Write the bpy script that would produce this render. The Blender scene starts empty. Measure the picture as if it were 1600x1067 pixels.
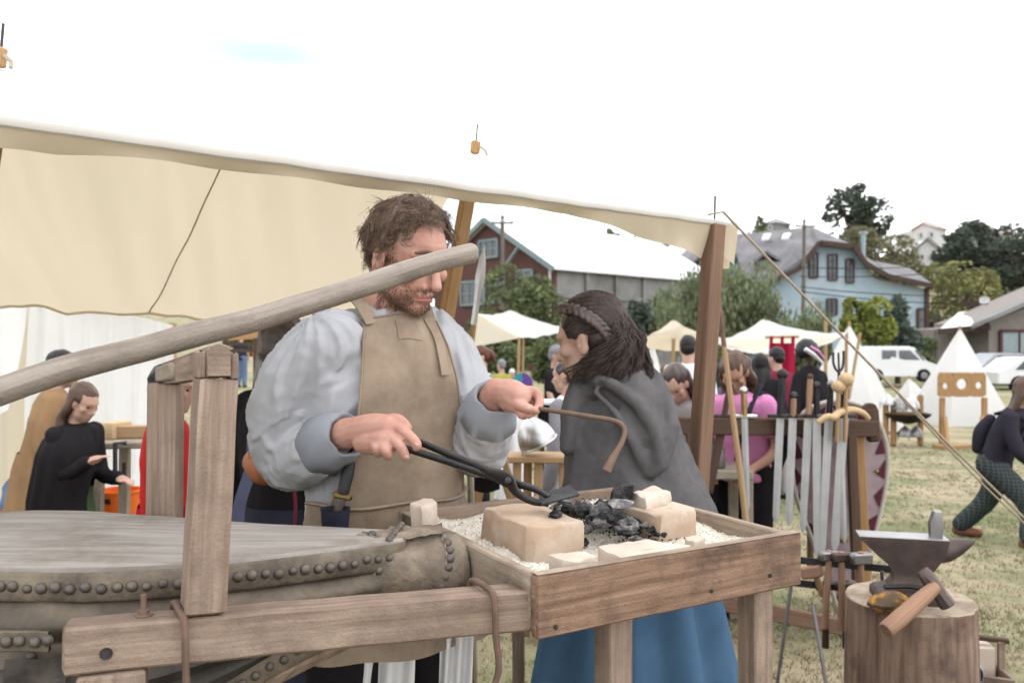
import bpy, math, random
from mathutils import Vector, Matrix, noise
V = Vector
R = math.radians
random.seed(7)
SC = bpy.context.scene
COL = SC.collection

# ---------------------------------------------------------------- camera
ZC, F, CX, CY = 1.5, 1340.0, 800.0, 533.5      # eye height, focal length in photo pixels
cam_data = bpy.data.cameras.new('camera')
cam = bpy.data.objects.new('camera', cam_data)
COL.objects.link(cam)
cam.location = (0, 0, ZC)
cam.rotation_euler = (R(90), 0, 0)
cam_data.sensor_width = 36.0
cam_data.lens = 36.0 * F / 1600.0
cam_data.clip_start = 0.05
cam_data.clip_end = 3000
cam_data.dof.use_dof = True
cam_data.dof.focus_distance = 1.62
cam_data.dof.aperture_fstop = 5.8
SC.camera = cam

# ---------------------------------------------------------------- sky
W = bpy.data.worlds.new('World')
SC.world = W
W.use_nodes = True
wn, wl = W.node_tree.nodes, W.node_tree.links
wn.clear()
SUN_EL, SUN_AZ = 58.0, 84.0        # azimuth measured clockwise from straight ahead
sky = wn.new('ShaderNodeTexSky')
sky.sky_type = 'NISHITA'
sky.sun_disc = False
sky.sun_elevation = R(SUN_EL)
sky.sun_rotation = R(SUN_AZ)
sky.air_density, sky.dust_density = 1.0, 2.0
tc = wn.new('ShaderNodeTexCoord')
mp = wn.new('ShaderNodeMapping')
mp.inputs['Scale'].default_value = (1.0, 1.0, 2.6)
mp.inputs['Location'].default_value = (3.95, 2.59, 1.0)
wl.new(tc.outputs['Generated'], mp.inputs['Vector'])
cn = wn.new('ShaderNodeTexNoise')
cn.inputs['Scale'].default_value = 2.3
cn.inputs['Detail'].default_value = 2.5
wl.new(mp.outputs['Vector'], cn.inputs['Vector'])
cr = wn.new('ShaderNodeMapRange')
cr.inputs['From Min'].default_value = 0.33
cr.inputs['From Max'].default_value = 0.52
cr.inputs['To Min'].default_value = 0.19
cr.inputs['To Max'].default_value = 0.97
wl.new(cn.outputs['Fac'], cr.inputs['Value'])
mixw = wn.new('ShaderNodeMix')
mixw.data_type = 'RGBA'
mixw.inputs['B'].default_value = (9.6, 9.6, 9.7, 1)      # bright cloud cover
wl.new(cr.outputs['Result'], mixw.inputs['Factor'])
wl.new(sky.outputs['Color'], mixw.inputs['A'])
bg = wn.new('ShaderNodeBackground')
bg.inputs['Strength'].default_value = 0.12
wl.new(mixw.outputs['Result'], bg.inputs['Color'])
wo = wn.new('ShaderNodeOutputWorld')
wl.new(bg.outputs['Background'], wo.inputs['Surface'])

# ---------------------------------------------------------------- sun
sun_data = bpy.data.lights.new('sun', 'SUN')
sun_data.energy = 1.5
sun_data.angle = R(14)
sun_data.color = (1.0, 0.955, 0.89)
sun = bpy.data.objects.new('sun', sun_data)
COL.objects.link(sun)
_sd = V((math.sin(R(SUN_AZ)) * math.cos(R(SUN_EL)), math.cos(R(SUN_AZ)) * math.cos(R(SUN_EL)), math.sin(R(SUN_EL))))
sun.rotation_euler = _sd.to_track_quat('Z', 'Y').to_euler()

# ---------------------------------------------------------------- exposure
SC.view_settings.view_transform = 'Standard'
SC.view_settings.look = 'None'
SC.view_settings.exposure = 1.12
SC.view_settings.gamma = 1.0
SC.view_settings.use_curve_mapping = False
SC.render.engine = 'CYCLES'
SC.cycles.use_denoising = True
SC.cycles.max_bounces = 6
SC.cycles.diffuse_bounces = 3
SC.cycles.transparent_max_bounces = 8

# ---------------------------------------------------------------- layout helpers
def sstep(a, b, x):
    t = min(1.0, max(0.0, (x - a) / (b - a)))
    return t * t * (3 - 2 * t)

def gz(x, y):
    """height of the ground: falls gently towards the right, hill far behind"""
    s = sstep(-3, 2, x)
    z = -0.035 * (min(max(y, 2.0), 18.0) - 2.0) * s
    h = sstep(85, 230, y) * (10 + 14 * sstep(-20, 70, x))
    return z + h

def P(u, v, d):
    """point at depth d metres seen at photo position (u, v)"""
    return V(((u - CX) / F * d, d, ZC - (v - CY) / F * d))

def G(u, d):
    x = (u - CX) / F * d
    return V((x, d, gz(x, d)))

# ---------------------------------------------------------------- object helpers
ORG = {}

def tag(o, label=None, cat=None, group=None, kind=None):
    if label: o['label'] = label
    if cat: o['category'] = cat
    if group: o['group'] = group
    if kind: o['kind'] = kind
    return o

def thing(name, label, cat, loc=(0, 0, 0), group=None):
    o = bpy.data.objects.new(name, None)
    o.empty_display_size = 0.1
    COL.objects.link(o)
    o.location = loc
    ORG[o.name] = V(loc)
    return tag(o, label, cat, group)

def link_mesh(name, me, mat, parent=None, org=None):
    o = bpy.data.objects.new(name, me)
    COL.objects.link(o)
    if mat is not None and not me.materials:
        me.materials.append(mat)
    if parent is not None:
        o.parent = parent
        ORG[o.name] = ORG[parent.name]
    else:
        ORG[o.name] = V(org) if org is not None else V((0, 0, 0))
        o.location = ORG[o.name]
    return o

def copy_tree(o, delta, parent=None):
    c = o.copy()
    COL.objects.link(c)
    if parent is None:
        c.location = o.location + V(delta)
        ORG[c.name] = ORG[o.name] + V(delta)
    else:
        c.parent = parent
        ORG[c.name] = ORG[parent.name]
    for ch in o.children:
        copy_tree(ch, delta, c)
    return c

def frame(d, up=V((0, 0, 1))):
    d = V(d).normalized()
    up = V(up)
    if abs(d.dot(up.normalized())) > 0.98:
        up = V((1, 0, 0)) if abs(d.x) < 0.9 else V((0, 1, 0))
    s = d.cross(up).normalized()
    return d, s, s.cross(d).normalized()

def spline(pts, n):
    """Catmull-Rom through pts (tuples of any length), n samples"""
    out = []
    m = len(pts)
    for i in range(n):
        t = i * (m - 1) / (n - 1)
        k = min(int(t), m - 2)
        f = t - k
        p0, p1, p2, p3 = pts[max(k - 1, 0)], pts[k], pts[k + 1], pts[min(k + 2, m - 1)]
        out.append(tuple(0.5 * (2 * b + (c - a) * f + (2 * a - 5 * b + 4 * c - d) * f * f + (3 * b - a - 3 * c + d) * f ** 3)
                         for a, b, c, d in zip(p0, p1, p2, p3)))
    return out

def lerp(tab, x):
    """piecewise linear table [(x, y), ...]"""
    if x <= tab[0][0]: return tab[0][1]
    for (a, b), (c, d) in zip(tab, tab[1:]):
        if x <= c: return b + (d - b) * (x - a) / (c - a)
    return tab[-1][1]

class MB:
    def __init__(s):
        s.v, s.f, s.uv = [], [], []

    def add(s, vs, fs, uvs=None):
        o = len(s.v)
        s.v.extend(V(p) for p in vs)
        for k, f in enumerate(fs):
            s.f.append(tuple(i + o for i in f))
            s.uv.append(uvs[k] if uvs else None)
        return s

    def loft(s, rings, cap=True, closed=True, uvlen=None):
        n, m = len(rings[0]), len(rings)
        vs = [p for r in rings for p in r]
        fs, uvs = [], []
        L = [0.0]
        for a, b in zip(rings, rings[1:]):
            L.append(L[-1] + (sum((V(q) - V(p)).length for p, q in zip(a, b)) / n))
        C = [0.0]
        big = rings[m // 2]
        for i in range(n):
            C.append(C[-1] + (V(big[(i + 1) % n]) - V(big[i])).length)
        for j in range(m - 1):
            for i in range(n if closed else n - 1):
                k = (i + 1) % n
                fs.append((j * n + i, j * n + k, (j + 1) * n + k, (j + 1) * n + i))
                uvs.append(((L[j], C[i]), (L[j], C[i + 1]), (L[j + 1], C[i + 1]), (L[j + 1], C[i])))
        if cap and closed:
            fs.append(tuple(range(n - 1, -1, -1))); uvs.append(None)
            fs.append(tuple((m - 1) * n + i for i in range(n))); uvs.append(None)
        return s.add(vs, fs, uvs)

    def bar(s, p, q, w, h, up=(0, 0, 1), c=0.002, jit=0.0, w2=None, h2=None, segs=1):
        """squared timber from p to q, w across, h along up, with worn edges"""
        p, q = V(p), V(q)
        d, sd, u = frame(q - p, up)
        L = (q - p).length
        w2 = w2 or w; h2 = h2 or h
        rings = []
        ts = [(0.0, 0.85), (c / L, 1.0)] + [(i / segs, 1.0) for i in range(1, segs)] + [(1 - c / L, 1.0), (1.0, 0.85)]
        for t, k in ts:
            a, b = (w + (w2 - w) * t) / 2, (h + (h2 - h) * t) / 2
            ca = c if k == 1.0 else c * 1.6
            a2, b2 = (a, b) if k == 1.0 else (a - c, b - c)
            o = p + d * (L * t)
            if jit: o = o + sd * random.uniform(-jit, jit) + u * random.uniform(-jit, jit)
            rings.append([o + sd * x + u * y for x, y in ((a2 - ca, -b2), (a2, -b2 + ca), (a2, b2 - ca), (a2 - ca, b2),
                                                          (-a2 + ca, b2), (-a2, b2 - ca), (-a2, -b2 + ca), (-a2 + ca, -b2))])
        return s.loft(rings)

    def box(s, c, size, rz=0.0, ch=0.002):
        c = V(c)
        d = V((math.cos(rz), math.sin(rz), 0))
        return s.bar(c - d * size[0] / 2, c + d * size[0] / 2, size[1], size[2], c=ch)

    def tube(s, pts, r, n=8, cap=True, ry=None, up=(0, 0, 1), wob=0.0):
        pts = [V(p) for p in pts]
        rr = r if isinstance(r, (list, tuple)) else [r] * len(pts)
        rings, u0 = [], None
        for i, p in enumerate(pts):
            d = (pts[min(i + 1, len(pts) - 1)] - pts[max(i - 1, 0)]).normalized()
            if u0 is None:
                _, sd, u0 = frame(d, up)
            else:
                u0 = (u0 - d * u0.dot(d)).normalized()
                sd = d.cross(u0)
            k = ry if ry else 1.0
            ring = []
            for j in range(n):
                a = 2 * math.pi * j / n
                q = 1 + (noise.noise(p * 9 + V((math.cos(a), math.sin(a), 0))) * wob if wob else 0)
                ring.append(p + sd * (math.cos(a) * rr[i] * q) + u0 * (math.sin(a) * rr[i] * k * q))
            rings.append(ring)
        return s.loft(rings, cap)

    def chain(s, pts, radii, n=12, m=None):
        """closed round-ended limb through pts"""
        m = m or max(6, 4 * len(pts))
        sp = spline([tuple(p) + (r,) for p, r in zip(pts, radii)], m)
        P0, P1 = V(sp[0][:3]), V(sp[-1][:3])
        d0, d1 = (V(sp[0][:3]) - V(sp[1][:3])).normalized(), (V(sp[-1][:3]) - V(sp[-2][:3])).normalized()
        r0, r1 = sp[0][3], sp[-1][3]
        path = [(P0 + d0 * r0 * math.sin(a), r0 * math.cos(a)) for a in (1.45, 1.0, 0.5)]
        path += [(V(q[:3]), max(q[3], 1e-4)) for q in sp]
        path += [(P1 + d1 * r1 * math.sin(a), r1 * math.cos(a)) for a in (0.5, 1.0, 1.45)]
        return s.tube([q[0] for q in path], [q[1] for q in path], n)

    def ell(s, c, rad, rot=None, nu=14, nv=9):
        c = V(c)
        M = rot or Matrix.Identity(3)
        rings = []
        for j in range(nv):
            th = math.pi * (j + 0.35) / (nv - 0.3)
            rings.append([c + M @ V((rad[0] * math.sin(th) * math.cos(2 * math.pi * i / nu),
                                     rad[1] * math.sin(th) * math.sin(2 * math.pi * i / nu), -rad[2] * math.cos(th))) for i in range(nu)])
        return s.loft(rings)

    def lathe(s, base, prof, axis=(0, 0, 1), n=16):
        base = V(base)
        d, sd, u = frame(axis)
        return s.loft([[base + d * z + sd * (r * math.cos(2 * math.pi * i / n)) + u * (r * math.sin(2 * math.pi * i / n)) for i in range(n)] for r, z in prof])

    def prism(s, poly, off):
        """polygon (list of points) extruded by vector off"""
        off = V(off)
        n = len(poly)
        vs = [V(p) for p in poly] + [V(p) + off for p in poly]
        fs = [tuple(range(n)), tuple(range(2 * n - 1, n - 1, -1))]
        fs += [(i, i + n, (i + 1) % n + n, (i + 1) % n) for i in range(n)]
        return s.add(vs, fs)

    def sheet(s, fn, nu, nv):
        vs = [fn(i / nu, j / nv) for j in range(nv + 1) for i in range(nu + 1)]
        fs, uvs = [], []
        for j in range(nv):
            for i in range(nu):
                a = j * (nu + 1) + i
                fs.append((a, a + 1, a + nu + 2, a + nu + 1))
                uvs.append(((i / nu, j / nv), ((i + 1) / nu, j / nv), ((i + 1) / nu, (j + 1) / nv), (i / nu, (j + 1) / nv)))
        return s.add(vs, fs, uvs)

    def mesh(s, name, org=V((0, 0, 0)), smooth=True, angle=40):
        me = bpy.data.meshes.new(name)
        me.from_pydata([tuple(p - org) for p in s.v], [], s.f)
        uvl = me.uv_layers.new(name='UVMap')
        data = []
        for f, uv in zip(s.f, s.uv):
            if uv is None:
                a, b, c = s.v[f[0]], s.v[f[1]], s.v[f[2]]
                nrm = (b - a).cross(c - a)
                ax = max(range(3), key=lambda k: abs(nrm[k]))
                i, j = [(1, 2), (0, 2), (0, 1)][ax]
                uv = [(s.v[k][i], s.v[k][j]) for k in f]
            for q in uv:
                data.extend(q)
        uvl.data.foreach_set('uv', data)
        if smooth:
            me.polygons.foreach_set('use_smooth', [True] * len(me.polygons))
            if angle: me.set_sharp_from_angle(angle=R(angle))
        me.update()
        return me

    def build(s, name, mat, parent=None, smooth=True, angle=40, kind=None):
        org = ORG[parent.name] if parent is not None else (sum(s.v, V()) / len(s.v) if s.v else V())
        o = link_mesh(name, s.mesh(name, org, smooth, angle), mat, parent, org)
        if kind: o['kind'] = kind
        return o

    def fuse(s, name, mat, parent=None, voxel=0.008, it=4, disp=None, kind=None):
        """grow one continuous skin over all overlapping pieces"""
        org = ORG[parent.name] if parent is not None else sum(s.v, V()) / len(s.v)
        me = s.mesh(name + '_raw', org, False)
        t = bpy.data.objects.new('tmp', me)
        COL.objects.link(t)
        m = t.modifiers.new('r', 'REMESH'); m.mode = 'VOXEL'; m.voxel_size = voxel
        if it:
            m = t.modifiers.new('s', 'SMOOTH'); m.factor = 0.5; m.iterations = it
        dg = bpy.context.evaluated_depsgraph_get()
        new = bpy.data.meshes.new_from_object(t.evaluated_get(dg), depsgraph=dg)
        bpy.data.objects.remove(t); bpy.data.meshes.remove(me)
        new.name = name
        if disp:
            nrm = [v.normal.copy() for v in new.vertices]
            for v, nn in zip(new.vertices, nrm):
                v.co += nn * disp(v.co + org, nn)
        new.polygons.foreach_set('use_smooth', [True] * len(new.polygons))
        new.materials.clear()
        new.update()
        o = link_mesh(name, new, mat, parent, org)
        if kind: o['kind'] = kind
        return o

def single(name, label, cat, mb, mat, group=None, **kw):
    return tag(mb.build(name, mat, None, **kw), label, cat, group)

# ---------------------------------------------------------------- materials
def mat(name, c1, c2=None, c3=None, rough=0.85, scale=6.0, st=(1, 1, 1), uv=False, bump=0.15, bscale=60.0, metal=0.0,
        transl=0.0, blotch=1.5, bl=(0.45, 0.7), spec=0.3, detail=4.0, ramp=(0.3, 0.7), dist=0.003, weave=0.0, tint=None):
    m = bpy.data.materials.new(name)
    m.use_nodes = True
    n, l = m.node_tree.nodes, m.node_tree.links
    n.clear()
    out = n.new('ShaderNodeOutputMaterial')
    b = n.new('ShaderNodeBsdfPrincipled')
    b.inputs['Roughness'].default_value = rough
    b.inputs['Metallic'].default_value = metal
    b.inputs['Specular IOR Level'].default_value = spec
    t = n.new('ShaderNodeTexCoord')
    oi = n.new('ShaderNodeObjectInfo')
    va = n.new('ShaderNodeVectorMath'); va.operation = 'ADD'
    mu = n.new('ShaderNodeMath'); mu.operation = 'MULTIPLY'; mu.inputs[1].default_value = 37.0
    l.new(oi.outputs['Random'], mu.inputs[0])
    l.new(t.outputs['UV' if uv else 'Object'], va.inputs[0])
    l.new(mu.outputs[0], va.inputs[1])
    mpn = n.new('ShaderNodeMapping'); mpn.inputs['Scale'].default_value = st
    l.new(va.outputs[0], mpn.inputs['Vector'])
    nz = n.new('ShaderNodeTexNoise')
    nz.inputs['Scale'].default_value = scale
    nz.inputs['Detail'].default_value = detail
    nz.inputs['Roughness'].default_value = 0.6
    l.new(mpn.outputs[0], nz.inputs['Vector'])
    c2 = c2 or tuple(x * 0.72 for x in c1)
    cr_ = n.new('ShaderNodeValToRGB')
    cr_.color_ramp.elements[0].position, cr_.color_ramp.elements[1].position = ramp
    cr_.color_ramp.elements[0].color = (*c1, 1)
    cr_.color_ramp.elements[1].color = (*c2, 1)
    l.new(nz.outputs['Fac'], cr_.inputs['Fac'])
    col = cr_.outputs['Color']
    if c3:
        n2 = n.new('ShaderNodeTexNoise')
        n2.inputs['Scale'].default_value = blotch
        n2.inputs['Detail'].default_value = 5.0
        n2.inputs['Roughness'].default_value = 0.65
        l.new(va.outputs[0], n2.inputs['Vector'])
        mr = n.new('ShaderNodeMapRange')
        mr.inputs['From Min'].default_value, mr.inputs['From Max'].default_value = bl
        l.new(n2.outputs['Fac'], mr.inputs['Value'])
        mx = n.new('ShaderNodeMix'); mx.data_type = 'RGBA'
        l.new(mr.outputs['Result'], mx.inputs['Factor'])
        l.new(col, mx.inputs['A'])
        mx.inputs['B'].default_value = (*c3, 1)
        col = mx.outputs['Result']
    l.new(col, b.inputs['Base Color'])
    if bump:
        n3 = n.new('ShaderNodeTexNoise')
        n3.inputs['Scale'].default_value = bscale
        n3.inputs['Detail'].default_value = 3.0
        l.new(t.outputs['Object'], n3.inputs['Vector'])
        ad = n.new('ShaderNodeMath'); ad.operation = 'ADD'
        l.new(n3.outputs['Fac'], ad.inputs[0]); l.new(nz.outputs['Fac'], ad.inputs[1])
        bp = n.new('ShaderNodeBump')
        bp.inputs['Strength'].default_value = bump
        bp.inputs['Distance'].default_value = dist
        l.new(ad.outputs[0], bp.inputs['Height'])
        l.new(bp.outputs[0], b.inputs['Normal'])
    sh = b.outputs[0]
    if transl:
        tr = n.new('ShaderNodeBsdfTranslucent')
        l.new(col, tr.inputs['Color'])
        if tint: 
            n.remove(tr); tr = n.new('ShaderNodeBsdfTranslucent'); tr.inputs['Color'].default_value = (*tint, 1)
        ms = n.new('ShaderNodeMixShader'); ms.inputs[0].default_value = transl
        l.new(sh, ms.inputs[1]); l.new(tr.outputs[0], ms.inputs[2])
        sh = ms.outputs[0]
    l.new(sh, out.inputs['Surface'])
    return m

def wood(name, c1, c2, c3=None, rough=0.85, bump=0.35, **kw):
    a = dict(uv=True, st=(4, 95, 1), scale=1.0, blotch=7.0, bscale=220.0, dist=0.003, bl=(0.46, 0.72), ramp=(0.34, 0.66), detail=8.0)
    a.update(kw)
    return mat(name, c1, c2, c3, rough=rough, bump=bump, **a)

M = {}
M['old_wood'] = wood('weathered timber', (.385, .29, .222), (.225, .158, .116), (.165, .115, .087), bump=.6)
M['pale_edge'] = wood('grey timber', (.42, .36, .28), (.30, .25, .19), (.22, .18, .14))
M['board'] = wood('red brown plank', (.345, .22, .148), (.17, .098, .062), (.085, .055, .040), bl=(0.46, 0.70), blotch=8, bump=.7)
M['rim_wood'] = wood('dusty plank', (.46, .37, .285), (.28, .21, .155), (.19, .135, .10), bump=.5)
M['pole'] = wood('debarked grey pole', (.40, .345, .295), (.245, .20, .165), (.17, .135, .105), st=(3.5, 60, 1), bl=(.50, .76), bump=.6)
M['stain_post'] = wood('stained post', (.265, .165, .11), (.18, .105, .068), None)
M['tan_wood'] = wood('tan stick', (.48, .32, .18), (.38, .24, .125), None)
M['honey_wood'] = wood('honey board', (.47, .29, .14), (.38, .21, .09), None)
M['dark_wood'] = wood('dark rack wood', (.12, .072, .05), (.075, .045, .03), None)
M['pale_wood'] = wood('pale wood', (.62, .45, .26), (.52, .36, .2), None)
M['stump'] = wood('stripped stump', (.34, .235, .175), (.155, .095, .068), (.11, .07, .055), st=(2.5, 30, 1), bl=(.5, .7), blotch=5, bump=0.6, dist=0.006)
M['stump_top'] = mat('stump top', (.52, .43, .32), (.36, .28, .2), (.2, .15, .1), scale=20, blotch=8)
M['handle'] = wood('hammer handle', (.42, .26, .17), (.33, .19, .12), None)
M['bellows_board'] = wood('worn bellows lid', (.42, .385, .345), (.27, .24, .21), (.20, .16, .12), st=(5, 55, 1), blotch=5, bl=(.48, .72), bump=.4)
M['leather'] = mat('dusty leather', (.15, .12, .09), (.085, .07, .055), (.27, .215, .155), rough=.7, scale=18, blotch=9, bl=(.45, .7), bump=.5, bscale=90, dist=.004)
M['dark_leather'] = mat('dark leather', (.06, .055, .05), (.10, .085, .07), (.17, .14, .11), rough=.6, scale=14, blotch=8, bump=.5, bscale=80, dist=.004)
M['trim_leather'] = mat('worn brown leather', (.165, .13, .095), (.095, .075, .058), (.25, .20, .145), rough=.7, scale=20, blotch=14, bump=.6, bscale=90, dist=.004)
M['collar_leather'] = mat('pale cracked leather', (.235, .185, .135), (.125, .098, .073), (.32, .255, .185), rough=.75, scale=22, blotch=12, bump=.9, bscale=70, dist=.005)
M['stud'] = mat('dull studs', (.15, .125, .105), (.08, .07, .063), (.22, .18, .135), rough=.5, metal=.3, scale=60, blotch=30, bump=.15)
M['iron'] = mat('black iron', (.05, .048, .05), (.085, .075, .07), None, rough=.5, metal=.6, scale=25, bump=.25)
M['steel'] = mat('grey steel', (.34, .33, .33), (.24, .23, .225), None, rough=.42, metal=.7, scale=20, bump=.1)
M['bright_steel'] = mat('bright steel', (.62, .61, .6), (.45, .44, .43), None, rough=.3, metal=.85, scale=12, bump=.05)
M['blade'] = mat('blade steel', (.50, .50, .50), (.40, .40, .40), None, rough=.45, metal=.35, scale=8, bump=.03)
M['rust'] = mat('rusty rod', (.20, .125, .09), (.13, .085, .065), (.26, .17, .12), rough=.8, metal=.2, scale=40, bump=.4)
M['anvil'] = mat('anvil iron', (.125, .09, .078), (.075, .055, .05), (.17, .125, .105), rough=.5, metal=.2, scale=14, bump=.3)
M['anvil_face'] = mat('anvil face', (.42, .40, .39), (.33, .31, .3), None, rough=.4, metal=.6, scale=20, bump=.1)
M['ochre_stone'] = mat('ochre stained block', (.17, .105, .06), (.10, .07, .05), (.55, .26, .03), rough=.8, scale=14, blotch=13, bl=(.44, .56), bump=.8, bscale=30, dist=.01)
M['brick'] = mat('fire brick', (.53, .39, .28), (.43, .30, .205), (.60, .50, .40), rough=.95, scale=9, blotch=11, bl=(.45, .7), bump=.35, bscale=120)
M['brick_pale'] = mat('dusty brick', (.62, .52, .42), (.52, .40, .30), (.72, .66, .57), rough=.95, scale=9, blotch=9, bump=.3, bscale=120)
M['grit'] = mat('white grit', (.84, .79, .69), (.74, .68, .57), (.55, .48, .38), rough=1, scale=160, blotch=50, bl=(.6, .75), bump=.6, bscale=260)
M['char'] = mat('charcoal', (.022, .021, .021), (.012, .012, .012), (.13, .12, .12), rough=.55, scale=40, blotch=35, bl=(.52, .7), bump=.8, bscale=130, dist=.003)
M['ash_char'] = mat('ash grey charcoal', (.13, .12, .12), (.05, .048, .048), (.36, .34, .32), rough=.8, scale=40, blotch=45, bl=(.45, .65), bump=.8, bscale=130)
M['canvas'] = mat('cream canvas', (.84, .77, .64), (.81, .74, .61), (.80, .76, .68), rough=.95, scale=3, blotch=2.2, bl=(.5, .75), bump=.12, bscale=500, transl=.45, dist=.001, tint=(.77, .66, .48))
M['canvas_top'] = mat('sunlit canvas top', (.93, .925, .905), (.90, .895, .875), None, rough=.95, scale=3, bump=.1, bscale=300, transl=.12)  # sunlit top of the cream canvas, overexposed white put into the colour
M['hem'] = mat('canvas hem', (.74, .70, .64), (.68, .64, .58), None, rough=.95, scale=4, bump=.1, bscale=400, transl=.2)
M['valance'] = mat('canvas valance', (.84, .75, .60), (.80, .71, .56), None, rough=.95, scale=5, bump=.1, bscale=400, transl=.5, tint=(.80, .68, .49))
M['seam'] = mat('seam', (.52, .41, .27), None, None, rough=.95)
M['white_canvas'] = mat('white canvas', (.92, .915, .90), (.89, .885, .87), None, rough=.95, scale=2, bump=.1, bscale=60, transl=.55)
M['rope'] = mat('hemp rope', (.46, .38, .29), (.36, .29, .21), None, rough=.95, scale=60, bump=.5, bscale=300)
M['skin'] = mat('skin', (.58, .375, .29), (.52, .31, .235), (.56, .29, .225), rough=.55, scale=14, blotch=12, bl=(.5, .75), bump=.12, bscale=260, spec=.4, dist=.001)
M['skin_red'] = mat('flushed skin', (.59, .335, .262), (.55, .275, .21), (.42, .20, .15), rough=.6, scale=16, blotch=17, bl=(.50, .80), bump=.3, bscale=420, spec=.4, dist=.001)
M['skin_tan'] = mat('tanned skin', (.46, .26, .18), (.42, .23, .155), None, rough=.55, scale=12, bump=.1)
M['lips'] = mat('lips', (.50, .20, .17), None, None, rough=.45)
M['eye_white'] = mat('eye white', (.75, .72, .68), None, None, rough=.2, bump=0)
M['eye_dark'] = mat('eye dark', (.04, .03, .025), None, None, rough=.2, bump=0)
M['curl'] = mat('brown curls', (.155, .098, .066), (.26, .168, .115), None, rough=.5, scale=30, bump=.1, spec=.5)
M['beard'] = mat('beard', (.15, .085, .055), (.22, .13, .085), None, rough=.6, scale=60, bump=0)
M['dark_hair'] = mat('dark brown hair', (.050, .034, .028), (.105, .068, .053), None, rough=.42, scale=30, bump=.15, spec=.5)
M['brown_hair'] = mat('brown hair', (.09, .055, .04), (.14, .085, .06), None, rough=.5, scale=30, bump=.2)
M['auburn_hair'] = mat('auburn hair', (.09, .035, .022), (.16, .06, .035), None, rough=.5, scale=30, bump=.2)
M['black_hair'] = mat('black hair', (.016, .014, .014), (.03, .025, .024), None, rough=.5, scale=30, bump=.2)
def cloth(name, c, k=.8, transl=0.0, **kw):
    a = dict(rough=.95, scale=5, bump=.25, bscale=420, dist=.0015, spec=.1)
    a.update(kw)
    return mat(name, c, tuple(x * k for x in c), None, transl=transl, **a)
M['linen'] = cloth('grey linen shirt', (.50, .50, .515), .82, bump=.35)
M['cuff'] = cloth('worn cuff', (.38, .395, .43), .8)
M['apron'] = mat('suede apron', (.38, .295, .215), (.29, .22, .158), (.19, .14, .10), rough=.95, scale=11, blotch=7, bl=(.48, .76), bump=.3, bscale=260, dist=.002, spec=.15)
M['cloak'] = cloth('charcoal wool', (.148, .138, .140), .72, bump=.8, bscale=260, scale=22, detail=8)
M['blue_skirt'] = cloth('blue linen', (.078, .15, .245), .7)
M['black_cloth'] = cloth('black cloth', (.026, .023, .025), .7)
M['navy_cloth'] = cloth('navy cloth', (.042, .042, .062), .8)
M['slate_cloth'] = cloth('slate blue cloth', (.14, .15, .24), .8)
M['ochre_cloth'] = cloth('ochre cloth', (.33, .20, .105), .75)
M['red_cloth'] = cloth('red cloth', (.55, .035, .035), .75)
M['brick_red_cloth'] = cloth('rust red cloth', (.42, .05, .03), .8)
M['maroon_cloth'] = cloth('maroon cloth', (.20, .03, .055), .8)
M['crimson_cloth'] = cloth('crimson cloth', (.36, .015, .05), .8)
M['pink_cloth'] = cloth('pink cloth', (.78, .30, .56), .88)
M['white_cloth'] = cloth('white cloth', (.80, .79, .80), .9)
M['grey_cloth'] = cloth('grey cloth', (.28, .27, .29), .8)
M['beige_cloth'] = cloth('beige cloth', (.42, .38, .36), .85)
M['green_cloth'] = cloth('green cloth', (.08, .115, .05), .8)
M['lime_cloth'] = cloth('olive yellow cloth', (.36, .37, .08), .8)
M['mint_cloth'] = cloth('mint cloth', (.12, .42, .2), .8)
M['denim'] = cloth('denim', (.16, .22, .36), .8)
M['jacket'] = cloth('dark jacket', (.042, .038, .05), .8)
M['orange_plastic'] = mat('orange plastic', (.90, .19, .02), (.82, .16, .015), None, rough=.45, scale=4, bump=.03)
M['pouch'] = mat('orange brown leather', (.42, .16, .07), (.30, .10, .045), None, rough=.6, scale=12, bump=.3)
M['brass'] = mat('brass', (.42, .30, .12), (.30, .2, .08), None, rough=.4, metal=.8, scale=20)
M['black_grip'] = mat('black grip', (.02, .02, .022), (.035, .033, .034), None, rough=.45, scale=40, bump=.3)
M['shield_face'] = mat('faded shield face', (.36, .28, .285), (.30, .225, .235), (.24, .17, .18), rough=.9, scale=10, blotch=5)
M['shield_mark'] = mat('maroon paint', (.10, .02, .03), (.075, .015, .025), None, rough=.9, scale=20)
M['shield_rim'] = mat('rawhide rim', (.52, .48, .42), (.42, .38, .32), None, rough=.9, scale=30)
M['shoe'] = mat('brown shoe', (.24, .10, .055), (.17, .07, .04), None, rough=.7)
M['dark_shoe'] = mat('dark shoe', (.04, .035, .035), None, None, rough=.7)
# ================================================================ the ground
def axis_pts(spec):
    out = [spec[0][0]]
    for a, b, n in spec:
        out += [a + (b - a) * (i + 1) / n for i in range(n)]
    return out

def ground_mat():
    m = mat('dry meadow', (.43, .355, .24), (.31, .265, .155), (.18, .20, .09), rough=1, scale=2.2, blotch=.75, bl=(.43, .60), bump=.8, bscale=40, dist=.02, detail=8)
    return m
M['meadow'] = ground_mat()
gm = MB()
xs = axis_pts([(-320, -40, 14), (-40, -6, 14), (-6, 12, 36), (12, 40, 12), (40, 340, 16)])
ys = axis_pts([(-4, 2, 6), (2, 20, 45), (20, 60, 20), (60, 90, 8), (90, 240, 24), (240, 520, 6)])
gv = [V((x, y, gz(x, y) + (.012 * noise.noise(V((x * 1.3, y * 1.3, 0))) if 1 < y < 25 else 0))) for y in ys for x in xs]
nx = len(xs)
gm.add(gv, [(j * nx + i, j * nx + i + 1, (j + 1) * nx + i + 1, (j + 1) * nx + i) for j in range(len(ys) - 1) for i in range(nx - 1)])
tag(gm.build('ground', M['meadow']), kind='structure')

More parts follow.
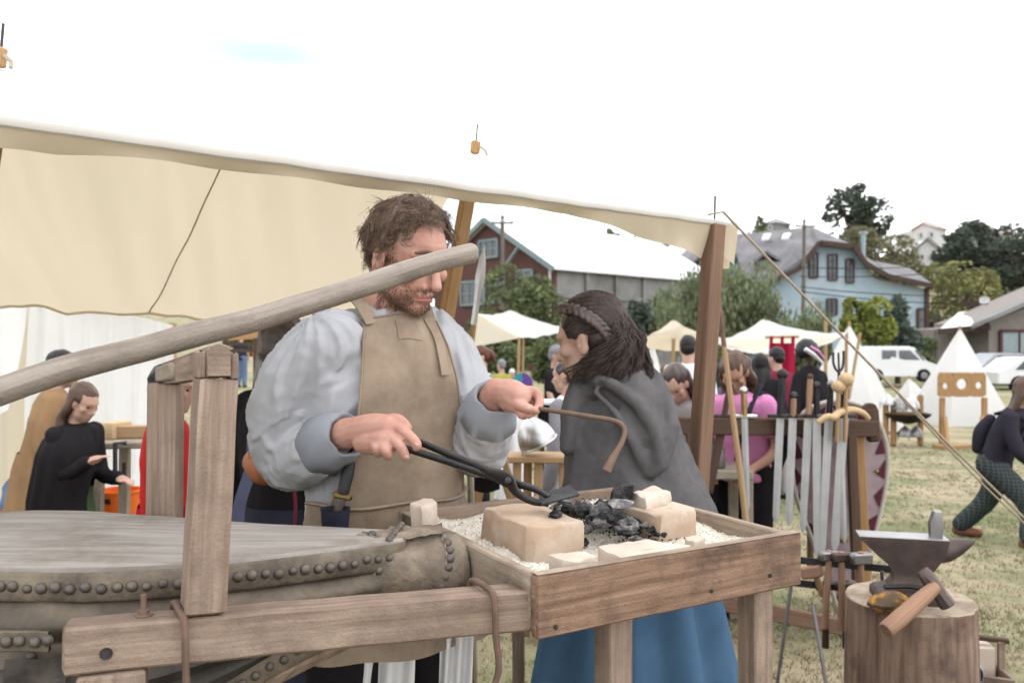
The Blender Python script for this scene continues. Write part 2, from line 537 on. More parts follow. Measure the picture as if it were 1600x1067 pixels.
# ---------------------------------------------------------------- dry grass
M['straw'] = mat('straw blades', (.45, .375, .255), (.34, .285, .18), None, rough=1, scale=1.2, bump=0, transl=.25)
M['blade_green'] = mat('green blades', (.22, .24, .115), (.29, .285, .15), None, rough=1, scale=1.2, bump=0, transl=.25)
def grass(name, label, material, n, keep, h):
    rng = random.Random(n)
    vs, fs = [], []
    while len(fs) < n:
        d = 2.3 * (17 / 2.3) ** rng.random()
        u = rng.uniform(-60, 1720)
        x, y = (u - CX) / F * d, d
        if x < .3 and rng.random() < .55: continue
        k = noise.noise(V((x * .9, y * .9, 3.1)))
        if not keep(k, rng): continue
        z = gz(x, y) - .004
        for _ in range(4):
            a = rng.uniform(0, 6.28)
            px, py = x + rng.gauss(0, .025), y + rng.gauss(0, .025)
            hh = h * rng.uniform(.5, 1.3)
            w = .0022 + .0007 * d
            lean = rng.uniform(.2, 1.2) * hh
            ca, sa = math.cos(a), math.sin(a)
            o = len(vs)
            vs += [(px - sa * w, py + ca * w, z), (px + sa * w, py - ca * w, z), (px + ca * lean, py + sa * lean, z + hh)]
            fs.append((o, o + 1, o + 2))
    mb = MB(); mb.v = [V(p) for p in vs]; mb.f = fs; mb.uv = [None] * len(fs)
    tag(mb.build(name, material, smooth=False), label, 'grass', kind='stuff')
grass('dry_grass', 'dry straw coloured grass covering the trampled field', M['straw'], 52000, lambda k, r: k < .12 or r.random() < .4, .03)
grass('green_grass', 'patches of short green grass in the dry field', M['blade_green'], 34000, lambda k, r: k > .04 or r.random() < .10, .028)

# ================================================================ trees and shrubs
M['bark'] = mat('bark', (.16, .12, .09), (.10, .075, .055), None, rough=1, scale=6, st=(1, 1, .3), bump=.6, dist=.03)
def leafmat(name, c):
    return mat(name, c, tuple(x * .55 for x in c), tuple(min(1, x * 1.5) for x in c), rough=.8, scale=.9, blotch=.5, bl=(.5, .7), bump=0, transl=.25)
M['leaf_mid'] = leafmat('mid green leaves', (.185, .225, .10))
M['leaf_willow'] = leafmat('willow leaves', (.25, .29, .155))
M['leaf_lime'] = leafmat('lime leaves', (.31, .35, .08))
M['leaf_dark'] = leafmat('dark conifer leaves', (.105, .13, .09))
M['leaf_blue'] = leafmat('blue green leaves', (.15, .19, .15))
M['leaf_olive'] = leafmat('olive autumn leaves', (.26, .25, .14))
M['leaf_yellow'] = leafmat('yellow green leaves', (.31, .31, .12))

def tree(label, u0, u1, vtop, vbot, d, leaf, seed, name='tree', n=2600, size=None, group='trees and shrubs beyond the fair', trunk=True, droop=0.0, lobes=9, vground=None):
    """crown spans photo u0..u1, vtop..vbot at depth d"""
    rng = random.Random(seed)
    c = P((u0 + u1) / 2, (vtop + vbot) / 2, d)
    rx, rz = (u1 - u0) / 2 / F * d, (vbot - vtop) / 2 / F * d
    base = V((c.x, d, gz(c.x, d)))
    t = thing(name, label, 'tree' if trunk else 'shrub', base, group)
    top = c.z + rz * .3
    mb = MB()
    h = max(.6, top - base.z)
    mb.tube([base + V((rng.gauss(0, .02) * h * k, 0, h * k)) for k in (0, .25, .5, .75, 1)], [h * .045 * q for q in (1.2, .9, .7, .45, .15)], 8, wob=.3)
    for k in range(6):
        a = rng.uniform(0, 6.28); s0 = rng.uniform(.35, .8)
        p0 = base + V((0, 0, h * s0))
        p1 = c + V((rx * .7 * math.cos(a), rx * .7 * math.sin(a), rz * rng.uniform(-.4, .7)))
        mb.tube([p0, p0.lerp(p1, .5) + V((0, 0, .05 * h)), p1], [h * .018, h * .012, h * .004], 5)
    mb.build('trunk', M['bark'], t)
    blobs = []
    for k in range(lobes):
        a = rng.uniform(0, 6.28); q = rng.uniform(.35, .80)
        zz = rng.uniform(-.72, .72)
        w = math.sqrt(max(.05, 1 - zz * zz))
        blobs.append((c + V((rx * q * w * math.cos(a), rx * q * w * math.sin(a) * .9, rz * zz)), rng.uniform(.32, .52)))
    blobs.append((c, .62))
    n = int(n * 1.7)
    size = (size or max(.10, 5.0 / F * d)) * .78
    mb = MB()
    vs, fs = [], []
    for i in range(n):
        bc, br = rng.choice(blobs)
        a = rng.uniform(0, 6.28); z = rng.uniform(-1, 1); w = math.sqrt(1 - z * z)
        rr = br * rng.uniform(.55, 1.08) ** .6
        p = bc + V((rx * rr * w * math.cos(a), rx * rr * w * math.sin(a), rz * rr * z))
        nn = noise.noise(p * (1.6 / max(rx, .5)))
        if nn < -.28: continue
        if droop:
            p.z -= droop * rng.random() ** 2 * rz * .5
        s_ = size * rng.uniform(.5, 1.25)
        e1 = V((rng.gauss(0, 1), rng.gauss(0, 1), rng.gauss(0, .6))).normalized()
        e2 = V((rng.gauss(0, 1), rng.gauss(0, 1), rng.gauss(0, 1)))
        if droop: e1 = V((rng.gauss(0, .25), rng.gauss(0, .25), -1)).normalized(); s_ *= 1.25
        e2 = (e2 - e1 * e2.dot(e1)).normalized()
        ww = .42 if droop else .62
        o = len(vs)
        vs += [p - e1 * s_, p + e2 * s_ * ww, p + e1 * s_, p - e2 * s_ * ww]
        fs.append((o, o + 1, o + 2, o + 3))
    mb.v = vs; mb.f = fs; mb.uv = [None] * len(fs)
    o = mb.build('crown', leaf, t, smooth=False)
    o['kind'] = 'stuff'
    return t

tree('broad mid green tree growing in front of the red brown house', 716, 885, 418, 552, 47, M['leaf_mid'], 1, n=5200)
tree('dark green shrub between the concrete wall and the blue house', 985, 1062, 448, 545, 52, M['leaf_blue'], 2, n=2600, name='shrub', trunk=False)
tree('big drooping pale green willow in front of the blue house', 1028, 1222, 410, 560, 44, M['leaf_willow'], 3, n=7000, droop=1.0, lobes=12)
tree('lower drooping willow right of the big one', 1170, 1300, 452, 575, 42, M['leaf_willow'], 33, n=4200, droop=1.0, lobes=9)
tree('bright lime green bushy tree right of the willow', 1308, 1392, 466, 570, 40, M['leaf_lime'], 4, n=3200, size=.17)
tree('blue green bushy tree behind the white van', 1366, 1440, 470, 575, 42, M['leaf_blue'], 5, n=2800, size=.16)
tree('yellow green tree behind the low grey house', 1444, 1572, 408, 520, 78, M['leaf_yellow'], 6, n=4600)
tree('tall dark conifer on the hill above the blue house', 1282, 1396, 292, 440, 140, M['leaf_dark'], 7, n=4600, lobes=14)
tree('olive brown tree below the tall conifer on the hill', 1300, 1442, 352, 460, 112, M['leaf_olive'], 8, n=4600)
tree('dark wide tree on the hill at the right edge', 1520, 1690, 348, 470, 128, M['leaf_dark'], 9, n=4200, lobes=12)
tree('dark tree on the hill beside the white house', 1462, 1560, 345, 470, 134, M['leaf_dark'], 10, n=3800, lobes=12)
tree('small dark tree top behind the white roof', 984, 1050, 352, 420, 130, M['leaf_mid'], 11, n=1500)
tree('tiny round tree top above the middle of the white roof', 943, 975, 354, 400, 135, M['leaf_mid'], 12, n=700)
tree('small dark tree by the grey roofs on the hill', 1164, 1200, 344, 420, 150, M['leaf_mid'], 13, n=800)
tree('small dark tree at the far right edge of the hill', 1560, 1640, 368, 440, 150, M['leaf_dark'], 26, n=1500)
tree('low green shrub under the lime green tree by the van', 1405, 1470, 530, 590, 46, M['leaf_mid'], 14, n=1600, name='shrub', trunk=False, size=.15)
tree('low green hedge shrub behind the small left awning', 726, 830, 520, 590, 30, M['leaf_mid'], 15, n=2600, name='shrub', trunk=False, size=.12)
tree('dry green shrub left of the cloaked woman', 815, 905, 528, 596, 31, M['leaf_mid'], 16, n=2200, name='shrub', trunk=False, size=.12)
tree('green shrub seen between the two right awnings', 1095, 1165, 536, 600, 27, M['leaf_mid'], 17, n=2200, name='shrub', trunk=False, size=.11)
tree('yellowing branch tips at the right edge of the picture', 1590, 1650, 470, 560, 48, M['leaf_yellow'], 18, n=900)
tree('green tree far behind the smith at the left', 330, 470, 470, 570, 90, M['leaf_mid'], 19, n=2200)

# ================================================================ houses
M['red_clap'] = mat('red brown boards', (.15, .075, .062), (.105, .052, .045), None, rough=.9, scale=3, st=(1, 1, 9), bump=.4, dist=.02)
M['concrete'] = mat('grey concrete', (.30, .29, .275), (.23, .22, .205), (.17, .165, .15), rough=.95, scale=1.2, blotch=.5)
M['white_roof'] = mat('white sheet roof', (.82, .82, .82), (.74, .74, .74), (.6, .6, .59), rough=.5, scale=.6, blotch=.6, bl=(.6, .75))
M['blue_wall'] = mat('pale blue boards', (.40, .50, .56), (.33, .43, .49), (.48, .54, .57), rough=.9, scale=2, st=(1, 1, 6), blotch=.4)
M['shaded_blue'] = mat('blue boards', (.19, .38, .55), (.155, .32, .48), None, rough=.9, scale=2, st=(1, 1, 6))  # left part of the pale blue house, its shade put into the colour
M['slate'] = mat('grey shingle roof', (.205, .20, .205), (.14, .135, .142), (.26, .255, .25), rough=.95, scale=2.5, blotch=.6)
M['trim'] = mat('dark trim', (.10, .065, .055), None, None, rough=.9)
M['pane'] = mat('window pane', (.06, .07, .08), (.09, .1, .11), None, rough=.15, spec=.6, bump=0)
M['pale_pane'] = mat('bright window pane', (.30, .38, .40), (.24, .31, .33), None, rough=.2, spec=.6, bump=0)
M['teal_frame'] = mat('grey teal frame', (.28, .35, .35), None, None, rough=.8)
M['plaster'] = mat('white plaster', (.68, .67, .65), (.6, .59, .57), None, rough=.95)
M['orange_roof'] = mat('orange tile roof', (.52, .27, .18), (.42, .2, .13), None, rough=.95)
M['taupe'] = mat('taupe plaster', (.30, .27, .245), (.25, .22, .2), None, rough=.95)
M['pole_grey'] = mat('utility pole', (.20, .165, .145), None, None, rough=.95)

def window(t, a, b, c, d_, mat_pane, mat_frame, off, fr=.10, muntins=(1, 1)):
    """window on the quad a b c d (a bottom left, anticlockwise), proud of the wall by off"""
    a, b, c, d_ = V(a), V(b), V(c), V(d_)
    mb = MB(); mb.prism([p + off * .5 for p in (a, b, c, d_)], off * .3)
    w = mb.build('window', mat_pane, t, smooth=False)
    mb = MB()
    for p, q in ((a, b), (b, c), (c, d_), (d_, a)):
        mb.bar(p + off, q + off, fr, fr, up=off, c=.01)
    mb.build('frame', mat_frame, w)
    for k in range(muntins[0]):
        s = (k + 1) / (muntins[0] + 1)
        MB().bar(a.lerp(b, s) + off, d_.lerp(c, s) + off, fr * .5, fr * .5, up=off, c=.005).build('muntin', mat_frame, w)
    for k in range(muntins[1]):
        s = (k + 1) / (muntins[1] + 1)
        MB().bar(a.lerp(d_, s) + off, b.lerp(c, s) + off, fr * .5, fr * .5, up=off, c=.005).build('muntin', mat_frame, w)
    return w

# --- red brown gabled hall with a white sheet roof
def red_house():
    ax = V((-1.62, 62.0, 0)); rd = V((.72, .69, 0)).normalized(); sd = V((.69, -.72, 0)).normalized()
    zr, ze, hw, L, zb = 10.15, 6.45, 6.4, 20.0, -.6
    t = thing('gabled_house', 'red brown gabled house with a long white sheet roof', 'house', V((ax.x, ax.y, zb)))
    def q(s, w, z): return ax + rd * s + sd * w + V((0, 0, z))
    mb = MB(); mb.prism([q(0, -hw, zb), q(0, hw, zb), q(0, hw, ze), q(0, 0, zr), q(0, -hw, ze)], rd * .3); mb.build('gable_wall', M['red_clap'], t, smooth=False)
    mb = MB(); mb.prism([q(.3, hw, zb), q(L, hw, zb), q(L, hw, ze - .1), q(.3, hw, ze - .1)], -sd * .3); mb.build('side_wall', M['concrete'], t, smooth=False)
    for s in (3.2, 6.4, 9.6):
        mb = MB(); mb.bar(q(s, hw + .1, zb), q(s, hw + .1, ze - .2), .3, .25, up=sd); mb.build('pilaster', M['concrete'], t)
    mb = MB(); mb.bar(q(.3, hw + .08, 4.6), q(L, hw + .08, 4.6), .12, .3); mb.build('string_course', M['concrete'], t)
    ov = .5
    for sg, nm in ((1, 'roof'), (-1, 'roof')):
        k = (zr - ze) / hw
        a, b = q(-ov, 0, zr + .25), q(L, 0, zr + .25)
        c_, d_ = q(L, sg * (hw + ov), ze - k * ov + .25), q(-ov, sg * (hw + ov), ze - k * ov + .25)
        mb = MB(); mb.prism([a, b, c_, d_], V((0, 0, -.16)))
        r = mb.build(nm, M['white_roof'], t, smooth=False)
        for s in range(1, 7):
            f = s / 7
            MB().bar(a.lerp(b, f) + V((0, 0, .05)), d_.lerp(c_, f) + V((0, 0, .05)), .08, .05).build('roof_seam', M['white_roof'], r)
        MB().bar(q(-ov - .1, 0, zr + .1), q(-ov - .1, sg * (hw + ov), ze - k * ov + .1), .12, .35).build('verge_board', M['teal_frame'], t)
    off = -rd * .1
    for (w0, w1, z0, z1, mu) in ((-1.0, 1.0, 7.55, 8.8, (2, 1)), (-3.0, -.4, 4.2, 5.9, (2, 1)), (.2, 1.6, 4.3, 5.9, (1, 1)), (3.0, 4.5, 4.6, 6.4, (1, 1))):
        window(t, q(-.05, w0, z0), q(-.05, w1, z0), q(-.05, w1, z1), q(-.05, w0, z1), M['pane'], M['teal_frame'], off, .16, mu)
    MB().tube([q(-.5, 2.0, 4.5), q(-.5, 2.0, 6.6), q(-.5, 3.6, 8.1)], .13, 8).build('flue_pipe', M['teal_frame'], t)
    MB().tube([q(-.3, hw - .1, zb), q(-.3, hw - .1, ze)], .09, 8).build('downpipe', M['plaster'], t)
red_house()

# --- pale blue house with a clipped gable and shingle roof
def blue_house():
    D = 72.0
    t = thing('blue_house', 'large pale blue house with grey shingle roof and clipped gable', 'house', V((P(1290, 540, D).x, D, -.6)))
    bk = V((0, 9, 0))
    pts = [(1178, 575), (1448, 575), (1448, 452), (1368, 436), (1352, 418), (1330, 388), (1284, 382), (1254, 417), (1178, 452)]
    mb = MB(); mb.prism([P(u, v, D) for u, v in pts], bk); mb.build('front_wall', M['blue_wall'], t, smooth=False)
    pl = [P(1030, 575, D + 8), P(1178, 575, D + 2), P(1178, 448, D + 2), P(1150, 395, D + 5), P(1030, 425, D + 8)]
    mb = MB(); mb.prism(pl, V((0, 5, 0))); mb.build('side_wall', M['shaded_blue'], t, smooth=False)
    def slab(ps, th=.35, nm='roof', m=M['slate']):
        mb = MB(); mb.prism([P(*p) for p in ps], V((0, 0, -th))); return mb.build(nm, m, t, smooth=False)
    slab([(1281, 377, D - 1), (1334, 383, D - 1), (1268, 354, D + 7)])                       # clipped gable end
    slab([(1334, 383, D - 1), (1352, 410, D - 1), (1385, 428, D - 1), (1372, 412, D + 8), (1268, 354, D + 7)])
    slab([(1385, 427, D - 1), (1458, 444, D - 1), (1420, 418, D + 9), (1368, 408, D + 9)])
    slab([(1281, 377, D - 1), (1250, 417, D - 1), (1170, 455, D - 1), (1150, 395, D + 4), (1158, 366, D + 9), (1268, 354, D + 7)])
    slab([(1158, 364, D + 9), (1150, 396, D + 4), (1018, 432, D + 7), (1075, 388, D + 15)])
    for ps in (((1281, 379), (1334, 385)), ((1334, 385), (1353, 412)), ((1353, 412), (1388, 432)), ((1388, 432), (1458, 447)), ((1281, 379), (1250, 419)), ((1250, 419), (1172, 458))):
        MB().bar(P(*ps[0], D - 1.15), P(*ps[1], D - 1.15), .2, .4).build('fascia', M['trim'], t)
    off = V((0, -.12, 0))
    for u0, u1, v0, v1 in ((1264, 1277, 396, 434), (1293, 1307, 398, 438), (1321, 1333, 405, 442), (1291, 1307, 467, 492), (1319, 1329, 470, 492)):
        window(t, P(u0, v1, D), P(u1, v1, D), P(u1, v0, D), P(u0, v0, D), M['pane'], M['trim'], off, .12, (1, 3))
    window(t, P(1433, 516, D), P(1447, 516, D), P(1447, 483, D), P(1433, 483, D), M['pane'], M['trim'], off, .2, (0, 1))
    MB().bar(P(1448, 450, D - .1), P(1448, 575, D - .1), .3, .3, up=(0, 1, 0)).build('corner_board', M['trim'], t)
    for u in (1195, 1100):                                                                   # dormers in the left roof
        d0 = D + (1 if u > 1150 else 5)
        mb = MB(); mb.prism([P(u - 12, 424, d0), P(u + 14, 424, d0), P(u + 14, 404, d0), P(u + 2, 396, d0), P(u - 12, 404, d0)], V((0, 3, 0)))
        dm = mb.build('dormer', M['trim'], t, smooth=False)
        MB().prism([P(u - 17, 408, d0 - .5), P(u + 2, 391, d0 - .5), P(u + 2, 388, d0 + 3), P(u - 17, 405, d0 + 3)], V((0, 0, -.25))).build('dormer_roof', M['slate'], dm, smooth=False)
        MB().prism([P(u + 2, 391, d0 - .5), P(u + 24, 404, d0 - .5), P(u + 24, 401, d0 + 3), P(u + 2, 388, d0 + 3)], V((0, 0, -.25))).build('dormer_roof', M['slate'], dm, smooth=False)
        MB().prism([P(u - 8, 422, d0 - .06), P(u + 9, 422, d0 - .06), P(u + 9, 407, d0 - .06), P(u - 8, 407, d0 - .06)], V((0, .05, 0))).build('dormer_pane', M['pane'], dm, smooth=False)
    for u, v in ((1197, 371), (1228, 370)):
        d0 = D + 4.2
        MB().prism([P(u - 7, v + 5, d0), P(u + 4, v + 4, d0), P(u + 8, v - 3, d0 + 1), P(u - 3, v - 2, d0 + 1)], V((0, 0, .2))).build('skylight', M['white_roof'], t, smooth=False)
    MB().tube([P(1348, 403, D + 5), P(1349, 366, D + 5)], .22, 10).tube([P(1349, 366, D + 5), P(1349, 362, D + 5)], .36, 10).build('flue_pipe', M['pale_pane'], t)
    MB().prism([P(1450, 500, D + 6), P(1474, 500, D + 6), P(1455, 484, D + 9), P(1450, 484, D + 9)], V((0, 0, -.2))).build('lean_to_roof', M['slate'], t, smooth=False)
    MB().prism([P(1449, 575, D + 6.5), P(1470, 575, D + 6.5), P(1470, 501, D + 6.5), P(1449, 501, D + 6.5)], V((0, 3, 0))).build('lean_to_wall', M['trim'], t, smooth=False)
blue_house()

def low_house():
    D = 46.0
    t = thing('low_house', 'low taupe house with wide eaves behind the right tent', 'house', V((P(1560, 560, D).x, D, -.6)))
    MB().prism([P(u, v, D) for u, v in ((1545, 600), (1720, 600), (1720, 430), (1600, 482), (1545, 503))], V((0, 6, 0))).build('gable_wall', M['taupe'], t, smooth=False)
    MB().prism([P(u, v, D + 2) for u, v in ((1466, 600), (1545, 600), (1545, 508), (1466, 514))], V((0, 4, 0))).build('porch_wall', M['taupe'], t, smooth=False)
    MB().prism([P(1518, 508, D - 1.2), P(1730, 417, D - 1.2), P(1730, 405, D + 6), P(1530, 490, D + 6)], V((0, 0, -.22))).build('roof', M['concrete'], t, smooth=False)
    MB().prism([P(1468, 514, D), P(1545, 509, D), P(1562, 480, D + 7), P(1498, 488, D + 7)], V((0, 0, -.2))).build('porch_roof', M['white_roof'], t, smooth=False)
    MB().bar(P(1466, 518, D - .1), P(1546, 511, D - .1), .2, .3).build('fascia', M['trim'], t)
    MB().bar(P(1463, 600, D - .1), P(1463, 515, D - .1), .15, .15, up=(0, 1, 0)).build('porch_post', M['pole_grey'], t)
    window(t, P(1562, 553, D), P(1650, 553, D), P(1650, 517, D), P(1562, 517, D), M['pale_pane'], M['red_clap'], V((0, -.1, 0)), .16, (2, 0))
    MB().bar(P(1532, 488, D + 7), P(1538, 470, D + 7), .05, .05, up=(0, 1, 0)).build('dish_mast', M['pole_grey'], t)
    MB().lathe(P(1538, 471, D + 7), [(.02, .0), (.2, .05), (.3, .14), (.28, .16), (.02, .03)], axis=(-.4, -1, .3), n=14).build('satellite_dish', M['plaster'], t)
    MB().prism([P(1556, 476, D + 8), P(1600, 474, D + 8), P(1600, 464, D + 8), P(1556, 467, D + 8)], V((0, 4, 0))).build('rear_roof', M['trim'], t, smooth=False)
low_house()

def hill_house(label, u0, u1, vw, ve, vr, d, wallm, roofm, wins=(), apex=.5):
    zb = gz((u0 + u1) / 2 / F * d - CX / F * d, d)
    t = thing('hill_house', label, 'house', V((P(u0, 0, d).x, d, zb)), 'houses on the hill')
    um = u0 + (u1 - u0) * apex
    MB().prism([P(u0, vw, d), P(u1, vw, d), P(u1, ve, d), P(um, vr, d), P(u0, ve, d)], V((0, 8, 0))).build('wall', wallm, t, smooth=False)
    du = (u1 - u0) * .06
    for ps in (((u0 - du, ve + 1), (um, vr - 1)), ((um, vr - 1), (u1 + du, ve + 1))):
        MB().prism([P(*ps[0], d - .6), P(*ps[1], d - .6), P(ps[1][0], ps[1][1] - 1, d + 8.5), P(ps[0][0], ps[0][1] - 1, d + 8.5)], V((0, 0, .3))).build('roof', roofm, t, smooth=False)
    for a, b, c, e in wins:
        window(t, P(a, e, d), P(b, e, d), P(b, c, d), P(a, c, d), M['pane'], M['plaster'], V((0, -.12, 0)), .18, (0, 0))
hill_house('white house with an orange roof up on the hill', 1427, 1478, 400, 360, 349, 175, M['plaster'], M['orange_roof'], ((1436, 1441, 364, 372), (1452, 1458, 363, 371)), .35)
hill_house('white house with dark roof below the orange roofed one', 1431, 1470, 430, 391, 374, 150, M['plaster'], M['slate'], ((1437, 1443, 398, 406), (1452, 1458, 398, 406)))
hill_house('grey house with grey roof on the hill skyline', 1192, 1234, 380, 352, 346, 170, M['concrete'], M['slate'], ((1200, 1206, 353, 359),))
hill_house('small pale house at the right end of the hill', 1562, 1592, 400, 370, 361, 180, M['plaster'], M['orange_roof'], ((1570, 1576, 374, 381),))
hill_house('grey roofed house between the dark hill trees', 1510, 1556, 400, 360, 350, 182, M['concrete'], M['slate'], ((1524, 1531, 364, 371),))

# ================================================================ utility poles and wires
def upole(label, u, vt, d, vb=None, lean=0):
    b = G(u, d)
    top = P(u, vt, d) + V((lean, 0, 0))
    t = thing('utility_pole', label, 'pole', b, 'utility poles')
    MB().tube([b, top], [.17, .12], 8).build('shaft', M['pole_grey'], t)
    MB().bar(top + V((-.7, -.2, -.5)), top + V((.7, -.2, -.5)), .1, .12).build('crossarm', M['pole_grey'], t)
    for k in (-.6, 0, .6):
        MB().lathe(top + V((k, -.2, -.44)), [(.03, 0), (.06, .05), (.06, .12), (.02, .16)], n=8).build('insulator', M['plaster'], t)
    return top
pa = upole('grey utility pole beside the clipped blue gable', 1254, 343, 60, lean=.12)
pb = upole('thin grey utility pole against the red brown gable', 785, 337, 55)
M['cable'] = mat('cable', (.03, .03, .032), None, None, rough=.7, bump=0)
def wire(label, a, b, sag, r=.022):
    pts = [a.lerp(b, k / 20) - V((0, 0, sag * 4 * (k / 20) * (1 - k / 20))) for k in range(21)]
    single('overhead_cable', label, 'cable', MB().tube(pts, r, 5), M['cable'], 'overhead cables')
for lab, v0, v1, d in (('uppermost overhead cable across the dark hill trees', 418, 385, 56), ('overhead cable crossing the yellow green tree crown', 432, 395, 58),
                       ('overhead cable level with the blue house eaves', 448, 452, 55), ('lowest overhead cable in front of the blue house', 455, 468, 54)):
    wire(lab, P(1250, v0, d), P(1720, v1, d - 4), .5, .03)

# ================================================================ hazy summer air
hz = MB(); hz.box(V((10, 258, 17)), (700, 545, 40), 0, .01)
M['air'] = bpy.data.materials.new('hazy air'); M['air'].use_nodes = True
_n, _l = M['air'].node_tree.nodes, M['air'].node_tree.links
_n.clear()
_o = _n.new('ShaderNodeOutputMaterial'); _v = _n.new('ShaderNodeVolumePrincipled')
_v.inputs['Density'].default_value = 0.0019
_v.inputs['Color'].default_value = (.93, .95, 1, 1)
_v.inputs['Anisotropy'].default_value = .2
_l.new(_v.outputs[0], _o.inputs['Volume'])
tag(hz.build('haze', M['air'], smooth=False), 'thin pale summer haze over the field', 'haze', kind='stuff')
# ================================================================ the big canvas awning
EA, EB = V((-.866, 1.45, 1.872)), V((.718, 2.75, 1.872))         # front eave
RA, RB = V((-1.394, 2.35, 2.243)), V((-.149, 3.43, 2.243))       # ridge
BA, BB = V((-2.02, 3.12, 1.645)), V((-.80, 4.19, 1.59))          # back eave
def along(a, b, t): return a + (b - a) * t
T0 = -.45
def awning():
    t = thing('canvas_awning', 'large cream canvas awning on wooden poles over the forge', 'awning', V((.62, 2.78, -.05)))
    def back(u, v):
        a = along(RA, RB, T0 + (1.0 - T0) * u); b = along(BA, BB, T0 + (1.0 - T0) * u)
        p = a.lerp(b, v)
        w = math.sin(math.pi * v) 
        f = sstep(0, .2, v) * noise.noise(V((u * 13 - v * 3.0, v * 1.1, 0))) * .070 * (1.15 - v * .6) + sstep(0, .2, v) * noise.noise(V((u * 31 - v * 6, v * 1.6, 5))) * .030 * (1 - v * .5)
        sag = .05 * w + .018 * math.sin(math.pi * ((u * 3.2) % 1.0)) * v
        return p + V((.3, -.35, 1)) * f - V((0, 0, sag))
    MB().sheet(back, 150, 50).build('back_canvas', M['canvas'], t, angle=None)
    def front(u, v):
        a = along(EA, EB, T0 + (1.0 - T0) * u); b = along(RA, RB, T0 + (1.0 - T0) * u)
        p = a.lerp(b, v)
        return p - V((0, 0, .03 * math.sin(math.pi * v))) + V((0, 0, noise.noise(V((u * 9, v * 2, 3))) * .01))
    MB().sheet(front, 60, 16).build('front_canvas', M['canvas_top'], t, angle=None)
    # rolled front hem
    hem = [along(EA, EB, T0 + (1.0 - T0) * k / 60) + V((0, 0, .004 * noise.noise(V((k * .4, 0, 0))))) for k in range(61)]
    MB().tube(hem, .0085, 8, ry=1.2).build('front_hem', M['hem'], t)
    # hanging valance, its lower edge as it hangs
    low = [(-600, 150), (0, 221), (50, 224), (100, 231), (150, 233), (210, 238), (330, 251), (420, 258), (560, 272), (700, 296), (745, 301), (880, 322), (990, 357), (1050, 377), (1100, 394), (1142, 416)]
    def val(u, v):
        tt = T0 + (1.0 - T0) * u
        a = along(EA, EB, tt)
        uu = CX + a.x / a.y * F
        va = CY - (a.z - ZC) / a.y * F
        dz = (lerp(low, uu) - va) / F * a.y
        q = a - V((0, 0, .006 + max(.02, dz) * v))
        return q + V((-.65, .76, 0)) * (.03 * v + .012 * math.sin(u * 60) * v * v)
    MB().sheet(val, 160, 6).build('valance', M['valance'], t, angle=None)
    # corner flap past the post
    c0 = along(EA, EB, .962); c1 = along(EA, EB, 1.004)
    MB().sheet(lambda u, v: c0.lerp(c1, u) + V((-.018 * v * u, -.012 - .012 * v + .006 * math.sin(u * 6), -.004 - (.098 + .028 * u) * v)), 10, 8).build('corner_flap', M['valance'], t, angle=None)
    # seam across the back sheet
    for su in (.417, -.10):
        uu = (su - T0) / (1 - T0)
        MB().tube([back(uu, k / 24) + V((.001, -.004, -.001)) for k in range(25)], .0030, 6).build('seam', M['seam'], t)
    MB().tube([back(k / 60, 1.0) for k in range(61)], .007, 6).build('back_hem', M['canvas'], t)
    # posts
    pt = along(EA, EB, .948)
    foot = V((.515, 2.70, -.06))
    MB().bar(foot, pt + V((0, .01, -.005)), .052, .052, up=V((-.86, -.5, 0)), c=.003).build('post', M['stain_post'], t)
    MB().tube([pt + V((0, .01, -.01)), pt + V((.002, .01, .085))], .0035, 6).build('post_spike', M['iron'], t)
    for top, ft in ((RB, V((-.55, 3.47, 0))), (RA, V((-1.80, 2.45, 0)))):
        MB().bar(ft, top + V((0, 0, -.01)), .05, .05, up=(.5, -.8, 0), c=.004).build('ridge_pole', M['honey_wood'], t)
        MB().bar(top + V((0, -.02, .0)), top + V((.006, -.02, .055)), .034, .032, up=(.5, -.8, 0), c=.006).build('pole_block', M['honey_wood'], t)
        MB().tube([top + V((.006, -.02, .05)), top + V((.012, -.02, .12))], .004, 6).build('pole_spike', M['iron'], t)
        MB().tube([top + V((.02, -.03, .03)), top + V((.045, -.04, .01)), top + V((.05, -.05, -.01))], .006, 6).build('rope_knot', M['rope'], t)
    a, b = pt + V((.02, -.02, .03)), P(1905, 1060, 3.8)
    b.z = gz(b.x, b.y)
    MB().tube([pt + V((-.03, -.03, .02)), a] + [a.lerp(b, k / 16) - V((0, 0, .05 * math.sin(math.pi * k / 16))) for k in range(1, 17)], .0044, 6).build('guy_rope', M['rope'], t)
    c_, d_ = a.lerp(b, .28), a.lerp(b, .62)
    MB().tube([c_.lerp(d_, k / 8) - V((.004, 0, .05 * math.sin(math.pi * (.28 + .34 * k / 8)) + .02 * math.sin(math.pi * k / 8))) for k in range(9)], .0035, 6).build('guy_rope', M['rope'], t)
awning()

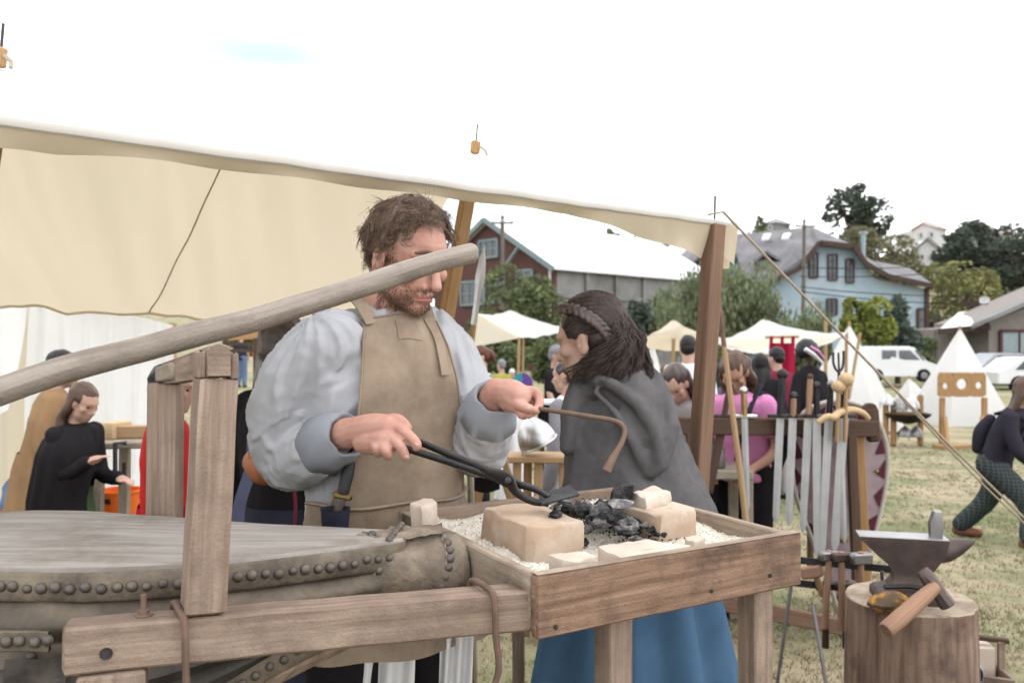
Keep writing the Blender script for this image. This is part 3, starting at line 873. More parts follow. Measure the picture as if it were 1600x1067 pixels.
# ================================================================ forge stand
N_, R_, L_ = V((.0374, 1.32, 1.139)), V((.5466, 1.62, 1.139)), V((-.2357, 1.836, 1.139))
FR_ = R_ + L_ - N_
ex, ey = (R_ - N_).normalized(), (L_ - N_).normalized()
forge = thing('forge_stand', 'wooden forge table with timber beam and bellows posts', 'forge', V((.15, 1.7, -.02)))
def fg(a, b, z): return N_ + ex * a + ey * b + V((0, 0, z - N_.z))
LX, LY = (R_ - N_).length, (L_ - N_).length
ZR, HB = 1.139, .098
def planked(p, q, th, z0, z1, name, m, c=.003):
    MB().bar(V((p.x, p.y, (z0 + z1) / 2)), V((q.x, q.y, (z0 + z1) / 2)), th, z1 - z0, c=c, segs=6, jit=.0008).build(name, m, forge)
planked(fg(0, .009, ZR), fg(LX, .009, ZR), .020, ZR - HB, ZR, 'front_board', M['board'])
MB().bar(fg(.001, .009, ZR + .0012), fg(LX - .001, .009, ZR + .0012), .0185, .0018, c=.0006).build('front_board_edge', M['rim_wood'], forge)
planked(fg(.010, .022, ZR), fg(.010, LY, ZR), .020, ZR - HB + .012, ZR - .002, 'left_board', M['rim_wood'])
planked(fg(LX - .012, .022, ZR), fg(LX - .012, LY, ZR), .020, ZR - HB + .012, ZR - .003, 'right_board', M['rim_wood'])
planked(fg(-.004, LY + .012, ZR), fg(LX + .004, LY + .012, ZR), .020, ZR - HB, ZR - .004, 'back_board', M['old_wood'])
MB().prism([fg(.021, .02, ZR - .075), fg(LX - .023, .02, ZR - .075), fg(LX - .023, LY, ZR - .075), fg(.021, LY, ZR - .075)], V((0, 0, -.02))).build('tray_floor', M['old_wood'], forge, smooth=False)
for a, b in ((.20, .075), (LX - .072, .050), (LX - .06, LY - .07)):
    top = fg(a, b, ZR - .096); MB().bar(V((top.x, top.y, -.02)), top, .048, .048, up=ex, c=.003).build('leg', M['old_wood'], forge)
for a, z, k in ((.034, ZR - .083, 1), (.505, ZR - .068, 1), (.36, ZR - .075, 1)):
    MB().lathe(fg(a, -.003, z), [(.0038, 0), (.0034, .0016), (.001, .002)], axis=-ey, n=8).build('nail_head', M['iron'], forge)
# long beam that carries the bellows frame
ba, bb = V((-.607, 1.165, 1.086)), V((.030, 1.372, 1.077))
bd = (bb - ba).normalized()
bs = V((bd.y, -bd.x, 0))
MB().bar(ba, bb, .052, .064, c=.004, segs=10, jit=.0012).build('beam', M['old_wood'], forge)
def on_beam(u_, side=0., z=0.):
    """point on the beam axis seen at photo column u_"""
    k = (u_ - CX) / F
    t_ = (k * ba.y - ba.x) / (bd.x - k * bd.y)
    return ba + bd * t_ + bs * side + V((0, 0, z))
bh = on_beam(170, .0262, -.006)
MB().lathe(bh, [(.0085, 0), (.0085, .0018), (.0068, .0015), (.0066, -.012), (.001, -.012)], axis=bs, n=10).build('bolt_hole', M['iron'], forge)
bt = on_beam(224, -.004, .032)
MB().lathe(bt, [(.012, 0), (.012, .002), (.0075, .003), (.0075, .009), (.004, .0095), (.0042, .03), (.001, .031)], n=10).build('bolt', M['rust'], forge)
# front post and rear post with the crossbar
pf0, pf1 = on_beam(317, .006, .030), P(337, 553, 1.235)
pf0 = V((pf0.x, pf0.y, 1.1185))
up_ = V((-.277, .51, 0)).normalized()
mbp = MB(); mbp.bar(pf0, pf1 + V((0, 0, -.036)), .056, .050, up=up_, c=.003, segs=6, jit=.0008); mbp.build('post', M['old_wood'], forge)
dpf = (pf1 - pf0).normalized(); sdp = dpf.cross(up_).normalized()
for s_ in (-1, 1):
    q = pf1 + sdp * (s_ * .0225)
    MB().bar(q + V((0, 0, -.0362)), q + V((0, 0, .004)), .011, .050, up=up_, c=.003).build('post_cheek', M['old_wood'], forge)
pr1 = P(259, 598, 1.735); pr0 = V((pr1.x - .012, pr1.y, .0))
MB().bar(pr0, pr1, .058, .05, up=(0, 1, 0), c=.003, segs=6, jit=.001).build('post', M['old_wood'], forge)
cb0, cb1 = pf1 - up_ * .027 + V((0, 0, -.008)), V((pr1.x - .004, pr1.y + .03, pr1.z + .0195))
d_, s1, u1 = frame(cb1 - cb0)
ring = [(-.0165, -.024), (.0165, -.024), (.0168, .008), (.0125, .020), (.0, .0245), (-.0125, .020), (-.0168, .008)]
MB().loft([[o + s1 * x * k + u1 * y * k for x, y in ring] for o, k in ((cb0, .93), (cb0 + d_ * .003, 1), (cb0.lerp(cb1, .5), 1.0), (cb1 - d_ * .003, 1), (cb1, .93))]).build('crossbar', M['old_wood'], forge)
cap0 = cb0.lerp(cb1, .60)
MB().bar(cap0 - V((.012, 0, .004)), V((cb1.x - .012, cb1.y, cb1.z - .004)), .034, .030, c=.003).build('crossbar_block', M['pale_edge'], forge)
for u_, drop in ((212, 1067), ):
    p = on_beam(178, .01, -.0345); MB().bar(V((p.x, p.y, -.02)), V((p.x, p.y, p.z)), .085, .045, up=bs, c=.003).build('leg', M['old_wood'], forge)
# iron hooks clamped over the beam
for lab, u_, dx, bot in (('rusty iron hook over the beam beside the tall front post', 270, .012, .19), ('rusty iron hook hanging on the beam near the fire tray', 745, .030, .20)):
    p = on_beam(u_, 0, 0)
    path = [p - bs * .034 + V((0, 0, .0)), p - bs * .033 + V((-.002, 0, .034)), p - bs * .018 + V((.002, 0, .042)), p + bs * .012 + V((.010, 0, .041)), p + bs * .031 + V((.018, 0, .030)),
            p + bs * .0345 + V((.020, 0, -.03)), p + bs * .0345 + V((.018 + dx * .2, 0, -.08)), p + bs * .036 + V((.008, 0, -.13)), p + bs * .036 + V((-.004 , 0, -bot))]
    single('iron_hook', lab, 'hook', MB().tube([V(q) for q in spline([tuple(x) for x in path], 30)], .0052, 8), M['rust'], 'iron hooks on the beam')

# ---------------------------------------------------------------- lever
la, lb = V((-.716, 1.20, 1.430)), V((-.0731, 1.58, 1.6610))
ldir = (lb - la)
pts, rad = [], []
for k in range(25):
    t_ = -.28 + 1.28 * k / 24
    q = la + ldir * t_ + V((0, 0, .004 * math.sin(t_ * 9) + .003 * noise.noise(V((t_ * 6, 0, 0)))))
    pts.append(q); rad.append(.0200 - .0012 * t_ + .0011 * noise.noise(V((t_ * 7, 4, 0))))
pts.append(lb + ldir.normalized() * .004); rad.append(.0165)
pts.append(lb + ldir.normalized() * .0055); rad.append(.010)
single('bellows_lever', 'long grey debarked pole resting across the bellows crossbar', 'pole', MB().tube(pts, rad, 20, wob=.05), M['pole'])

# ================================================================ bellows
bel = thing('bellows', 'large leather bellows with worn wooden lid and rows of studs', 'bellows', V((-.7, 1.5, .7)))
near = [(-.185, 1.505), (-.212, 1.472), (-.384, 1.372), (-.499, 1.318), (-.60, 1.290), (-.69, 1.283), (-.80, 1.292), (-.95, 1.335), (-1.08, 1.42)]
far = [(-1.13, 1.52), (-1.08, 1.64), (-.98, 1.712), (-.90, 1.722), (-.76, 1.690), (-.619, 1.652), (-.417, 1.600), (-.233, 1.562), (-.190, 1.54)]
outl = spline(near + far, 96)
AX = V((-.16, 1.525, 0))
def ringat(off, zfun, keep=1.0):
    """outline pushed outwards by off, height by zfun(x)"""
    c = V((-.66, 1.51, 0)); out = []
    n = len(outl)
    for i, q in enumerate(outl):
        a, b = outl[max(i - 1, 0)], outl[min(i + 1, n - 1)]
        nr = V((b[1] - a[1], -(b[0] - a[0]), 0)); nr = nr.normalized() if nr.length else V((0, 0, 0))
        if nr.dot(V((q[0], q[1], 0)) - c) < 0: nr = -nr
        k = sstep(-.185, -.30, q[0])
        p = V((q[0], q[1], 0)) + nr * off * k
        p.z = zfun(p.x)
        out.append(p)
    return out
ztop = lambda x: 1.158 + .004 * sstep(-.3, -.9, x)
conv = lambda z: (lambda x: 1.10 + (z - 1.10) * sstep(-.12, -.62, x))        # folds gather at the nozzle
# lid
def lid_ring(k, dz):
    c = V((-.66, 1.51, 0))
    return [V((c.x + (p.x - c.x) * k, c.y + (p.y - c.y) * k, ztop(p.x) + dz + .0018 * noise.noise(p * 9))) for p in ringat(0, lambda x: 0)]
lidm = MB(); rs = [lid_ring(1.0, -.02), lid_ring(1.0, -.003), lid_ring(.993, 0), lid_ring(.9, .001), lid_ring(.6, .0015), lid_ring(.25, .001)]
lidm.loft(rs)
for i in range(len(lidm.uv)): lidm.uv[i] = None
lidm.build('lid', M['bellows_board'], bel, angle=50)
# leather trim under the lid with studs
def strip(name, rings, m): return MB().loft(rings, cap=False).build(name, m, bel, angle=60)
strip('upper_trim', [ringat(.001, lambda x: ztop(x) - .006), ringat(.005, lambda x: ztop(x) - .010), ringat(.005, lambda x: ztop(x) - .046), ringat(.001, lambda x: ztop(x) - .050)], M['trim_leather'])
def wr(off, z, amp=.004):
    r = ringat(off, z)
    return [p + V((0, 0, amp * noise.noise(p * 14))) + (p - V((-.66, 1.51, p.z))).normalized() * amp * noise.noise(p * 23) for p in r]
z1 = lambda x: ztop(x) - .048
zm = lambda x: 1.063 - .030 * sstep(-.45, -1.0, x) + .02 * sstep(-.3, -.1, x)
mx_ = lambda f: (lambda x: z1(x) * (1 - f) + (zm(x) - .001) * f)
strip('upper_fold', [wr(.001, z1), wr(-.009, mx_(.10), .003), wr(.004, mx_(.28)), wr(.015, mx_(.48), .006), wr(.016, mx_(.70), .006), wr(.004, mx_(.90)), wr(-.006, mx_(1.02), .002)], M['leather'])
strip('middle_trim', [ringat(-.012, zm), ringat(.006, lambda x: zm(x) - .002), ringat(.007, lambda x: zm(x) - .034), ringat(-.01, lambda x: zm(x) - .038)], M['leather'])
zl = lambda x: zm(x) - .036
zb_ = lambda x: 1.045 - .19 * sstep(-.22, -.75, x)
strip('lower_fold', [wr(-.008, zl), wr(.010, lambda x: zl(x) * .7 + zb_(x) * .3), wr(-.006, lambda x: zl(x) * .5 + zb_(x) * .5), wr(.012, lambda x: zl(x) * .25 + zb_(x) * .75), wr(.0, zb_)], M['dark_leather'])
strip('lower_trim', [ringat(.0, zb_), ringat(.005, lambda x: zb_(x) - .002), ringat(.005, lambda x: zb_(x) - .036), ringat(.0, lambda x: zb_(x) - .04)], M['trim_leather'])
MB().add(ringat(-.002, lambda x: zb_(x) - .034), [tuple(range(96))]).build('base_board', M['old_wood'], bel, smooth=False)
# hanging leather corner and loose patch at the lower left
pt0 = P(8, 1030, 1.235)
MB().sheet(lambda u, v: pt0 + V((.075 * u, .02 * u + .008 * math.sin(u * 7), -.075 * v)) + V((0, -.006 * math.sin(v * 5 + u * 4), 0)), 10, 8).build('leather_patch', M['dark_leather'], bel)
# studs
stud_me = MB().lathe(V((0, 0, 0)), [(.0083, -.001), (.0083, .0012), (.0072, .0040), (.0045, .0061), (.0013, .0070)], axis=(0, 0, 1), n=10).mesh('stud')
def stud_row(zf, step, x0, x1, off=.0055, sc=1.0):
    r = ringat(off, zf)[:60]
    acc, nxt = 0.0, 0.0
    for a, b in zip(r, r[1:]):
        sg = (b - a).length
        while acc + sg > nxt and sg > 1e-6:
            p = a.lerp(b, (nxt - acc) / sg)
            nxt += step * random.uniform(.92, 1.08)
            if not (x0 < p.x < x1): continue
            d = (b - a); nr = V((d.y, -d.x, 0)).normalized()
            if nr.y > 0: nr = -nr
            o = link_mesh('stud', stud_me, M['stud'], bel)
            o.location = p + V((0, 0, random.uniform(-.0022, .0022))) - ORG[bel.name]
            o.rotation_euler = nr.to_track_quat('Z', 'Y').to_euler()
            k = sc * random.uniform(.80, 1.10)
            o.scale = (k, k, k)
        acc += sg
stud_row(lambda x: ztop(x) - .028, .0214, -1.0, -.205)
stud_row(lambda x: zb_(x) - .019, .0225, -1.0, -.14)
stud_row(lambda x: zm(x) - .018, .062, -1.0, -.50, off=.0075, sc=.95)
for u_, v_ in ((30, 1001), (55, 1003), (10, 1003), (-14, 1005), (75, 1000)):
    o = link_mesh('stud', stud_me, M['stud'], bel); q = P(u_, v_, 1.213); o.location = q - ORG[bel.name]; o.rotation_euler = V((-.1, -1, 0)).to_track_quat('Z', 'Y').to_euler()
tr0, tr1 = P(-60, 1003, 1.225), P(78, 1001, 1.217)
MB().bar(tr0, tr1, .006, .030, c=.002, segs=6, jit=.001).build('lower_strap', M['trim_leather'], bel)
# collar round the nozzle
na, nb = V((-.290, 1.510, 1.090)), V((-.092, 1.572, 1.084))
prof = [(0, .058, .052), (.12, .068, .062), (.3, .072, .070), (.45, .068, .068), (.60, .066, .068), (.72, .069, .070), (.85, .066, .068), (.95, .064, .066), (1.0, .056, .058)]
nd, ns, nu_ = frame(nb - na)
rings = []
for t_, a, b in spline(prof, 22):
    o = na.lerp(nb, t_)
    ring = []
    for j in range(36):
        an = 2 * math.pi * j / 36
        q = V((math.cos(an), math.sin(an), t_ * 3))
        k = 1 + .07 * noise.noise(q * 1.7) + .07 * (.5 - abs(noise.noise(V((q.x * 3, q.y * 3, t_ * 1.5))))) + .02 * math.sin(t_ * 24)
        ring.append(o + ns * math.cos(an) * b * k + nu_ * math.sin(an) * a * k)
    rings.append(ring)
MB().loft(rings).build('nozzle_collar', M['collar_leather'], bel)
for t_, n0 in ((.16, 9), (.74, 11)):
    pr = spline(prof, 101)[int(t_ * 100)]
    o_ = na.lerp(nb, t_)
    ring = [o_ + ns * math.cos(an) * (pr[2] + .0015) + nu_ * math.sin(an) * (pr[1] + .0015) + nd * .012 * math.sin(an * 2) for an in [2 * math.pi * k / 32 for k in range(32)]]
    MB().tube(ring + [ring[0]], .0024, 5).build('collar_band', M['collar_leather'], bel)
    for k in range(n0):
        an = -.9 + 2.4 * k / (n0 - 1) 
        nr = (ns * math.cos(an) + nu_ * math.sin(an))
        o = link_mesh('stud', stud_me, M['stud'], bel)
        o.location = o_ + ns * math.cos(an) * (pr[2]) + nu_ * math.sin(an) * (pr[1]) + nd * (.012 * math.sin(an * 2) + .006) - ORG[bel.name]
        o.rotation_euler = nr.to_track_quat('Z', 'Y').to_euler()
# leather apron flap from lid to collar
fl = [V((-.235, 1.468, 1.150)), V((-.222, 1.562, 1.1605)), V((-.13, 1.598, 1.150)), V((-.125, 1.53, 1.155))]
MB().sheet(lambda u, v: (fl[0].lerp(fl[3], u)).lerp(fl[1].lerp(fl[2], u), v) + V((0, 0, .006 * noise.noise(V((u * 5, v * 5, 1))) + .012 * math.sin(math.pi * v) * u + .004)), 12, 12).build('lid_flap', M['collar_leather'], bel)
for k in range(7):
    o = link_mesh('stud', stud_me, M['stud'], bel); q = fl[0].lerp(fl[1], .1 + .85 * k / 6) + V((.022, 0, .008)); o.location = q - ORG[bel.name]; o.scale = (.8, .8, .8)

# ================================================================ grit, bricks and charcoal in the tray
ZG = ZR - .030
def heap(a, b):
    return ZG + .012 * noise.noise(V((a * 9, b * 9, 0))) + .006 * noise.noise(V((a * 25, b * 25, 2))) + .012 * math.exp(-((a - .3) ** 2 + (b - .33) ** 2) / .02)
gb = MB()
na_, nb_ = 70, 70
gb.sheet(lambda u, v: fg(.021 + (LX - .045) * u, .0195 + (LY - .02) * v, heap(.021 + (LX - .045) * u, .0195 + (LY - .02) * v) + .003 * noise.noise(V((u * 90, v * 90, 0)))), na_, nb_)
rng = random.Random(5)
for k in range(7500):
    a, b = rng.uniform(.024, LX - .026), rng.uniform(.022, LY - .004)
    p = fg(a, b, heap(a, b) + .002)
    r = rng.uniform(.0012, .0034)
    q = [V((rng.gauss(0, 1), rng.gauss(0, 1), rng.gauss(0, 1))).normalized() * r * rng.uniform(.7, 1.3) for _ in range(4)]
    gb.add([p + x for x in q], [(0, 1, 2), (0, 2, 3), (0, 3, 1), (1, 3, 2)])
tag(gb.build('white_grit', M['grit'], smooth=False), 'white mineral grit filling the wooden forge tray', 'grit', kind='stuff')

def block(name, label, c4, zt, zb, m, wear=.004, group='fire bricks in the forge'):
    """worn block: four top corners (x, y) and heights"""
    mb = MB()
    cs = [V((p[0], p[1], 0)) for p in c4]
    cen = sum(cs, V()) / 4
    n = 6
    ring0 = []
    for i in range(4):
        a, b = cs[i], cs[(i + 1) % 4]
        for k in range(n):
            ring0.append(a.lerp(b, (k + .5) / n if 0 < k < n - 1 else ((.06 if k == 0 else .94))))
    rings = []
    for sc, z in ((.96, zb), (1.0, zb + .003), (1.0, (zb * .6 + zt * .4)), (1.0, zt - .008), (.99, zt - .0035), (.965, zt - .0008), (.92, zt), (.5, zt + .0005)):
        rr = []
        for p in ring0:
            q = cen + (p - cen) * sc
            q = V((q.x, q.y, z))
            q += V((noise.noise(q * 40), noise.noise(q * 40 + V((9, 0, 0))), noise.noise(q * 40 + V((0, 9, 0))))) * wear * .9 + V((noise.noise(q * 110), noise.noise(q * 110 + V((9, 0, 0))), noise.noise(q * 110 + V((0, 9, 0))))) * wear * .35
            rr.append(q)
        rings.append(rr)
    mb.loft(rings)
    return single(name, label, 'brick', mb, m, group, angle=35)
def top4(pix, zt):
    return [((u - CX) / F * d, d) for u, v in pix for d in [(ZC - zt) * F / (v - CY)]]
zt1 = 1.174
block('fire_brick', 'large tan fire brick left of the charcoal, nearest the bellows', top4([(749, 791), (828, 822), (916, 815), (838, 785)], zt1), zt1, ZG - .005, M['brick'], .007)
zt2 = 1.166
block('fire_brick', 'tan fire brick right of the charcoal with ash on top', top4([(948, 781), (1029, 804), (1092, 795), (1008, 771)], zt2), zt2, ZG - .005, M['brick'], .006)
zt3 = 1.188
block('fire_brick', 'pale brick tilted on top of the right fire brick', top4([(983, 770), (1010, 779), (1050, 768), (1024, 758)], zt3), zt3, zt2 - .002, M['brick_pale'], .006)
zt4 = 1.148
block('brick_fragment', 'small flat pale brick fragment at the front left of the tray', top4([(856, 866), (882, 877), (934, 869), (905, 858)], zt4), zt4, ZG - .006, M['brick_pale'], .005)
zt5 = 1.137
block('brick_slab', 'wide flat white dusted slab by the front board', top4([(930, 853), (974, 874), (1085, 852), (1010, 842)], zt5), zt5, ZG - .008, M['brick_pale'], .004)
block('brick_fragment', 'thin pale brick chip at the right end of the grit', top4([(1068, 839), (1085, 846), (1104, 840), (1088, 835)], 1.128), 1.128, ZG - .008, M['brick_pale'], .004)
zt6 = 1.192
block('brick_fragment', 'upright pale brick piece in the left back corner of the tray', top4([(642, 785), (660, 789), (684, 784), (667, 780)], zt6), zt6, ZG - .004, M['brick_pale'], .008)

def lump(name, label, p, r, m, seed, group, flat=(1, 1, .7), long=1.0):
    rg = random.Random(seed)
    mb = MB()
    rot = Matrix.Rotation(rg.uniform(0, 6.28), 3, 'Z') @ Matrix.Rotation(rg.uniform(-.7, .7), 3, 'X')
    mb.ell(V((0, 0, 0)), (r * flat[0] * long, r * flat[1], r * flat[2]), rot, 8, 6)
    off = V((seed * 1.7, seed * .3, 0))
    for i, q in enumerate(mb.v):
        k = 1 + .5 * noise.noise(q.normalized() * 1.5 + off) + .32 * noise.noise(q.normalized() * 3.6 + off)
        mb.v[i] = q * k + p
    return single(name, label, 'charcoal', mb, m, group, angle=22)
rng = random.Random(12)
cl = [(P(u, v, 1.0), u, v) for u, v in ()]
spots = []
for k in range(92):
    t_ = rng.random()
    u_ = 872 + 165 * t_ + rng.gauss(0, 14)
    v_ = 792 + 40 * t_ + rng.gauss(0, 9)
    spots.append((u_, v_, rng.uniform(.006, .0165)))
for i, (u_, v_, r) in enumerate(spots):
    hgt = ZG + .030 * math.exp(-((u_ - 940) / 55) ** 2) + .012
    d = (ZC - hgt) * F / (v_ - CY)
    d = min(max(d, 1.40), 1.95)
    p = V(((u_ - CX) / F * d, d, hgt + rng.uniform(-.004, .012)))
    ash = rng.random() < .38
    lump('charcoal_lump', 'ash grey charcoal lump in the middle of the forge fire' if ash else 'black charcoal lump in the heap between the fire bricks', p, r,
         M['ash_char'] if ash else M['char'], i, 'ash grey charcoal lumps in the fire' if ash else 'black charcoal lumps in the fire', flat=(1, rng.uniform(.6, 1), rng.uniform(.4, .85)), long=rng.uniform(1, 1.8))
for i, (u_, v_, h_, r, lab) in enumerate(((905, 797, 1.172, .019, 'broken black charcoal chunk heaped highest at the back of the fire'), (935, 800, 1.170, .021, 'cracked grey brown charcoal chunk at the top of the heap'),
        (868, 803, 1.180, .015, 'flat black charcoal piece lying on the edge of the left brick'), (912, 847, 1.122, .010, 'single small charcoal piece on the grit before the heap'),
        (965, 812, 1.155, .018, 'round dark charcoal chunk beside the right fire brick'), (1030, 835, 1.125, .013, 'flat charcoal flake at the right foot of the heap'),
        (888, 795, 1.170, .016, 'black charcoal chunk next to the tong jaws'), (985, 823, 1.14, .016, 'long pale ash coated charcoal piece in front of the right brick'))):
    d = (ZC - h_) * F / (v_ - CY)
    lump('charcoal_lump', lab, V(((u_ - CX) / F * d, d, h_)), r, M['ash_char'] if 'ash' in lab or 'grey' in lab else M['char'], 200 + i, None, flat=(1.2, 1, .45) if 'flat' in lab else (1, 1, .8))
# the big lump standing on the brick
d0 = 1.75
bl_ = MB()
bp = P(971, 772, d0)
pr_ = spline([(952, 780), (954, 769), (961, 760), (972, 757), (988, 755), (989, 762), (984, 779), (968, 781), (952, 780)], 25)[:-1]
rings = []
for k in range(7):
    t_ = k / 6
    rings.append([P(u, v, d0) + V((.004 * t_, -.018 + .036 * t_, 0)) for u, v in [(968 + (a - 968) * (.9 if k in (0, 6) else 1), 770 + (b - 770) * (.9 if k in (0, 6) else 1)) for a, b in pr_]])
bl_.loft(rings)
for i, q in enumerate(bl_.v): bl_.v[i] = q + V((noise.noise(q * 150), noise.noise(q * 90), noise.noise(q * 120 + V((5, 5, 5))))) * .0022
single('charcoal_lump', 'large black charcoal block standing on the right fire brick', 'charcoal', bl_, M['char'], None, angle=30)
lump('charcoal_lump', 'flat ashy charcoal crust lying on the right fire brick', P(968, 786, 1.62), .022, M['ash_char'], 333, None, flat=(1.5, 1, .22))
cr = MB()
for k in range(1500):
    t_ = rng.random()
    u_ = 870 + 180 * t_ + rng.gauss(0, 24); v_ = 795 + 42 * t_ + rng.gauss(0, 13)
    h_ = ZG + .018 * math.exp(-((u_ - 940) / 60) ** 2) + .004
    d = (ZC - h_) * F / max(v_ - CY, 235)
    p = V(((u_ - CX) / F * d, d, h_ + rng.uniform(0, .006)))
    q_ = fg(0, 0, 0) 
    a_, b_ = (p - N_).dot(ex), (p - N_).dot(ey)
    if not (.03 < a_ < LX - .03 and .03 < b_ < LY - .01): continue
    r = rng.uniform(.001, .0042)
    q = [V((rng.gauss(0, 1), rng.gauss(0, 1), rng.gauss(0, .6))).normalized() * r * rng.uniform(.7, 1.4) for _ in range(4)]
    cr.add([p + x for x in q], [(0, 1, 2), (0, 2, 3), (0, 3, 1), (1, 3, 2)])
for k in range(120):                                                    # crumbs strewn on the rest of the grit
    a, b = rng.uniform(.03, LX - .03), rng.uniform(.03, LY - .01)
    p = fg(a, b, heap(a, b) + .004); r = rng.uniform(.001, .003)
    q = [V((rng.gauss(0, 1), rng.gauss(0, 1), rng.gauss(0, .6))).normalized() * r for _ in range(4)]
    cr.add([p + x for x in q], [(0, 1, 2), (0, 2, 3), (0, 3, 1), (1, 3, 2)])
tag(cr.build('charcoal_crumbs', M['char'], smooth=False), 'small charcoal crumbs scattered over the white grit', 'charcoal', kind='stuff')

# ================================================================ tongs, plate and rake
tg = thing('tongs', 'black iron blacksmith tongs held over the fire', 'tongs', P(795, 750, 1.64))
def flatbar(path, ws, th, name, par, m, up):
    rings = []
    sp = [V(q) for q in spline([tuple(p) for p in path], 26)]
    wsp = spline([(w,) for w in ws], 26)
    for i, p in enumerate(sp):
        d = sp[min(i + 1, 25)] - sp[max(i - 1, 0)]
        _, s_, u_ = frame(d, up)
        w = wsp[i][0]
        rings.append([p + u_ * (w * a) + s_ * (th * b) for a, b in ((.5, .3), (.3, .5), (-.3, .5), (-.5, .3), (-.5, -.3), (-.3, -.5), (.3, -.5), (.5, -.3))])
    return MB().loft(rings).build(name, m, par)
pv = P(794, 749, 1.635)
upv = V((0, -.3, 1))
flatbar([P(596, 668, 1.685), P(640, 684, 1.668), P(700, 709, 1.652), P(765, 736, 1.638), P(794, 749, 1.628), P(806, 768, 1.624), P(832, 783, 1.618), P(856, 786, 1.612)], [.011, .012, .013, .016, .028, .016, .013, .010], .009, 'rein', tg, M['iron'], upv)
flatbar([P(592, 686, 1.660), P(630, 699, 1.650), P(700, 721, 1.645), P(770, 744, 1.643), P(794, 752, 1.643), P(812, 757, 1.638), P(836, 764, 1.632), P(858, 776, 1.622)], [.011, .012, .013, .015, .024, .014, .012, .009], .009, 'rein', tg, M['iron'], upv)
MB().lathe(pv + V((0, -.012, 0)), [(.0085, 0), (.0085, .004), (.006, .008), (.001, .0095)], axis=(0, -1, .15), n=12).build('rivet', M['iron'], tg)
M['plate'] = mat('scaled plate', (.10, .10, .105), (.07, .07, .072), None, rough=.6, metal=.2, scale=30)
pl = MB()
pl.prism([P(846, 790, 1.60), P(905, 775, 1.56), P(889, 760, 1.62), P(842, 775, 1.66)], V((.001, -.002, .004)))
single('steel_plate', 'dark square steel plate gripped in the tong jaws', 'plate', pl, M['plate'], smooth=False)
rk = [P(812, 634, 1.775), P(832, 637, 1.765), P(880, 644, 1.742), P(930, 652, 1.72), P(955, 656, 1.708), P(970, 662, 1.70), P(976, 674, 1.696), P(972, 690, 1.69), P(962, 708, 1.685), P(954, 722, 1.68), P(948, 735, 1.678)]
rp = [V(q) for q in spline([tuple(x) for x in rk], 48)]
rr = [.0050 if k < 33 else .0050 + (k - 33) * .00032 for k in range(48)]
single('fire_rake', 'thin iron fire rake with hooked flattened tip', 'rake', MB().tube(rp, rr, 10), M['rust'])
# ================================================================ people
def basis(yaw, pitch=0.0, roll=0.0):
    """columns right, forward, up; yaw 0 faces the camera, positive turns to picture right; pitch > 0 looks down"""
    f = V((math.sin(yaw) * math.cos(pitch), -math.cos(yaw) * math.cos(pitch), -math.sin(pitch)))
    r = V((-math.cos(yaw), -math.sin(yaw), 0))
    u = r.cross(f).normalized()
    if roll:
        q = Matrix.Rotation(roll, 3, f); r, u = q @ r, q @ u
    return Matrix((r, f, u)).transposed()

def folds(scale, amp, st=(1, 1, 1), off=0.0, fine=.35):
    s = V(st)
    def f(co, nn):
        q = V((co.x * s.x, co.y * s.y, co.z * s.z)) * scale + V((off, off, off))
        a = noise.noise(q)
        b = noise.noise(q * 2.3 + V((7, 1, 3)))
        return amp * ((1 - 2 * abs(a)) * .8 - .3) + amp * fine * b
    return f

def head_mesh(mb, c, B, k=1.0, male=True):
    """head with brow, nose, lips, jaw, ears and neck; c between the ears"""
    def L(x, y, z): return c + B @ V((x, y, z)) * k
    def E(p, r): mb.ell(L(*p), tuple(q * k for q in r), B)
    E((0, -.012, .038), (.077, .097, .088))
    E((0, .022, .03), (.068, .072, .075))
    E((0, .030, -.040), (.060, .062, .078))
    E((0, .066, -.094), (.029, .024, .022))
    for s in (-1, 1):
        E((s * .042, .022, -.065), (.022, .045, .03))
        E((s * .046, .058, -.018), (.024, .026, .022))
        mb.ell(L(s * .079, -.012, -.012), (.009 * k, .021 * k, .033 * k), B)
        mb.ell(L(s * .082, -.018, .006), (.008 * k, .016 * k, .02 * k), B)
        mb.chain([L(s * .01, .082, -.038), L(s * .014, .090, -.040)], [.010 * k, .008 * k], 8)
    mb.chain([L(-.048, .070, .030), L(-.02, .086, .030), L(0, .088, .026), L(.02, .086, .030), L(.048, .070, .030)], [q * k for q in (.010, .014, .012, .014, .010)], 8)
    mb.chain([L(0, .086, .022), L(0, .103, -.012), L(0, .112, -.030)], [q * k for q in (.009, .0105, .0135)], 8)
    mb.chain([L(-.022, .082, -.062), L(0, .094, -.060), L(.022, .082, -.062)], [q * k for q in (.006, .0085, .006)], 8)
    mb.chain([L(-.02, .080, -.074), L(0, .090, -.0745), L(.02, .080, -.074)], [q * k for q in (.006, .0085, .006)], 8)

def ridge(n): return max(0.0, 1 - 2.3 * abs(n)) ** 1.3

def finger(mb, pts, r0, r1):
    n = len(pts)
    mb.chain(pts, [r0 + (r1 - r0) * i / (n - 1) for i in range(n)], 9, 4 * n)

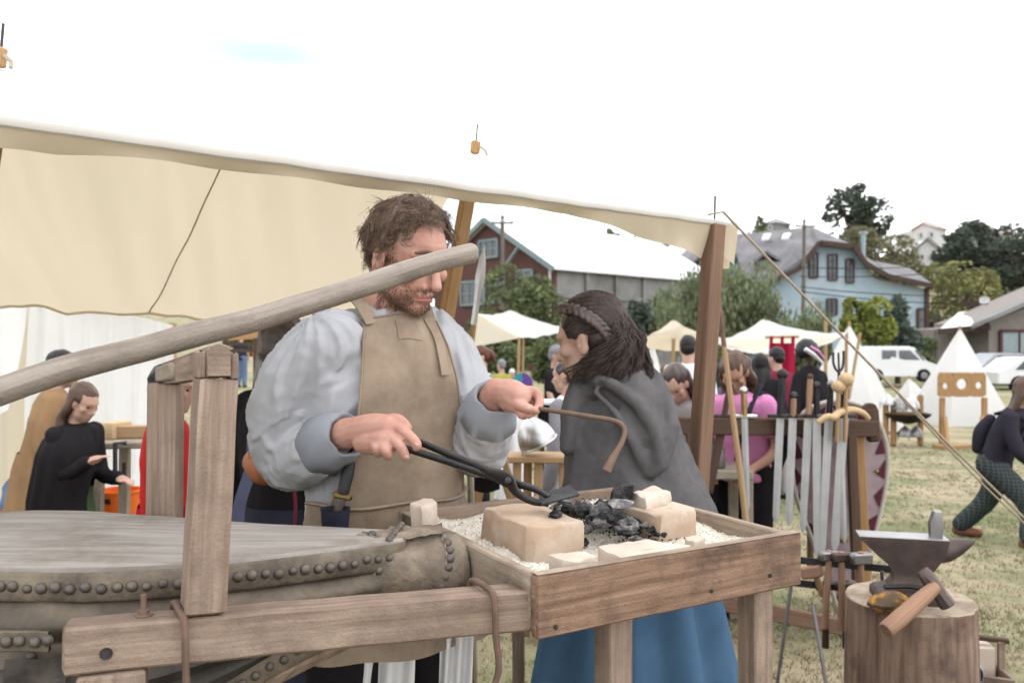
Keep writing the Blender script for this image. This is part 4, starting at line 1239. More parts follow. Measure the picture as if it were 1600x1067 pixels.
# ---------------------------------------------------------------- the smith
SA = R(33)
SB = basis(SA)
SCN = V((-.296, 1.985, 0))
def S(x, y, z): return SCN + SB @ V((x, y, 0)) + V((0, 0, z))
smith = thing('person', 'man in grey linen shirt and tan leather apron holding tongs', 'person', V((SCN.x, SCN.y, 0)))
HC = V((-.232, 1.925, 1.687))
HB = basis(R(50), R(23), R(3))
RSH, RE, RW, RK = P(480, 540, 1.86), P(447, 704, 1.945), P(548, 675, 1.725), P(612, 668, 1.665)
LSH, LE, LW, LK = P(697, 528, 2.06), P(741, 694, 2.0), P(776, 612, 1.835), P(822, 617, 1.775)
bd_ = MB()
head_mesh(bd_, HC, HB, .95)
bd_.chain([HC + HB @ V((0, -.01, -.03)), HC + HB @ V((0, -.035, -.09)), S(0, -.02, 1.53)], [.060, .061, .072], 14)
bd_.chain([S(0, 0, 1.50), S(0, 0, 1.3), S(0, 0, 1.1)], [.10, .11, .11], 14)
bd_.chain([S(0, 0, 1.45), LSH + V((0, 0, -.02))], [.06, .04]); bd_.chain([S(0, 0, 1.45), RSH + V((0, 0, -.02))], [.06, .04])
bd_.chain([RSH + V((0, 0, -.03)), RE, RE.lerp(RW, .5), RW], [.05, .042, .042, .031], 14); bd_.chain([LSH + V((0, 0, -.03)), LE, LE.lerp(LW, .5), LW], [.05, .042, .042, .031], 14)
for s in (-1, 1):
    bd_.chain([S(s * .09, 0, 1.05), S(s * .10, .03, .55), S(s * .10, 0, .09), S(s * .10, .12, .05)], [.085, .062, .042, .035], 12)
# right hand: back of the hand up, index and middle over the reins, thumb behind
bd_.chain([RW, RW.lerp(RK, .55) + V((0, 0, .002)), RK + V((-.006, 0, .001))], [.029, .031, .025], 14)
bd_.chain([RW.lerp(RK, .3) + V((.006, -.01, -.02)), RK + V((-.008, -.012, -.026))], [.026, .026], 12)
finger(bd_, [RK + V((-.004, -.004, .008)), P(634, 676, 1.640), P(650, 692, 1.632), P(651, 698, 1.634)], .0118, .0095)
finger(bd_, [RK + V((-.008, -.016, -.012)), P(624, 695, 1.630), P(632, 711, 1.634), P(633, 714, 1.640)], .0118, .0095)
finger(bd_, [RK + V((-.020, -.016, -.026)), P(602, 702, 1.628), P(607, 712, 1.640), P(601, 707, 1.660)], .0115, .009)
finger(bd_, [RK + V((-.032, -.010, -.034)), P(588, 700, 1.635), P(591, 708, 1.648), P(586, 702, 1.665)], .0105, .0085)
finger(bd_, [RW.lerp(RK, .45) + V((.0, .022, .004)), P(612, 655, 1.672), P(626, 657, 1.662), P(637, 668, 1.656)], .0135, .0095)
# left hand: fist round the rake
bd_.chain([LW, LW.lerp(LK, .55), LK + V((-.012, 0, -.003))], [.029, .030, .024], 14)
bd_.chain([LW.lerp(LK, .35) + V((.004, 0, -.018)), LK + V((-.018, 0, -.020))], [.023, .020], 12)
finger(bd_, [LK + V((-.006, .014, .008)), P(836, 612, 1.788), P(843, 628, 1.776), P(838, 641, 1.762)], .0115, .0095)
finger(bd_, [LK + V((-.010, .024, -.004)), P(830, 622, 1.800), P(834, 640, 1.785), P(826, 648, 1.765)], .0115, .009)
finger(bd_, [LK + V((-.018, .026, -.014)), P(820, 632, 1.800), P(820, 648, 1.785), P(814, 648, 1.765)], .011, .009)
finger(bd_, [LW.lerp(LK, .35) + V((0, -.018, -.004)), P(800, 626, 1.775), P(816, 634, 1.752), P(828, 639, 1.752)], .0145, .0100)
sbody = bd_.fuse('body', M['skin_red'], smith, voxel=.0030, it=2)
for s in (-1, 1):
    e = HC + HB @ V((s * .032, .0680, .004)) * .96
    ey_ = MB().ell(e, (.0108, .0108, .0108)).build('eye', M['eye_white'], smith)
    MB().ell(e + HB @ V((0, .0072, -.0045)), (.0048, .0048, .0048)).build('iris', M['eye_dark'], ey_)
    MB().ell(e + HB @ V((0, .0006, .0034)), (.0140, .0122, .0105), HB).build('eyelid', M['skin_red'], smith)
    MB().ell(e + HB @ V((0, -.001, -.0075)), (.0130, .0112, .0060), HB).build('eyelid', M['skin_red'], smith)
    MB().chain([HC + HB @ V((s * .014, .0935, .038)), HC + HB @ V((s * .033, .0895, .044)), HC + HB @ V((s * .052, .072, .036))], [.004, .005, .003], 8).build('eyebrow', M['beard'], smith)
MB().chain([HC + HB @ V(q) * .955 for q in ((-.021, .0865, -.0730), (0, .0995, -.0685), (.021, .0865, -.0730))], [.003, .0052, .003], 8).build('lips', M['lips'], smith)

def curls(mb, c, B, n, seed, where, ln=(.03, .06), r=.0022, base=(.080, .100, .092), bc=(0, -.012, .040), curl=.008, gravity=.25, out=1.0, turns=(1.0, 2.2), sides=4):
    rg = random.Random(seed)
    k = 0
    while k < n:
        a = rg.uniform(0, 6.283); z = rg.uniform(-.95, 1); w = math.sqrt(1 - z * z)
        nl = V((w * math.cos(a), w * math.sin(a), z))
        q = V((bc[0] + base[0] * nl.x, bc[1] + base[1] * nl.y, bc[2] + base[2] * nl.z))
        if not where(q, rg): continue
        k += 1
        nrm = (B @ V((nl.x / base[0], nl.y / base[1], nl.z / base[2]))).normalized()
        p = c + B @ q - nrm * .004
        t1 = nrm.cross(V((rg.gauss(0, 1), rg.gauss(0, 1), rg.gauss(0, 1)))).normalized()
        t2 = nrm.cross(t1)
        L = rg.uniform(*ln); tn = rg.uniform(*turns) * 6.283; ph = rg.uniform(0, 6.28); cr_ = curl * rg.uniform(.6, 1.3)
        lean = (t1 * rg.gauss(0, .5) + t2 * rg.gauss(0, .5)) 
        pts, rad = [], []
        m = 9
        for i in range(m):
            s_ = i / (m - 1)
            pts.append(p + nrm * (L * s_ * .62 * out) + lean * (L * s_) + t1 * (cr_ * math.cos(ph + tn * s_) * min(1, s_ * 3)) + t2 * (cr_ * math.sin(ph + tn * s_) * min(1, s_ * 3)) - V((0, 0, gravity * L * s_ * s_)))
            rad.append(r * (1.05 - .6 * s_))
        mb.tube(pts, rad, sides, cap=False)

def smith_hair(q, rg):
    x, y, z = q
    if z < -.035: return False
    if y > .042 and z < .100: return False              # forehead
    if y > .012 and z < .060: return False
    if abs(x) > .06 and -.03 < y < .03 and z < .02: return False   # ears
    if z < .0 and y > -.03: return False
    return True
hm = MB()
hm.ell(HC + HB @ V((0, -.018, .044)), (.0745, .090, .084), HB)
hm.ell(HC + HB @ V((0, -.047, .012)), (.064, .057, .062), HB)
cap = hm.build('hair_cap', M['curl'], smith)
hm = MB()
def clumped(mb, c, B, n, seed, where, per, ln, r, curl, out=1.0, gravity=.3, turns=(.8, 1.7), base=(.076, .095, .087), bc=(0, -.011, .038)):
    rg = random.Random(seed); k = 0
    while k < n:
        a = rg.uniform(0, 6.283); z = rg.uniform(-.95, 1); w = math.sqrt(1 - z * z)
        nl = V((w * math.cos(a), w * math.sin(a), z))
        q = V((bc[0] + base[0] * nl.x, bc[1] + base[1] * nl.y, bc[2] + base[2] * nl.z))
        if not where(q, rg): continue
        k += 1
        nrm = (B @ V((nl.x / base[0], nl.y / base[1], nl.z / base[2]))).normalized()
        t1 = nrm.cross(V((rg.gauss(0, 1), rg.gauss(0, 1), rg.gauss(0, 1)))).normalized(); t2 = nrm.cross(t1)
        L = rg.uniform(*ln); tn = rg.uniform(*turns) * 6.283 * rg.choice((-1, 1)); ph = rg.uniform(0, 6.28); cr_ = curl * rg.uniform(.6, 1.2)
        lean = t1 * rg.gauss(0, .55) + t2 * rg.gauss(0, .55)
        for _ in range(per):
            p = c + B @ q - nrm * .004 + t1 * rg.gauss(0, .0045) + t2 * rg.gauss(0, .0045)
            ph2 = ph + rg.gauss(0, .22); l2 = L * rg.uniform(.8, 1.1); c2 = cr_ * rg.uniform(.85, 1.15)
            pts, rad = [], []
            for i in range(10):
                s_ = i / 9
                m_ = min(1, s_ * 2.5)
                pts.append(p + nrm * (l2 * (s_ - .45 * s_ * s_) * out) + lean * (l2 * s_ * s_) + (t1 * math.cos(ph2 + tn * s_) + t2 * math.sin(ph2 + tn * s_)) * c2 * m_ - V((0, 0, gravity * l2 * s_ * s_)))
                rad.append(r * (1.0 - .65 * s_))
            mb.tube(pts, rad, 3, cap=False)
clumped(hm, HC, HB, 560, 3, smith_hair, 7, (.026, .044), .0010, .0080)
clumped(hm, HC, HB, 120, 4, lambda q, rg: smith_hair(q, rg) and q[2] > .07, 6, (.034, .054), .0009, .010)
clumped(hm, HC, HB, 110, 5, lambda q, rg: smith_hair(q, rg) and q[1] < -.04 and q[2] < .08, 7, (.036, .056), .001, .010)
tag(hm.build('hair', M['curl'], smith, angle=None), kind='stuff')
# beard: short hairs rooted on the jaw of the body mesh
bm_ = MB()
rg = random.Random(9)
inv = HB.inverted()
org = ORG[smith.name]
cand = []
for v in sbody.data.vertices:
    q = inv @ (v.co + org - HC)
    if abs(q.x) < .085 and -.03 < q.y < .115 and -.125 < q.z < .012:
        side = abs(q.x) > .058 and q.y < .03
        low = q.z < -.072 and q.y > -.005
        cheek = q.z < -.040 - .5 * max(0, q.y - .03) + .02 and abs(q.x) > .030 and q.y > -.01
        mous = -.056 < q.z < -.040 and q.y > .06 and abs(q.x) < .034
        if abs(q.x) < .022 and -.080 < q.z < -.056: continue
        if side and not (-.01 < q.y): continue
        if low or cheek or mous or (side and q.z < .01): cand.append((v.co + org, v.normal.copy(), q))
for _ in range(4300):
    co, nn, q = rg.choice(cand)
    d = (nn * .45 + HB @ V((0, .15, -.8)) + V((rg.gauss(0, .25), rg.gauss(0, .25), rg.gauss(0, .25)))).normalized()
    L = rg.uniform(.006, .013) if q.z < -.05 else rg.uniform(.005, .009)
    w = d.cross(V((rg.gauss(0, 1), rg.gauss(0, 1), rg.gauss(0, 1)))).normalized() * .0007
    p = co + V((rg.gauss(0, .0015), rg.gauss(0, .0015), rg.gauss(0, .0015)))
    bm_.add([p - w, p + w, p + d * L], [(0, 1, 2)])
tag(bm_.build('beard', M['beard'], smith, smooth=False), kind='stuff')

# shirt
sh = MB()
def tring(w, d, z, n=36, off=0.0, cx=0.0, cy=0.0, sq=2.4):
    out = []
    for i in range(n):
        a = 2 * math.pi * i / n
        ca, sa = math.cos(a), math.sin(a)
        out.append(S(cx + math.copysign(abs(ca) ** (2 / sq), ca) * (w + off), cy + math.copysign(abs(sa) ** (2 / sq), sa) * (d + off), z))
    return out
TOR = [(1.575, .075, .072), (1.555, .105, .080), (1.53, .160, .092), (1.49, .205, .108), (1.42, .212, .124), (1.32, .200, .128), (1.22, .184, .124), (1.14, .174, .120), (1.06, .182, .125), (.98, .195, .135), (.88, .210, .145)]
def torw(z):
    zs = [t_[0] for t_ in TOR][::-1]
    return lerp([(t_[0], t_[1]) for t_ in TOR[::-1]], z), lerp([(t_[0], t_[2]) for t_ in TOR[::-1]], z)
sh.loft([tring(w, d, z) for z, w, d in TOR])
sh.chain([RSH + V((.05, .02, .0)), RSH.lerp(RE, .35) + V((-.01, 0, 0)), RSH.lerp(RE, .8) + V((-.014, -.01, .0)), RE + V((.015, -.02, -.01)), RE.lerp(RW, .5) + V((0, 0, -.022)), RE.lerp(RW, .78) + V((0, 0, -.010))], [.080, .076, .078, .074, .063, .042], 18, 28)
sh.chain([LSH + V((-.05, .0, 0)), LSH.lerp(LE, .35) + V((.0, 0, 0)), LSH.lerp(LE, .85), LE + V((.008, -.02, -.002)), LE.lerp(LW, .5) + V((0, 0, -.014)), LE.lerp(LW, .76) + V((0, 0, -.008))], [.075, .076, .076, .072, .060, .042], 18, 28)

def arm_fold(co, a, b, c):
    """creases of a baggy sleeve: lengthwise on the upper arm, bunched round the elbow and forearm"""
    best = None
    for k, (p, q) in enumerate(((a, b), (b, c))):
        d = q - p; L = d.length; d = d / L
        t = max(0, min(1, (co - p).dot(d) / L)); r = (co - p - d * t * L)
        if best is None or r.length < best[0]: best = (r.length, k, t, r, d)
    dist, k, t, r, d = best
    w = 1 - sstep(.13, .17, dist)
    if w <= 0: return 0.0, 0.0
    _, s_, u_ = frame(d, (0, -1, .3))
    th = math.atan2(r.dot(u_), r.dot(s_))
    cx, sy = math.cos(th), math.sin(th)
    T = t if k == 0 else 1 + t
    lw = ridge(noise.noise(V((cx * 1.9, sy * 1.9, T * 1.3 + 3)))) + .25 * ridge(noise.noise(V((cx * 3.6, sy * 3.6, T * 2 + 9))))
    bn = ridge(noise.noise(V((cx * .9, sy * .9, T * 6.5)))) + .5 * ridge(noise.noise(V((cx * 1.6 + 4, sy * 1.6, T * 11))))
    g = math.exp(-((T - 1.05) / .42) ** 2)
    return w * (.012 * lw * (1 - g) * sstep(2.0, 1.6, T) + .008 * bn * g - .005), w
def shirt_fold(co, nn):
    a1, w1 = arm_fold(co, RSH, RE, RW)
    a2, w2 = arm_fold(co, LSH, LE, LW)
    q = V((co.x * 1.2 + co.z * .35, co.y, co.z * .30)) * 9
    tf = .016 * ridge(noise.noise(q)) + .007 * ridge(noise.noise(q * 2.1 + V((3, 1, 7)))) - .008
    w = max(w1, w2)
    return a1 + a2 + tf * (1 - w) + .0016 * noise.noise(co * 45)
sh.fuse('shirt', M['linen'], smith, voxel=.0055, it=4, disp=shirt_fold)
def cuff(a, b, r0, r1, nm='cuff'):
    d, s_, u_ = frame(b - a)
    rings = []
    prof_ = [(0, r0 - .004), (.05, r0 + .003), (.5, (r0 + r1) / 2 + .006), (.92, r1 + .004), (1.0, r1), (.97, r1 - .006), (.6, r1 - .008)]
    for t_, r in prof_:
        o = a.lerp(b, t_)
        rings.append([o + (s_ * math.cos(an) + u_ * math.sin(an)) * (r + .0035 * noise.noise(V((math.cos(an) * 2, math.sin(an) * 2, t_ * 3))) + .0018 * math.sin(an * 7 + t_ * 9)) for an in [2 * math.pi * j / 28 for j in range(28)]])
    MB().loft(rings, cap=False).build(nm, M['cuff'], smith, angle=70)
cuff(RE.lerp(RW, .60) + V((0, 0, -.012)), RE.lerp(RW, .965) + V((0, 0, -.004)), .062, .044)
cuff(LE.lerp(LW, .60) + V((0, 0, -.010)), LE.lerp(LW, .95) + V((0, 0, -.003)), .064, .045)
# apron: bib, skirt, straps, ties
def bibw(z): return lerp([(1.10, .178), (1.2, .150), (1.3, .132), (1.42, .116), (1.5, .104), (1.55, .092)], z)
def surf(x, z, off):
    w, d = torw(z); w += off; d += off
    xx = max(-.999, min(.999, x / w))
    return S(x, d * (1 - abs(xx) ** 2.4) ** (1 / 2.4), z)
def bib(u, v):
    z = 1.565 - v * .425
    x = (.5 - u) * 2 * bibw(z)
    dz = .018 * abs(u - .5) * 2 * (1 - v)
    p = surf(x, z - dz, .016)
    n_ = noise.noise(V((u * 3, v * 3, 0)))
    return p + SB @ V((0, .010 * n_ + .005 * math.sin(u * 7 + v * 4) * v + .018 * math.sin(math.pi * min(1, v * 1.1)) * (1 - abs(u - .5)), 0))
MB().sheet(bib, 30, 40).build('apron_bib', M['apron'], smith, angle=None)
def skirt(u, v):
    z = 1.150 - v * .31
    a = math.pi * (.5 + (u - .5) * .90)
    w, d = torw(max(z, .9))
    k = .020 + .05 * v + .007 * math.sin(u * 26) * (.3 + v) + .008 * noise.noise(V((u * 7, v * 2, 4)))
    return S(-math.cos(a) * (w + k) , math.sin(a) * (d + k) + .004, z)
MB().sheet(skirt, 50, 26).build('apron_skirt', M['apron'], smith, angle=None)
MB().tube([S(-math.cos(a) * .1955, math.sin(a) * .1435 + .004, 1.148 + .004 * math.sin(a * 5)) for a in [math.pi * (.05 + .9 * k / 40) for k in range(41)]], .008, 8, ry=.55).build('apron_tie', M['apron'], smith)
def ribbon(path, w, nm, up, m=M['apron'], th=.0022):
    sp = [V(q) for q in spline([tuple(p) for p in path], 24)]
    rings = []
    for i, p in enumerate(sp):
        d, s_, u_ = frame(sp[min(i + 1, 23)] - sp[max(i - 1, 0)], up)
        rings.append([p + s_ * w / 2 + u_ * th, p + s_ * w / 2 - u_ * th, p - s_ * w / 2 - u_ * th, p - s_ * w / 2 + u_ * th])
    MB().loft(rings).build(nm, m, smith)
nkc = S(0, 0, 1.6)
ribbon([bib(.10, .03), S(.088, .066, 1.585), S(.092, .0, 1.612), S(.05, -.075, 1.625), S(-.05, -.075, 1.625), S(-.088, .0, 1.60), S(-.07, .07, 1.575), bib(.86, .02)], .034, 'neck_strap', SB @ V((0, .4, .6)))
ribbon([bib(.84, .0) + SB @ V((0, .008, 0)), bib(.87, .10) + SB @ V((0, .010, 0)), bib(.84, .22) + SB @ V((0, .010, 0)), bib(.82, .31) + SB @ V((0, .012, 0))], .020, 'strap_end', SB @ V((0, 1, 0)))
MB().sheet(lambda u, v: bib(.40 + .26 * u, .035 + .10 * v) + SB @ V((0, .0025, 0)), 6, 5).build('bib_patch', M['apron'], smith)
for e in (0, 1): MB().tube([bib(e, k / 30) + SB @ V((0, .001, 0)) for k in range(31)], .0028, 6).build('bib_edge', M['apron'], smith)
MB().tube([bib(k / 20, 0) + SB @ V((0, .001, 0)) for k in range(21)], .0028, 6).build('bib_edge', M['apron'], smith)
M['nail'] = mat('finger nail', (.66, .46, .38), None, None, rough=.35, bump=0)
for q, a in ((P(652, 693, 1.6245), (.4, -.8, .3)), (P(635, 712, 1.6265), (.4, -.8, .2)), (P(826, 637, 1.7425), (.3, -.9, .3))):
    MB().ell(q, (.0055, .0045, .0016), V((0, 0, 1)).rotation_difference(V(a).normalized()).to_matrix(), 8, 5).build('finger_nail', M['nail'], smith)
# trousers, shoes and white shirt tail below
tm = MB()
for s in (-1, 1): tm.chain([S(s * .09, 0, 1.0), S(s * .10, .03, .55), S(s * .10, 0, .12)], [.105, .088, .07], 14)
tm.fuse('trousers', M['black_cloth'], smith, voxel=.014, it=3)
for s in (-1, 1): MB().chain([S(s * .10, -.06, .05), S(s * .10, .06, .05), S(s * .105, .16, .04)], [.045, .05, .04], 12).build('shoe', M['dark_shoe'], smith)
for ua, ub in ((556, 652), (690, 742)):
    MB().sheet(lambda u, v: P(ua + (ub - ua) * u - 6 * v, 930 + 190 * v, 1.86 + .015 * math.sin(u * 17 + v * 2) - .02 * v), 20, 10).build('tunic_tail', M['white_cloth'], smith, angle=None)

# dagger and cup hanging at the smith's belt
dg = thing('dagger', 'dark gripped dagger hanging at the smith side', 'dagger', P(530, 790, 1.74))
MB().tube([P(547, 722, 1.78), P(543, 742, 1.77), P(536, 770, 1.765)], [.011, .013, .012], 10).build('grip', M['black_grip'], dg)
MB().lathe(P(548, 719, 1.78), [(.004, -.004), (.013, 0), (.013, .008), (.005, .014)], axis=(.2, 0, 1), n=10).build('pommel', M['brass'], dg)
MB().bar(P(520, 771, 1.765), P(550, 778, 1.765), .012, .012, c=.003).build('guard', M['brass'], dg)
MB().tube([P(534, 778, 1.765), P(528, 800, 1.765), P(522, 860, 1.77), P(516, 930, 1.775)], [.020, .022, .018, .006], 10, ry=.5).build('sheath', M['dark_leather'], dg)
single('drinking_cup', 'small dark cup with a blue rim hanging below the dagger', 'cup', MB().lathe(P(524, 836, 1.735), [(.022, 0), (.026, .01), (.029, .05), (.031, .055), (.027, .054), (.024, .012), (.002, .010)], n=18), M['navy_cloth'])

# ---------------------------------------------------------------- the woman in the grey cloak
WC = V((.30, 2.46, 0))
woman = thing('person', 'woman in charcoal hooded cloak and long blue skirt, hair half braided', 'person', WC)
WHC = P(922, 533, 2.44)
WHB = basis(R(-122), R(12), R(-2))
wb = MB()
head_mesh(wb, WHC, WHB, .95)
wb.chain([WHC + WHB @ V((0, -.02, -.03)), WHC + WHB @ V((0, -.04, -.10)), V((.285, 2.47, 1.33))], [.050, .050, .06], 12)
wb.chain([V((.29, 2.47, 1.33)), V((.30, 2.47, 1.0))], [.10, .11], 12)
for s in (-1, 1): wb.chain([V((.30 + s * .09, 2.47, .95)), V((.30 + s * .09, 2.46, .5)), V((.30 + s * .08, 2.46, .08)), V((.27 + s * .08, 2.40, .03))], [.085, .06, .04, .03], 10)
for s in (-1, 1): wb.chain([V((.30 + s * .09, 2.49, 1.28)), V((.32 + s * .11, 2.53, 1.08)), V((.30 + s * .05, 2.60, 1.0))], [.045, .035, .028], 10)
wb.fuse('body', M['skin'], woman, voxel=.0055, it=3)
ck = MB()
CK = [(1.392, .322, .050, .055), (1.36, .318, .095, .085), (1.325, .318, .135, .112), (1.28, .325, .155, .135), (1.20, .332, .172, .16), (1.10, .345, .197, .19), (1.0, .358, .226, .215), (.9, .37, .255, .24), (.87, .373, .262, .245)]
rings = []
for z, cx, w, d in spline(CK, 34):
    ring = []
    q = sstep(1.36, .9, z)
    for j in range(72):
        a = 2 * math.pi * j / 72
        k = 1 + .07 * q * math.sin(a * 7 + 1.2) + .05 * q * noise.noise(V((math.cos(a) * 2.4, math.sin(a) * 2.4, z * 1.2)))
        ring.append(V((cx + w * k * math.cos(a), 2.47 + d * k * math.sin(a), z)))
    rings.append(ring)
ck.loft(rings)
def hp(u, v, d): return P(u, v, d)
ck.chain([hp(905, 596, 2.40), hp(930, 592, 2.36), hp(962, 604, 2.32), hp(1002, 640, 2.29), hp(1028, 690, 2.28), hp(1020, 742, 2.285)], [.014, .018, .019, .018, .015, .010], 12, 30)
ck.chain([hp(985, 572, 2.46), hp(1022, 590, 2.42), hp(1046, 640, 2.36), hp(1046, 690, 2.31), hp(1030, 735, 2.29)], [.024, .026, .024, .018, .010], 12, 26)
ck.chain([hp(930, 612, 2.34), hp(965, 650, 2.30), hp(992, 700, 2.285), hp(1014, 742, 2.285)], [.010, .012, .012, .008], 10, 24)
ck.chain([hp(975, 590, 2.42), hp(990, 630, 2.38), hp(1008, 680, 2.33)], [.066, .074, .052], 14, 20)
ck.chain([hp(912, 605, 2.42), hp(893, 640, 2.41), hp(884, 700, 2.39)], [.04, .035, .02], 10, 24)
ck.ell(hp(935, 606, 2.42), (.07, .06, .035)); ck.ell(hp(1010, 718, 2.315), (.045, .035, .055)); ck.ell(hp(1000, 690, 2.32), (.05, .03, .06))
ck.fuse('cloak', M['cloak'], woman, voxel=.0075, it=7, disp=lambda co, nn: .010 * ridge(noise.noise(V((co.x + .3 * co.z, co.y, co.z * .22)) * 8)) + .0025 * ridge(noise.noise(V((co.x - .5 * co.z, co.y, co.z * .5)) * 17 + V((4, 2, 1)))) - .005 + .0015 * noise.noise(co * 60))
skm = MB()
rings = []
for k in range(16):
    t_ = k / 15
    z = .98 - .96 * t_
    rings.append([V((.345 + .015 * t_ + (.20 + .17 * t_) * math.cos(a) * (1 + (.06 + .08 * t_) * math.sin(a * 11 + .5 + .8 * math.sin(a * 3)) + .05 * math.sin(a * 5 + 2)), 2.50 + (.17 + .15 * t_) * math.sin(a) * (1 + (.06 + .09 * t_) * math.sin(a * 11 + .5 + .8 * math.sin(a * 3))), z)) for a in [2 * math.pi * j / 120 for j in range(120)]])
skm.loft(rings, cap=False).build('skirt', M['blue_skirt'], woman, angle=None)
# hair: smooth cap, long wavy locks, braid
hc = MB()
WK = .95
hc.ell(WHC + WHB @ V((0, -.020, .046)) , (.080, .098, .088), WHB)
hc.ell(WHC + WHB @ V((0, -.055, .0)), (.070, .060, .085), WHB)
hc.fuse('hair_cap', M['dark_hair'], woman, voxel=.007, it=3, disp=folds(16, .002, (1, 1, 1)))
hl = MB()
rg = random.Random(31)
def on_skull(x, y, z, off):
    q = V((x / .080, (y + .020) / .098, (z - .046) / .088)).normalized()
    return WHC + WHB @ V((q.x * (.080 + off), -.020 + q.y * (.098 + off), .046 + q.z * (.088 + off)))
for k in range(1250):
    side = rg.uniform(-1, 1)
    off = rg.uniform(.001, .007)
    fr = rg.uniform(.0, 1)
    low = k % 3 == 0
    st_ = (math.copysign(.074, side), .045 - .05 * fr, .012 + .05 * rg.random()) if low else (side * .075, .055 - .05 * abs(side) - .09 * fr, .105 - .055 * abs(side) ** 2 - .0 * fr)
    bk_ = (side * .055, -.115, .055 - .06 * rg.random())
    path = []
    for i in range(7):
        t_ = i / 6
        path.append(on_skull(*(a * (1 - t_) + b * t_ + (0, 0, .02 * math.sin(math.pi * t_))[c_] for c_, (a, b) in enumerate(zip(st_, bk_))), off))
    e_u = rg.uniform(902, 1020); e_v = rg.uniform(560, 600)
    if e_u > 945: e_v = 606 - abs(e_u - 980) * .2 + rg.uniform(-22, 6)
    if rg.random() < .08: e_u, e_v = rg.uniform(884, 905), rg.uniform(575, 603)
    cl_ = int(e_u / 9)                                   # strands gather in wavy locks
    ph = cl_ * 1.7 + rg.gauss(0, .18); amp = .009 + .005 * math.sin(cl_ * 3.1)
    en = P(e_u, e_v, 2.40 - .055 * math.sin(math.pi * (e_u - 880) / 130) + rg.gauss(0, .008))
    p0 = path[-1]
    d0 = (path[-1] - path[-2]).normalized()
    mid = p0.lerp(en, .45) + V((.012, -.018, .012)) + d0 * .012
    path += [V(q) for q in spline([tuple(p0), tuple(mid), tuple(en)], 13)[1:]]
    pts = []
    n_ = len(path)
    for i, q in enumerate(path):
        s_ = max(0, (i - 6) / (n_ - 7))
        pts.append(q + V((math.sin(ph + s_ * 15), .8 * math.cos(ph + s_ * 15), .3 * math.sin(ph + s_ * 9))) * amp * min(1, s_ * 2.5))
    r0 = rg.uniform(.0010, .0019)
    hl.tube(pts, [r0 * (1 - .6 * (i / (n_ - 1)) ** 4) for i in range(n_)], 3, cap=False)
tag(hl.build('hair', M['dark_hair'], woman, angle=None), kind='stuff')
# braid wrapped from the temple to the back of the head
bc_ = [V(q) for q in spline([tuple(x) for x in (P(876, 484, 2.39), P(896, 484, 2.345), P(922, 497, 2.325), P(942, 515, 2.33), P(957, 540, 2.35), P(966, 566, 2.37))], 30)]
br = MB()
for i in range(29):
    p = bc_[i]; d, s_, u_ = frame(bc_[min(i + 1, 29)] - bc_[max(i - 1, 0)], V((0, -1, .4)))
    sg = 1 if i % 2 else -1
    ax_ = (d * .75 + s_ * sg * .65).normalized()
    q = V((0, 0, 1)).rotation_difference(ax_).to_matrix()
    br.ell(p + s_ * sg * .0075 + u_ * .003, (.0078, .0078, .0155), q, 10, 7)
br.fuse('braid', M['dark_hair'], woman, voxel=.0028, it=1)
MB().ell(P(905, 541, 2.352), (.003, .003, .004)).build('earring', M['bright_steel'], woman)

